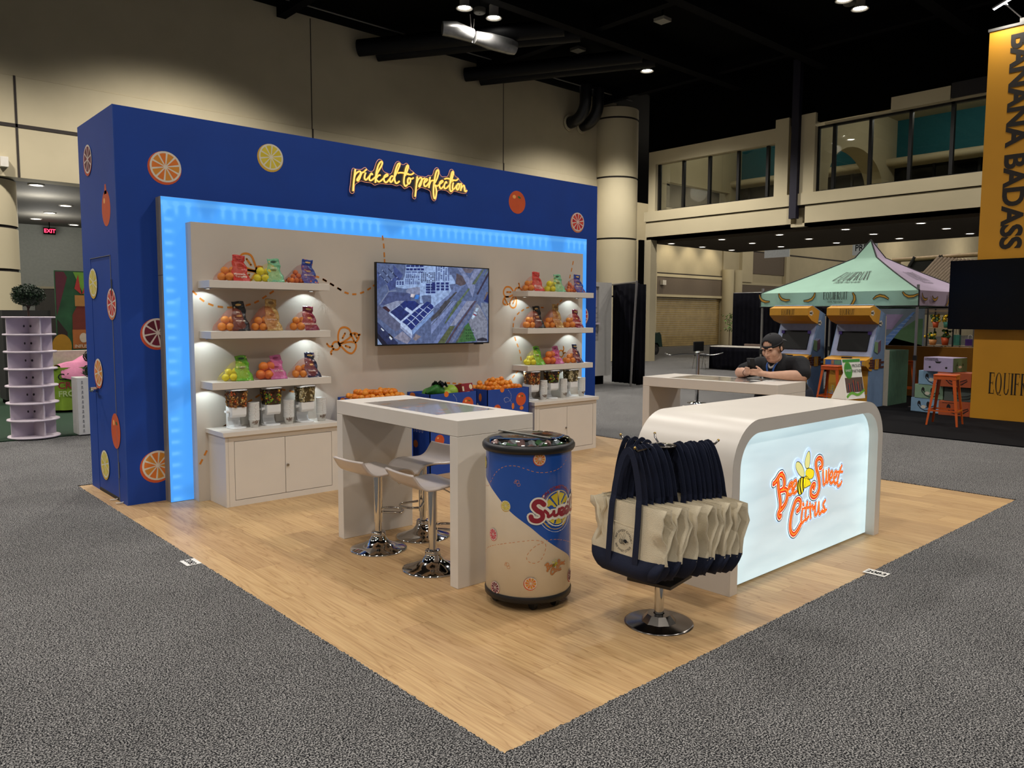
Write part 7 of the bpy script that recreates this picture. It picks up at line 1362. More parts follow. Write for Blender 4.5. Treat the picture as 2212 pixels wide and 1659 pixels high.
fr2 = onroof(cor[1], cor[2], .5, .33, 1); SER(mb, lambda u, v: fr2(u, v*.62), .34, shear=.28, sx=.92); mb.text('100% Fairtrade', .12, lambda u, v: fr2(u, v*.62-.07), shear=.3)
mb.build('lettering', M_ink, tn)
# arcade cabinets ----------------------------------------------------------------
M_asky = mat('arcade_sky', '6d86a8', .6, var=.05); M_ayel = mat('arcade_yellow', 'c08a28', .55, var=.04); M_alil = mat('arcade_lilac', '8e98b8', .55); M_brick = mat('arcade_brick', '4c2218', .7, var=.2, scale=14); M_cloud = mat('cloud', 'c9c2b4', .7); M_pur = mat('corner_purple', '34246a', .5)
def arcade(y0, label):
    y1 = y0+.76; t = thing('arcade_cabinet', label, 'arcade cabinet', (12.3, (y0+y1)/2, SZ))
    side = [(12.04, SZ), (12.04, .70), (11.92, .76), (11.9, .86), (12.12, .93), (12.36, 1.50), (12.1, 1.57), (11.96, 1.66), (11.96, 1.79), (12.12, 1.83), (12.63, 1.66), (12.66, SZ)]
    for a, b_ in ((y0, y0+.018), (y1-.018, y1)): MB().prism(side, lambda u, v: V((u, a, v)), lambda u, v: V((u, b_, v))).build('side_panel', M_asky, t)
    MB().box(12.05, 12.07, y0+.018, y1-.018, SZ, .70).build('front_panel', M_ayel, t)
    MB().prism([(12.05, .68), (11.905, .765), (11.89, .77), (11.89, .87), (12.14, .93), (12.14, .68)], lambda u, v: V((u, y0-.006, v)), lambda u, v: V((u, y1+.006, v))).build('control_deck', M_ayel, t)
    MB().prism([(12.14, .93), (12.12, .93), (12.34, 1.5), (12.38, 1.5)], lambda u, v: V((u, y0+.018, v)), lambda u, v: V((u, y1-.018, v))).build('screen_board', M_alil, t)
    MB().prism([(12.34, 1.5), (12.1, 1.56), (11.95, 1.65), (11.94, 1.66), (11.94, 1.79), (12.12, 1.835), (12.4, 1.74)], lambda u, v: V((u, y0-.006, v)), lambda u, v: V((u, y1+.006, v))).build('marquee', M_ayel, t)
    MB().prism([(12.63, 1.66), (12.1, 1.84), (12.12, 1.85), (12.66, 1.675)], lambda u, v: V((u, y0, v)), lambda u, v: V((u, y1, v))).build('roof_flap', M_asky, t)
    MB().box(12.655, 12.675, y0, y1, SZ, 1.65).build('back_panel', M_cloud, t)
    fs = lambda s_, v: V((12.13+.22*(v-.93)/.57-.012, y1-s_, v))
    mb = MB(); pts = [fs(.12, 1.02), fs(.66, 1.02), fs(.66, 1.36), fs(.12, 1.36)]; off = V((-.03, 0, .0115))
    mb.add(pts+[p+off for p in pts], [(0, 1, 2, 3), (7, 6, 5, 4), (0, 4, 5, 1), (1, 5, 6, 2), (2, 6, 7, 3), (3, 7, 4, 0)]); mb.build('monitor', mat('monitor_black', '08090a', .5, spec=.2), t)
    for s_ in (.10, .63): 
        p = fs(s_, 1.33)+off*1.2; MB().box(p.x-.015, p.x+.01, p.y-.06, p.y, p.z-.03, p.z+.03).build('corner_clip', M_pur, t)
    MB().box(11.98, 12.02, y0+.30, y0+.48, .89, .915).build('joystick_bar', M_bolt, t)
    mb = MB(); SER(mb, lambda u, v: V((11.936, (y0+y1)/2+.02-u, 1.67+v)), .10, sx=.75); mb.build('lettering', M_ink, t)
    mb = MB(); f = lambda d: (lambda u, v: V((11.888-d, y1-.03-u, v)))
    for u0, u1, c in ((.11, .16, 0), (.17, .29, 1), (.31, .56, 2), (.66, .73, 3)): mb.poly([f(.001)(u0, .782), f(.001)(u1, .782), f(.001)(u1, .855), f(.001)(u0, .855)], c)
    mb.poly([f(.0005)(0, .775), f(.0005)(.70, .775), f(.0005)(.70, .862), f(.0005)(0, .862)], 4); mb.text('PRESS START', .016, lambda u, v: f(.002)(.435+u, .83+v), 5); mb.text('WIN BANANAS', .016, lambda u, v: f(.002)(.435+u, .80+v), 5)
    mb.build('deck_print', [mat('dk_%d' % i, c, .6) for i, c in enumerate(('a8744a', '5f8a70', '9a8ab0', 'b88a30', '3a5a98', '2a2430'))], t)
    mb = MB(); g = lambda d: (lambda u, v: V((u, y0-.007-d, v)))
    for cx_, cz in ((12.07, 1.70), (12.42, 1.52)):
        for k in range(5): mb.disc(cx_+.03*cos(k*1.26)*1.4, cz+.022*sin(k*1.26), .03, .03, g(.001), 0, 12)
    for r_ in range(4):
        for c in range(4): mb.box(12.0+.16*c+.04*(r_ % 2), 12.145+.16*c+.04*(r_ % 2), y0-.0075, y0-.006, .715+.043*r_, .752+.043*r_, 1) if 12.145+.16*c+.04*(r_ % 2) < 12.66 else None
    mb.poly([g(.002)(12.24, .70), g(.002)(12.4, .70), g(.002)(12.4, .885), g(.002)(12.24, .885)], 2); banana(mb, g(.003), g(.0035), 12.32, .80, .12, -1.2)
    mb.poly([g(.002)(12.2, 1.02), g(.002)(12.34, .98), g(.002)(12.34, 1.18), g(.002)(12.2, 1.2)], 3); mb.poly([g(.002)(12.34, .98), g(.002)(12.46, 1.03), g(.002)(12.46, 1.22), g(.002)(12.34, 1.18)], 4); mb.poly([g(.002)(12.2, 1.2), g(.002)(12.34, 1.18), g(.002)(12.46, 1.22), g(.002)(12.3, 1.23)], 5)
    mb.build('side_print', [M_cloud, M_brick, M_ayel, mat('sp_green', '7a9a72', .6), mat('sp_plum', '6a4a60', .6), M_alil], t)
    mb = MB(); h = lambda d: (lambda u, v: V((12.049-d, (y0+y1)/2-u, v)))
    mb.text('BANANA', .15, lambda u, v: h(.002)(u, .28+v+.05*abs(u)), 0, bold=.025); mb.text('ESCAPE', .075, lambda u, v: h(.002)(.02+u, .19+v), 1, bold=.02); banana(mb, h(.002), h(.003), 0, .12, .2, 0)
    for s_ in (-1, 1):
        for k in range(4): mb.poly([h(.001)(s_*.26, .2+.05*k), h(.001)(s_*(.36-.02*k), .26+.045*k), h(.001)(s_*.26, .25+.05*k)], 2)
    mb.build('front_print', [mat('ap_yellow', 'c8a83c', .6), M_ink, mat('ap_wing', '8a90a8', .6)], t)
    return t
arcade(5.03, 'blue and yellow arcade cabinet with dark monitor just behind the seated man'); arcade(3.9, 'blue and yellow arcade cabinet with dark monitor beside the green counter')
# metal stools ----------------------------------------------------------------------
M_org = mat('stool_orange', 'c2541c', .3, var=.04, coat=.3)
def metal_stool():
    t = thing('metal_stool', '', 'stool', (0, 0, 0), 'orange metal stools'); Hs = .76
    MB().box(-.155, .155, -.155, .155, Hs-.03, Hs).build('seat', M_org, t, bevel=.02)
    MB().box(-.15, .15, -.15, .15, Hs-.075, Hs-.03).build('seat_apron', M_org, t)
    leg = None
    for sx_ in (-1, 1):
        for sy_ in (-1, 1):
            a = V((sx_*.14, sy_*.14, Hs-.03)); b_ = V((sx_*.215, sy_*.215, 0)); n_ = 6; mb = MB(); vs = []
            for k in range(n_+1):
                q = k/n_; p = a+(b_-a)*q; w = .042*(1-.5*q)+.004
                vs += [p+V((-sx_*w, 0, 0)), p, p+V((0, -sy_*w, 0)), p+V((-sx_*.006, -sy_*.006, 0))]
            mb.add(vs, [(k*4+i, k*4+(i+1) % 4, k*4+4+(i+1) % 4, k*4+4+i) for k in range(n_) for i in range(4)]+[(3, 2, 1, 0), (n_*4, n_*4+1, n_*4+2, n_*4+3)])
            mb.build('leg', M_org, t)
    q = .70; k = .14+.075*q; z = (Hs-.03)*(1-q); mb = MB()
    for a, b_ in (((-k, -k), (k, -k)), ((k, -k), (k, k)), ((k, k), (-k, k)), ((-k, k), (-k, -k))): mb.box(min(a[0], b_[0])-.004, max(a[0], b_[0])+.004, min(a[1], b_[1])-.004, max(a[1], b_[1])+.004, z-.012, z+.012)
    mb.build('footrest', M_org, t)
    return t
ms_ = metal_stool(); place(ms_, (10.82, 2.22, SZ), R(8)); ms_['label'] = 'orange metal stool in front of the stacked banana boxes'
dup(ms_, (11.62, 4.36, SZ), R(5), 'orange metal stool in front of the arcade cabinet beside the green counter')
dup(ms_, (14.3, 4.15, SZ), R(12), 'orange metal stool half hidden behind the green counter under the tent')
dup(ms_, (5.62, 1.93, 0), R(4), 'orange metal stool under the seated man at the second high table')
# green counter, mustard wall, mural, shelves
gc = thing('green_counter', 'pale green ribbed counter beside the arcade cabinets', 'counter', (13.2, 3.95, SZ))
MB().box(12.72, 13.6, 3.86, 4.3, SZ, 1.02).build('counter_body', mat('ribbed_green', '4c6e5a', .6, var=.1, scale=4), gc)
for k in range(14): MB().box(12.74+.062*k, 12.785+.062*k, 3.845, 3.86, SZ, 1.02).build('slat', MATS['ribbed_green'], gc)
MB().box(12.7, 12.72, 3.84, 4.3, SZ, 1.04).build('edge_board', M_cloud, gc)
mw = thing('mustard_counter', 'long mustard yellow counter under the tent behind the green counter', 'counter', (15.2, 3.7, SZ)); MB().box(15.0, 15.3, 2.2, 4.95, SZ, 1.04).build('counter_body', mat('mustard', '8a5c16', .6, var=.05), mw)
mu = thing('mural_banner', 'printed backdrop banner with railway tracks and hills behind the tent', 'banner', (17, 6, 0))
MB().box(17, 17.04, 4.85, 6.7, .05, 2.3).build('banner_cloth', mat('mural_sky', '5a6470', .7, var=.1, scale=2), mu)
f = lambda d: (lambda u, v: V((17-d, -u, v))); mb = MB()
mb.poly([f(.002)(-5.95, .9), f(.002)(-5.0, 1.6), f(.002)(-4.87, 1.6), f(.002)(-4.87, .9)], 0); mb.poly([f(.003)(-5.9, .95), f(.003)(-5.1, 1.75), f(.003)(-5.05, 1.75), f(.003)(-5.65, .95)], 1); mb.poly([f(.002)(-6.3, 1.35), f(.002)(-5.55, 1.35), f(.002)(-5.3, 1.7), f(.002)(-6.3, 1.7)], 2)
mb.poly([f(.002)(-6.7, .1), f(.002)(-4.87, .1), f(.002)(-4.87, 1.0), f(.002)(-5.5, 1.15), f(.002)(-6.1, .98), f(.002)(-6.7, 1.05)], 3)
for k in range(9): mb.poly([f(.004)(-5.85+.085*k, .97+.085*k), f(.004)(-5.66+.07*k, .97+.085*k), f(.004)(-5.66+.07*k, .985+.085*k), f(.004)(-5.85+.085*k, .985+.085*k)], 4)
mb.text('Growing Excellence', .16, lambda u, v: f(.004)(-5.25+u, 1.98+v), 5, align='RIGHT', bold=.01, shear=.2); mb.text('Our Products', .07, lambda u, v: f(.004)(-5.7+u, 1.40+v), 5, align='RIGHT')
for a in (.6, 1.57, 2.5): mb.disc(-5.85+.08*cos(a), 1.53+.07*sin(a), .06, .03, f(.005), 6, 12, rot=a)
mb.build('mural_print', [mat('mu_%d' % i, c, .7) for i, c in enumerate(('3c5a3a', '4a6aa0', '7a6a8a', '2a4028', '7a90b0', 'c8ccd0', '3a3040'))], mu)
fl = thing('flower_shelving', 'black wire shelving with potted flowers and gift bags behind the tent', 'shelf', (19.2, 4.5, 0))
mb = MB()
for y in (5.5, 4.9, 4.3, 3.6):
    for x in (19.0, 19.5): mb.box(x-.015, x+.015, y-.015, y+.015, CZ, 1.85)
mb.build('rack_frame', M_blackm, fl)
for z in (.55, .95, 1.38, 1.80): MB().box(19.0, 19.5, 3.6, 5.5, z-.015, z).build('shelf_board', mat('shelf_wood', '8a7050', .6), fl)
r2 = random.Random(12); pc = ['c8a020', 'b84a20', 'a03a78', '4a2a78', 'd8d0c0', 'b82030', 'c88a50', '3a7a6a']
pmats = [mat('pot_%d' % i, c, .6) for i, c in enumerate(pc)]
M_fly = mat('petal_yellow', 'c9a418', .7, var=.2); M_flg = mat('flower_leaf', '2a4a1e', .7, var=.3)
FB_ = {}
n_ = 0
for z in (.55, .95, 1.38):
    for k in range(7):
        y = 5.38-.27*k+r2.uniform(-.03, .03); w, h = r2.uniform(.06, .1), r2.uniform(.12, .2); pi__ = r2.randrange(8)
        if r2.random() < .45:
            t = thing('gift_bag', '%s gift bag on the flower shelving, %s shelf, place %s' % (['yellow', 'rust', 'magenta', 'violet', 'cream', 'red', 'tan', 'teal'][pi__], {.55: 'low', .95: 'middle', 1.38: 'upper'}[z], 'one two three four five six seven'.split()[k]), 'gift bag', (19.15, y, z), 'gift bags and flowers on the wire shelving')
            MB().box(19.08, 19.2, y-w, y+w, z, z+h*1.3).build('bag_body', pmats[pi__], t); MB().tube(smooth([(19.14, y-w*.5, z+h*1.3), (19.14, y-w*.4, z+h*2), (19.14, y+w*.4, z+h*2), (19.14, y+w*.5, z+h*1.3)], 3), .008, 5).build('bag_handle', M_cloud, t)
        else:
            t = thing('potted_flower', 'potted %s flowers in a %s pot, %s shelf, place %s' % ('yellow' if z > 1 else 'leafy', ['yellow', 'rust', 'magenta', 'violet', 'cream', 'red', 'tan', 'teal'][pi__], {.55: 'low', .95: 'middle', 1.38: 'upper'}[z], 'one two three four five six seven'.split()[k]), 'plant', (19.15, y, z), 'gift bags and flowers on the wire shelving')
            MB().lathe([(.0001, 0), (w*.7, 0), (w, h), (w*.8, h), (.0001, h*.9)], (19.15, y, z), 12).build('pot', pmats[pi__], t)
            mb = MB()
            for _ in range(26): mb.sphere((19.15+r2.gauss(0, .05), y+r2.gauss(0, .06), z+h+r2.uniform(.0, .18)), r2.uniform(.02, .04), 6, 4, 0 if r2.random() < (.6 if z > 1 else .2) else 1)
            b__ = mb.build('blossoms', [M_fly, M_flg], t); b__['kind'] = 'stuff'
bp_ = thing('bamboo_hut', 'bamboo hut frame with a thatched roof edge behind the tent', 'hut', (17.5, 4, 0))
M_bam = mat('bamboo', '8a7350', .5, var=.15); M_that = mat('thatch', '7a6a5a', .9, var=.35, scale=6, stretch=(1, 40, 1), bump=.5)
MB().cyl((17, 5.6, 2.95), (17, 1.5, 3.03), .05, n=10).cyl((17, 5.4, 2.62), (17, 1.5, 2.66), .04, n=10).build('beam', M_bam, bp_)
MB().box(17.0, 17.3, 4.5, 5.2, 2.66, 2.93).build('dark_panel', mat('hut_dark', '16140f', .8), bp_)
for y0_, y1_ in ((4.75, 4.55), (4.35, 4.55), (5.3, 5.1)): MB().tube([(16.97, y0_, 2.62), (16.97, y1_, 3.0)], .04, 6).build('brace', MATS['hut_dark'], bp_)
for k in range(16):
    y = 4.55-.075*k; MB().tube([(16.85, y-.0, 2.95-.01*k), (16.6, y+.2, 2.6), (16.35, y+.42, 2.25)], .04, 6).build('thatch_row', M_that, bp_)
for y in (5.5, 2): MB().cyl((17.1, y, CZ), (17.1, y, 3.0), .05, n=8).build('post', M_bam, bp_)
# banana boxes --------------------------------------------------------------------------
M_hole = mat('hand_hole', '141012', .8)
def banana_box(x, y, z, rz, c1, c2, label, kind):
    t = thing('banana_box', label, 'box', (0, 0, 0), 'stacked banana boxes'); w, d, h = .50, .40, .235
    MB().box(-d/2, d/2, -w/2, w/2, 0, h).build('carton', mat('box_'+c1, c1, .65, var=.05), t, bevel=.004, seg=1)
    f = lambda dd: (lambda u, v: V((-d/2-dd, -u, v))); g = lambda dd: (lambda u, v: V((u, -w/2-dd, v)))
    mb = MB(); mb.poly([g(.001)(-d/2+.004, .004), g(.001)(d/2-.004, .004), g(.001)(d/2-.004, h-.004), g(.001)(-d/2+.004, h-.004)], 0)
    for u in (-.08, .08): mb.disc(u, .12, .012, .02, g(.002), 1, 10)
    mb.disc(0, .085, .05, .02, g(.002), 2, 12); banana(mb, g(.003), g(.0035), -.1, .09, .13, -1.3) if kind else None
    if kind == 1:
        for u in (-.14, .14): mb.disc(u, .07, .02, .018, f(.001), 1, 12)
        mb.poly([f(.001)(-.06, .17), f(.001)(.06, .17), f(.001)(.03, .14), f(.001)(-.03, .14)], 1)
        mb.text('LA SEULE BANANE QUE', .021, lambda u, v: f(.002)(-.235+u, .205+v), 1, align='LEFT', bold=.03); mb.text('VOUS DEVRIEZ ACHETER', .021, lambda u, v: f(.002)(-.235+u, .182+v), 1, align='LEFT', bold=.03)
    else:
        mb.disc(-.1, .14, .03, .05, f(.001), 1, 12); mb.disc(.06, .14, .03, .05, f(.001), 1, 12) if kind == 2 else None; banana(mb, f(.002), f(.0025), .05, .08, .28, .4, 1)
        if kind == 3:
            mb.disc(.12, .06, .02, .018, f(.001), 1, 12); mb.text('THE ONLY BANANAS', .019, lambda u, v: f(.002)(-.2+u, .2+v), 1, align='LEFT', bold=.03)
        else: mb.disc(-.02, .09, .045, .03, f(.003), 2, 12)
    mb.build('box_print', [mat('box_'+c2, c2, .65), M_hole, M_cloud, M_ban, M_edge], t)
    place(t, (x, y, z), rz); return t
BB = [(12.42, 2.98, SZ, '7a9cb8', '6a8aa8', 'pale blue banana box at the bottom of the stack, farther from the yellow tower', 2), (12.25, 2.50, SZ, 'a8502c', '8a3c24', 'rust orange banana box at the bottom of the stack against the yellow tower', 3),
      (12.40, 2.92, SZ+.237, '7c9a80', '5c7a64', 'sage green banana box in the second layer of the stack', 2), (12.30, 2.44, SZ+.237, '4c5450', '3c4440', 'dark grey green banana box in the second layer against the yellow tower', 3),
      (12.38, 2.86, SZ+.474, '7a9cb8', '6a8aa8', 'pale blue banana box in the third layer of the stack', 2), (12.22, 2.53, SZ+.474, 'a8502c', '8a3c24', 'rust orange banana box in the third layer of the stack', 3),
      (12.25, 2.74, SZ+.711, 'a094b4', '5c7a5c', 'lilac banana box with French lettering on top of the stack', 1)]
for k, (x, y, z, c1, c2, l, kd) in enumerate(BB): banana_box(x, y, z, R(-12 if k % 2 == 0 else 4), c1, c2, l, kd)
# yellow tower -------------------------------------------------------------------------
M_yel = mat('tower_yellow', 'c48a1e', .55, var=.03, scale=2)
yt = thing('yellow_tower', 'tall yellow sign tower with large black vertical lettering', 'sign tower', (12.2, 1.2, SZ))
MB().box(12.03, 12.5, -.8, 2.26, SZ, 1.52).build('lower_panel', M_yel, yt); MB().box(12.0, 12.45, -.8, 2.26, 2.50, 6.02).build('upper_panel', M_yel, yt); MB().box(12.2, 12.4, -.4, 1.9, 1.5, 2.55).build('spine', M_blackm, yt); MB().box(11.99, 12.47, -.82, 2.28, 6.02, 6.06).build('cap_rail', M_pole, yt)
mb = MB()
tw = max(p[0] for p in text_mesh('BANANA BADASS', .035, 0., 'LEFT', 1.)[0])
def VT(u, v): return V((11.996, 1.95-v, 5.92-u*3.24/tw))
mb.text('BANANA BADASS', 1., lambda u, v: VT(u, v*.40), bold=.035, align='LEFT')
SER(mb, lambda u, v: V((12.026, 1.66-u, .43+v)), .335, sx=.66)
mb.build('lettering', mat('tower_ink', '1c140c', .7), yt)
t2 = thing('tower_screen', 'large switched off black television mounted across the yellow tower', 'television', (11.9, 1.8, 1.45))
MB().box(11.88, 11.94, 1.15, 2.61, 1.44, 2.53).build('screen', mat('screen_off', '030406', .2, var=.3, spec=.25), t2); MB().box(11.94, 12.2, 1.5, 1.9, 1.7, 2.2).build('wall_mount', M_blackm, t2)
al = thing('arm_light', 'slim LED arm light clamped on top of the yellow tower', 'lamp', (12.0, 1.85, 6.06))
MB().tube([(12.05, 1.80, 6.06), (12.0, 1.85, 6.14), (11.9, 2.04, 6.36)], .014, 8).build('arm', M_chrome, al); MB().box(12.0, 12.1, 1.74, 1.86, 6.06, 6.12).build('clamp', M_pole, al)
Ma = Matrix.Translation((11.9, 2.06, 6.38)) @ Matrix.Rotation(R(-22), 4, 'X')
MB().box(-.03, .03, -.16, .16, -.012, .018, M=Ma).build('lamp_head', M_pole, al, bevel=.008); MB().box(-.028, .028, -.15, .15, -.016, -.012, M=Ma).build('led_strip', mat('led_strip', 'ffffff', emit=(.85, .9, 1), es=14), al)
lamp('arm_lamp', 'AREA', (11.85, 2.06, 6.34), 22, (1, .95, .85), .2, (12.0, 1.6, 4.5))
# ================================================================ people
def blobs(name, prims, mats, parent, voxel=.006, smooth_it=4, at=None):
    """one continuous surface from overlapping ellipsoids and tapered limbs (voxel union)"""
    mb = MB()
    for p in prims:
        if p[0] == 'e': mb.sphere(p[1], p[2], 20, 14, M=(p[3] if len(p) > 3 else None))
        else:
            path, rad = p[1], p[2]; mb.tube(path, rad, 14)
            rr = rad if hasattr(rad, '__len__') else [rad]*len(path)
            for q, r in zip(path, rr): mb.sphere(q, r, 14, 10)
    o = mb.build(name, mats, parent)
    m = o.modifiers.new('r', 'REMESH'); m.mode = 'VOXEL'; m.voxel_size = voxel; m.use_smooth_shade = True
    s = o.modifiers.new('s', 'SMOOTH'); s.factor = .5; s.iterations = smooth_it
    dg = bpy.context.evaluated_depsgraph_get(); me = bpy.data.meshes.new_from_object(o.evaluated_get(dg)); o.modifiers.clear(); old = o.data; o.data = me; bpy.data.meshes.remove(old)
    if not me.materials:
        for mm_ in (mats if isinstance(mats, (list, tuple)) else [mats]): me.materials.append(mm_)
    for pl_ in me.polygons: pl_.use_smooth = True
    return o
M_skin = mat('skin', 'cda28a', .5, var=.06, scale=14, spec=.35); M_skin2 = mat('lips', '9a5f54', .5); M_blk = mat('shirt_black', '14151a', .85, var=.15, scale=7, bump=.2, bscale=60)
M_wht = mat('shirt_white', 'b9b4b0', .8); M_jean = mat('jeans', '141a2c', .85, var=.1); M_cap = mat('cap_black', '15151a', .75, var=.1); M_hair = mat('hair_dark', '241a14', .8); M_lany = mat('lanyard_blue', '1f4f9a', .6)
pm = thing('person', 'man in a black shirt and backward black cap leaning on the table with a phone', 'person', (5.5, 1.92, 0))
HC = V((5.175, 1.895, 1.325))
HM = Matrix.Translation(HC) @ Matrix.Rotation(R(176), 4, 'Z') @ Matrix.Rotation(R(24), 4, 'Y') @ Matrix.Scale(1.06, 4)
h = lambda x, y, z: HM @ V((x, y, z)); HR = HM.to_3x3()
head = [('e', h(-.01, 0, .03), (.098, .08, .10), HR), ('e', h(.03, 0, -.05), (.066, .067, .075), HR), ('e', h(.068, 0, -.095), (.028, .032, .024), HR), ('e', h(.02, 0, -.10), (.062, .062, .04), HR),
        ('e', h(.058, .042, -.03), (.034, .03, .036), HR), ('e', h(.058, -.042, -.03), (.034, .03, .036), HR), ('e', h(.082, .03, .028), (.016, .028, .011), HR), ('e', h(.082, -.03, .028), (.016, .028, .011), HR),
        ('t', [h(.088, 0, .012), h(.104, 0, -.012), h(.113, 0, -.03)], [.010, .012, .0155]), ('e', h(.10, .012, -.033), (.011, .009, .008), HR), ('e', h(.10, -.012, -.033), (.011, .009, .008), HR),
        ('e', h(.088, 0, -.064), (.015, .026, .008), HR), ('e', h(.084, 0, -.074), (.016, .022, .008), HR),
        ('e', h(-.008, .081, -.012), (.02, .012, .032), HR), ('e', h(-.008, -.081, -.012), (.02, .012, .032), HR)]
nk = [('t', [h(-.015, 0, -.06), V((5.25, 1.90, 1.20)), V((5.34, 1.91, 1.12))], [.062, .066, .085])]
torso = [('t', [V((5.36, 1.91, 1.10)), V((5.47, 1.92, .98)), V((5.6, 1.93, .84)), V((5.66, 1.93, .78))], [.15, .175, .18, .17]), ('t', [V((5.35, 1.69, 1.12)), V((5.36, 2.12, 1.10))], [.085, .085])]
SL, EL, WL = V((5.34, 1.66, 1.13)), V((5.255, 1.615, 1.06)), V((5.06, 1.835, 1.063)); SR, ER, WR = V((5.35, 2.16, 1.10)), V((5.185, 2.245, 1.06)), V((5.085, 2.115, 1.068))
arms = [('t', [SL, EL], [.075, .056]), ('t', [EL, EL+(WL-EL)*.4, WL], [.054, .05, .033]), ('t', [SR, ER], [.075, .056]), ('t', [ER, ER+(WR-ER)*.4, WR], [.054, .05, .033])]
PHC = V((4.985, 2.005, 1.150))
# near hand (lying over the phone foot): palm, four fingers, thumb
PL_ = V((5.005, 1.905, 1.075)); hand = [('e', PL_, (.034, .046, .026), Matrix.Rotation(R(-10), 3, 'Z')), ('t', [WL, PL_], [.032, .028])]
for k, (dz, ln) in enumerate(((.030, .085), (.014, .095), (-.003, .09), (-.018, .075))):
    a = V((4.985, 1.935, 1.078+dz)); b_ = a+V((-.014, ln*.5, .004)); c = b_+V((.006, ln*.42, -.004)); hand.append(('t', [a-V((-.012, .02, 0)), a, b_, c], [.0105, .0095, .009, .0075]))
hand.append(('t', [V((5.005, 1.90, 1.095)), V((4.99, 1.925, 1.125)), V((4.985, 1.95, 1.142))], [.0135, .0115, .009]))
PR_ = V((5.02, 2.06, 1.085)); hand += [('e', PR_, (.03, .036, .036), Matrix.Rotation(R(20), 3, 'Z')), ('t', [WR, PR_], [.032, .028])]
for k, dz in enumerate((.052, .034, .016, -.002)):
    a = V((4.995, 2.075, 1.072+dz)); b_ = V((4.962, 2.05-.002*k, 1.076+dz)); c = V((4.956, 2.01, 1.074+dz*.95)); hand.append(('t', [PR_+V((-.005, .015, dz*.6-.01)), a, b_, c], [.011, .0098, .009, .0078]))
hand.append(('t', [V((5.02, 2.045, 1.10)), V((5.005, 2.04, 1.13)), V((4.998, 2.02, 1.15))], [.0135, .0115, .009]))
legs = []
for s_ in (-1, 1):
    y = 1.93+s_*.10; legs.append(('t', [V((5.66, y, .83)), V((5.34, 1.93+s_*.14, .80)), V((5.30, 1.93+s_*.15, .72)), V((5.42, 1.93+s_*.13, .30)), V((5.36, 1.93+s_*.13, .24))], [.105, .085, .075, .05, .045]))
blobs('body', head+nk+torso+arms+hand+legs, M_skin, pm, .0052, 3)
# clothes
shirt = [('t', [V((5.33, 1.91, 1.115)), V((5.44, 1.92, 1.0)), V((5.58, 1.93, .86)), V((5.67, 1.93, .80))], [.152, .19, .20, .19]), ('t', [V((5.34, 1.70, 1.15)), V((5.345, 2.11, 1.125))], [.098, .098]), ('t', [SL+V((0, .03, .02)), EL+(SL-EL)*.18+V((0, 0, .008))], [.098, .078]), ('t', [SR+V((0, -.03, .02)), ER+(SR-ER)*.22+V((0, 0, .008))], [.098, .076]), ('t', [V((5.40, 1.91, 1.185)), V((5.37, 1.91, 1.16))], [.075, .10])]
blobs('shirt', shirt, M_blk, pm, .011, 4)
jn = [(a, b_, [r_+.012 for r_ in c]) for a, b_, c in legs]+[('t', [V((5.66, 1.84, .82)), V((5.66, 2.02, .82))], [.13, .13])]
blobs('trousers', jn, M_jean, pm, .012, 3)
for s_ in (-1, 1): blobs('shoe', [('t', [V((5.40, 1.93+s_*.13, .225)), V((5.28, 1.93+s_*.14, .215))], [.045, .038])], mat('shoe_black', '101012', .5), pm, .01, 2)
def cuff(c, d, r, name):
    d = d.normalized(); MB().cyl(c-d*.006, c+d*.006, r, n=24, caps=False).build(name, M_wht, pm, 'white sleeve edge', solid=.004)
cuff(EL+(SL-EL)*.10+V((0, 0, .006)), SL-EL, .071, 'sleeve_trim'); cuff(ER+(SR-ER)*.14+V((0, 0, .006)), SR-ER, .069, 'sleeve_trim')
c0 = V((5.215, 1.905, 1.185)); MB().tube(smooth([V((5.275, 1.835, 1.215)), V((5.215, 1.86, 1.175)), V((5.172, 1.905, 1.125)), V((5.212, 1.955, 1.165)), V((5.275, 1.985, 1.205))], 5), .011, 8).build('collar', M_wht, pm, 'white V shaped collar')
MB().add([V((5.235, 1.862, 1.178)), V((5.168, 1.905, 1.122)), V((5.232, 1.952, 1.17)), V((5.25, 1.906, 1.2))], [(0, 1, 2, 3)]).build('undershirt', M_wht, pm)
for y0_, y1_ in ((1.85, 1.87), (1.965, 1.93)):
    MB().grid(lambda u, v: smooth([V((5.27, y0_-.0, 1.205)), V((5.185, (y0_+y1_)/2, 1.15)), V((5.165, y1_, 1.09)), V((5.175, y1_, 1.035))], 4)[min(int(v*12), 12)]+V((-.012, .009*(2*u-1), 0)), 1, 12).build('lanyard', M_lany, pm, solid=.002)
# cap, hair and face details
def dome(u, v):
    a = 2*pi*u; el = v*pi/2; return h(-.012+.106*cos(a)*cos(el), .0885*sin(a)*cos(el), .040+.088*sin(el))
NU, NV = 40, 12; mb = MB(); vs = [dome(i/NU, j/NV) for j in range(NV+1) for i in range(NU)]; fs = []
for j in range(NV):
    for i in range(NU):
        a = 2*pi*(i+.5)/NU; a = a if a <= pi else a-2*pi
        if (a/.62)**2+((j+.5-1.0)/4.2)**2 < 1 and j >= 1: continue
        fs.append((j*NU+i, j*NU+(i+1) % NU, (j+1)*NU+(i+1) % NU, (j+1)*NU+i))
mb.add(vs, fs, 0, True); cap_ = mb.build('cap', M_cap, pm, 'black backward cap', solid=.004)
MB().grid(lambda u, v: h(-.012+.108*cos(2*pi*u), .0905*sin(2*pi*u), .026+.022*v), 40, 1).build('cap_band', M_cap, cap_, solid=.003)
MB().grid(lambda u, v: h(-.105-.075*v*(1-.55*(2*u-1)**2), .082*(2*u-1)*(1-.15*v), .030-.028*v-.012*(2*u-1)**2), 10, 6).build('cap_brim', M_cap, cap_, solid=.004)
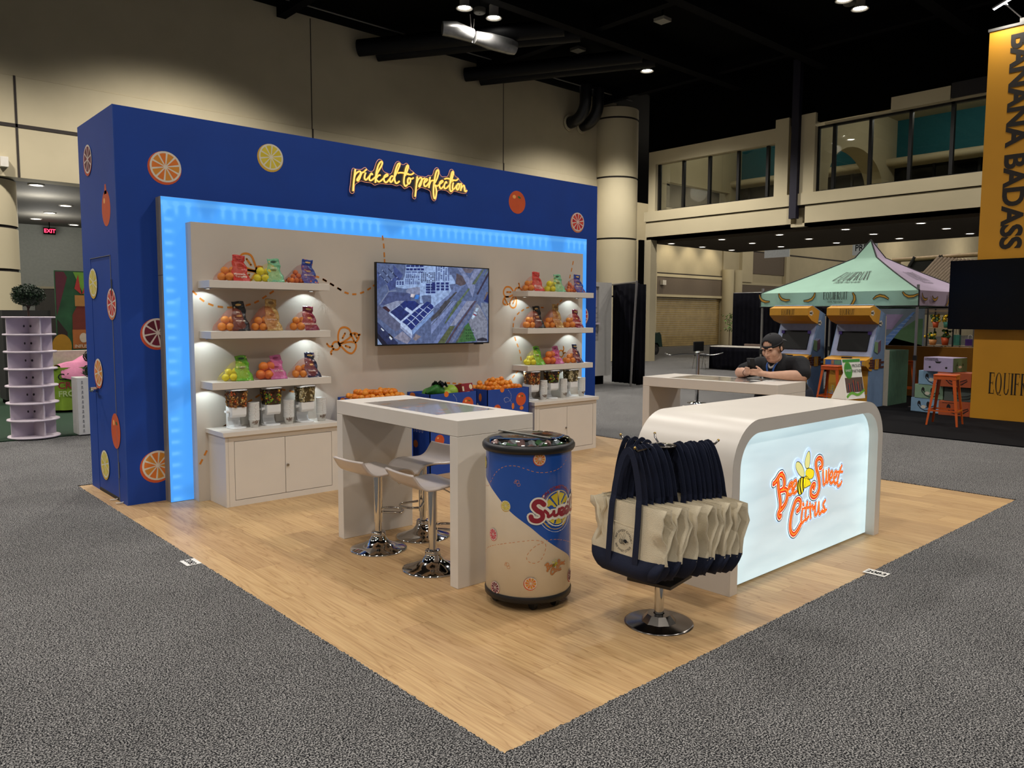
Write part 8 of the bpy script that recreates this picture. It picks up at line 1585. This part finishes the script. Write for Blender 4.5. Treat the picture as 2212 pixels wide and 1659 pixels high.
MB().sphere(h(-.012, 0, .13), .006, 8, 6).build('cap_button', M_cap, cap_)
MB().grid(lambda u, v: h(-.012+.103*cos(pi*.42+pi*1.16*u), .0865*sin(pi*.42+pi*1.16*u), -.03+.065*v-.012*abs(2*u-1)), 20, 3).build('hair', M_hair, pm, solid=.006)
for s_ in (-1, 1):
    MB().tube(smooth([h(.088, s_*.012, .030), h(.089, s_*.03, .037), h(.076, s_*.05, .03)], 3), [.003]*3+[.0042]*3+[.0025], 6).build('eyebrow', M_hair, pm)
    MB().sphere(h(.0815, s_*.031, .009), (.009, .013, .0062), 12, 8, M=HR).build('eye', mat('eye_shade', '6e4a3c', .5), pm)
MB().tube(smooth([h(.0975, -.021, -.069), h(.103, 0, -.069), h(.0975, .021, -.069)], 4), .0028, 6).build('mouth', M_skin2, pm)
ph_ = thing('phone', 'black mobile phone with three camera lenses held by the seated man', 'phone', PHC)
Mp = Matrix.Translation(PHC) @ Matrix.Rotation(R(-18), 4, 'Y') @ Matrix.Rotation(R(6), 4, 'Z')
MB().box(-.0045, .0045, -.039, .039, -.075, .075, M=Mp).build('phone_body', mat('phone_black', '101114', .4), ph_, bevel=.003)
MB().box(-.0065, -.0045, .0, .034, .034, .07, M=Mp).build('camera_bump', mat('phone_bump', '1c1d22', .3), ph_)
for y, z in ((.009, .060), (.009, .043), (.025, .052)): MB().cyl(Mp @ V((-.0095, y, z)), Mp @ V((-.006, y, z)), .0065, n=12).build('camera_lens', mat('lens_glass', '4a4d58', .1, .5), ph_)
MB().tube([WR+V((.0, .0, .0))+V((.033*0, cos(i*pi/8)*.0, 0))+ (Matrix.Rotation(R(38), 3, 'Z') @ V((0, .036*cos(i*pi/8), .034*sin(i*pi/8)))) for i in range(16)], .003, 6, closed=True).build('wrist_band', M_bolt, pm)
pp = thing('paper_slip', 'small folded white paper under the forearm of the seated man', 'paper', (5.02, 1.83, 1.009)); MB().box(4.95, 5.02, 1.76, 1.86, 1.0095, 1.013).box(4.93, 4.98, 1.90, 1.98, 1.0095, 1.012).build('paper', M_cup, pp)
# driver of the utility cart
wm = thing('person', 'woman with a dark ponytail in a green shirt driving the utility cart', 'person', (24.75, 19, .7))
q = lambda x, z, y=19.0: V((x, y, z))
blobs('body', [('e', q(24.93, 1.36), (.09, .075, .11)), ('t', [q(24.9, 1.28), q(24.82, 1.2)], [.05, .06]), ('t', [q(24.8, 1.15), q(24.7, .85), q(24.68, .78)], [.13, .12, .14]), ('t', [q(24.82, 1.13, 18.82), q(24.98, .95, 18.78), q(25.3, .93, 18.85), q(25.38, .9, 18.9)], [.055, .042, .035, .03]), ('t', [q(24.82, 1.13, 19.18), q(24.98, .95, 19.2), q(25.3, .98, 19.1)], [.055, .042, .03]), ('t', [q(24.7, .8, 18.9), q(25.1, .82, 18.88), q(25.2, .5, 18.88)], [.1, .075, .05]), ('t', [q(24.7, .8, 19.1), q(25.1, .82, 19.12), q(25.2, .5, 19.12)], [.1, .075, .05]), ('e', q(25.02, 1.345), (.02, .015, .015))], mat('skin_tan', '8a5a44', .5), wm, .014, 3)
blobs('shirt', [('t', [q(24.81, 1.14), q(24.7, .85), q(24.68, .76)], [.15, .14, .155]), ('t', [q(24.82, 1.14, 18.83), q(24.93, 1.0, 18.79)], [.075, .062]), ('t', [q(24.82, 1.14, 19.17), q(24.93, 1.0, 19.2)], [.075, .062])], mat('shirt_green', '16302c', .85), wm, .016, 3)
blobs('hair', [('e', q(24.89, 1.40), (.105, .085, .095)), ('t', [q(24.8, 1.38), q(24.7, 1.3), q(24.66, 1.15)], [.05, .05, .03])], M_hair, wm, .014, 3)
blobs('trousers', [('t', [q(24.68, .78, 18.9), q(25.1, .83, 18.88), q(25.2, .6, 18.88)], [.12, .09, .07]), ('t', [q(24.68, .78, 19.1), q(25.1, .83, 19.12), q(25.2, .6, 19.12)], [.12, .09, .07])], M_blk, wm, .016, 3)

# ================================================================ part hierarchy: pieces under the part they sit on
NEST = {'wall_shelf': {'puck_light': 'light_ring'}, 'bar_stool': {'lever': 'seat_plate', 'footrest': 'post', 'lower_post': 'post', 'collar': 'base'},
 'drinks_cooler': {'lid_hinge': 'lid', 'slice_print': 'body', 'trail_print': 'body', 'badge_white': 'body', 'lettering': 'body', 'blue_wrap': 'body', 'logo_halo': 'body', 'logo_outline': 'body', 'logo_inline': 'body', 'lettering_shine': 'body', 'bee_emblem': 'body'},
 'television': {'bezel': 'case', 'sensor_bar': 'case'}, 'tote_bag': {'pocket_hem': 'canvas_body', 'badge_print': 'canvas_body'}, 'display_rack': {'arm_tip': 'arm'},
 'display_bin': {'fruit_print': 'carton', 'segment_print': 'carton', 'trail_print': 'carton', 'lettering': 'carton'}, 'citrus_bag': {'film_print': 'label_film'},
 'food_dispenser': {'crank_knob': 'chute', 'lid': 'container'}, 'paper_cup': {'cup_print': 'cup_body'},
 'arcade_cabinet': {'corner_clip': 'monitor', 'lettering': 'marquee', 'deck_print': 'control_deck', 'joystick_bar': 'control_deck', 'side_print': 'side_panel', 'front_print': 'front_panel'},
 'banana_box': {'box_print': 'carton'}, 'reception_counter': {'logo_halo': 'lit_panel', 'logo_outline': 'lit_panel', 'logo_inline': 'lit_panel', 'lettering': 'lit_panel', 'lettering_shine': 'lit_panel', 'bee_emblem': 'lit_panel', 'edge_seam': 'arch_body'},
 'yellow_tower': {'lettering': 'upper_panel'}, 'exit_sign': {'lettering': 'sign_box'}, 'phone': {'camera_lens': 'camera_bump'}, 'hanging_sign': {'lettering': 'panel'},
 'tiered_display': {'cable_holes': 'divider'}, 'pedestal': {'lettering': 'pedestal_body'}, 'display_table': {'lettering': 'tablecloth'}, 'banner_wall': {'banner_print': 'fabric'},
 'mural_banner': {'mural_print': 'banner_cloth'}, 'white_kiosk': {'lettering': 'sign_panel'}, 'neon_sign': {'board_edge': 'acrylic_board', 'standoff': 'acrylic_board'},
 'number_card': {'lettering': 'card'}, 'leaflet_stand': {'card_print': 'card'}, 'clementine_box': {'label_print': 'carton'}, 'high_table': {'fruit_print': 'glass_inlay'},
 'light_frame': {'seam': 'frame'}, 'display_wall': {'zip_tie': 'wall_body', 'corner_trim': 'wall_body', 'threshold_gap': 'wall_body', 'slice_print': 'wall_body', 'fruit_print': 'wall_body'},
 'shelf_panel': {'bee_print': 'panel_body', 'dash_print': 'panel_body'}, 'canopy_tent': {'banana_print': 'valance', 'hem': 'valance'}}
stem_ = lambda o: o.name.split('.')[0]
for root in [o for o in SC.objects if o.parent is None and stem_(o) in NEST]:
    rule = NEST[stem_(root)]; kids = list(root.children); n_of = {}
    for c in kids:
        w = rule.get(stem_(c))
        if not w: continue
        hosts = [k for k in kids if stem_(k) == w]; i = n_of.get(stem_(c), 0); n_of[stem_(c)] = i+1
        if hosts: c.parent = hosts[i % len(hosts)]
for o in list(SC.objects):
    if '_o' in o: del o['_o']
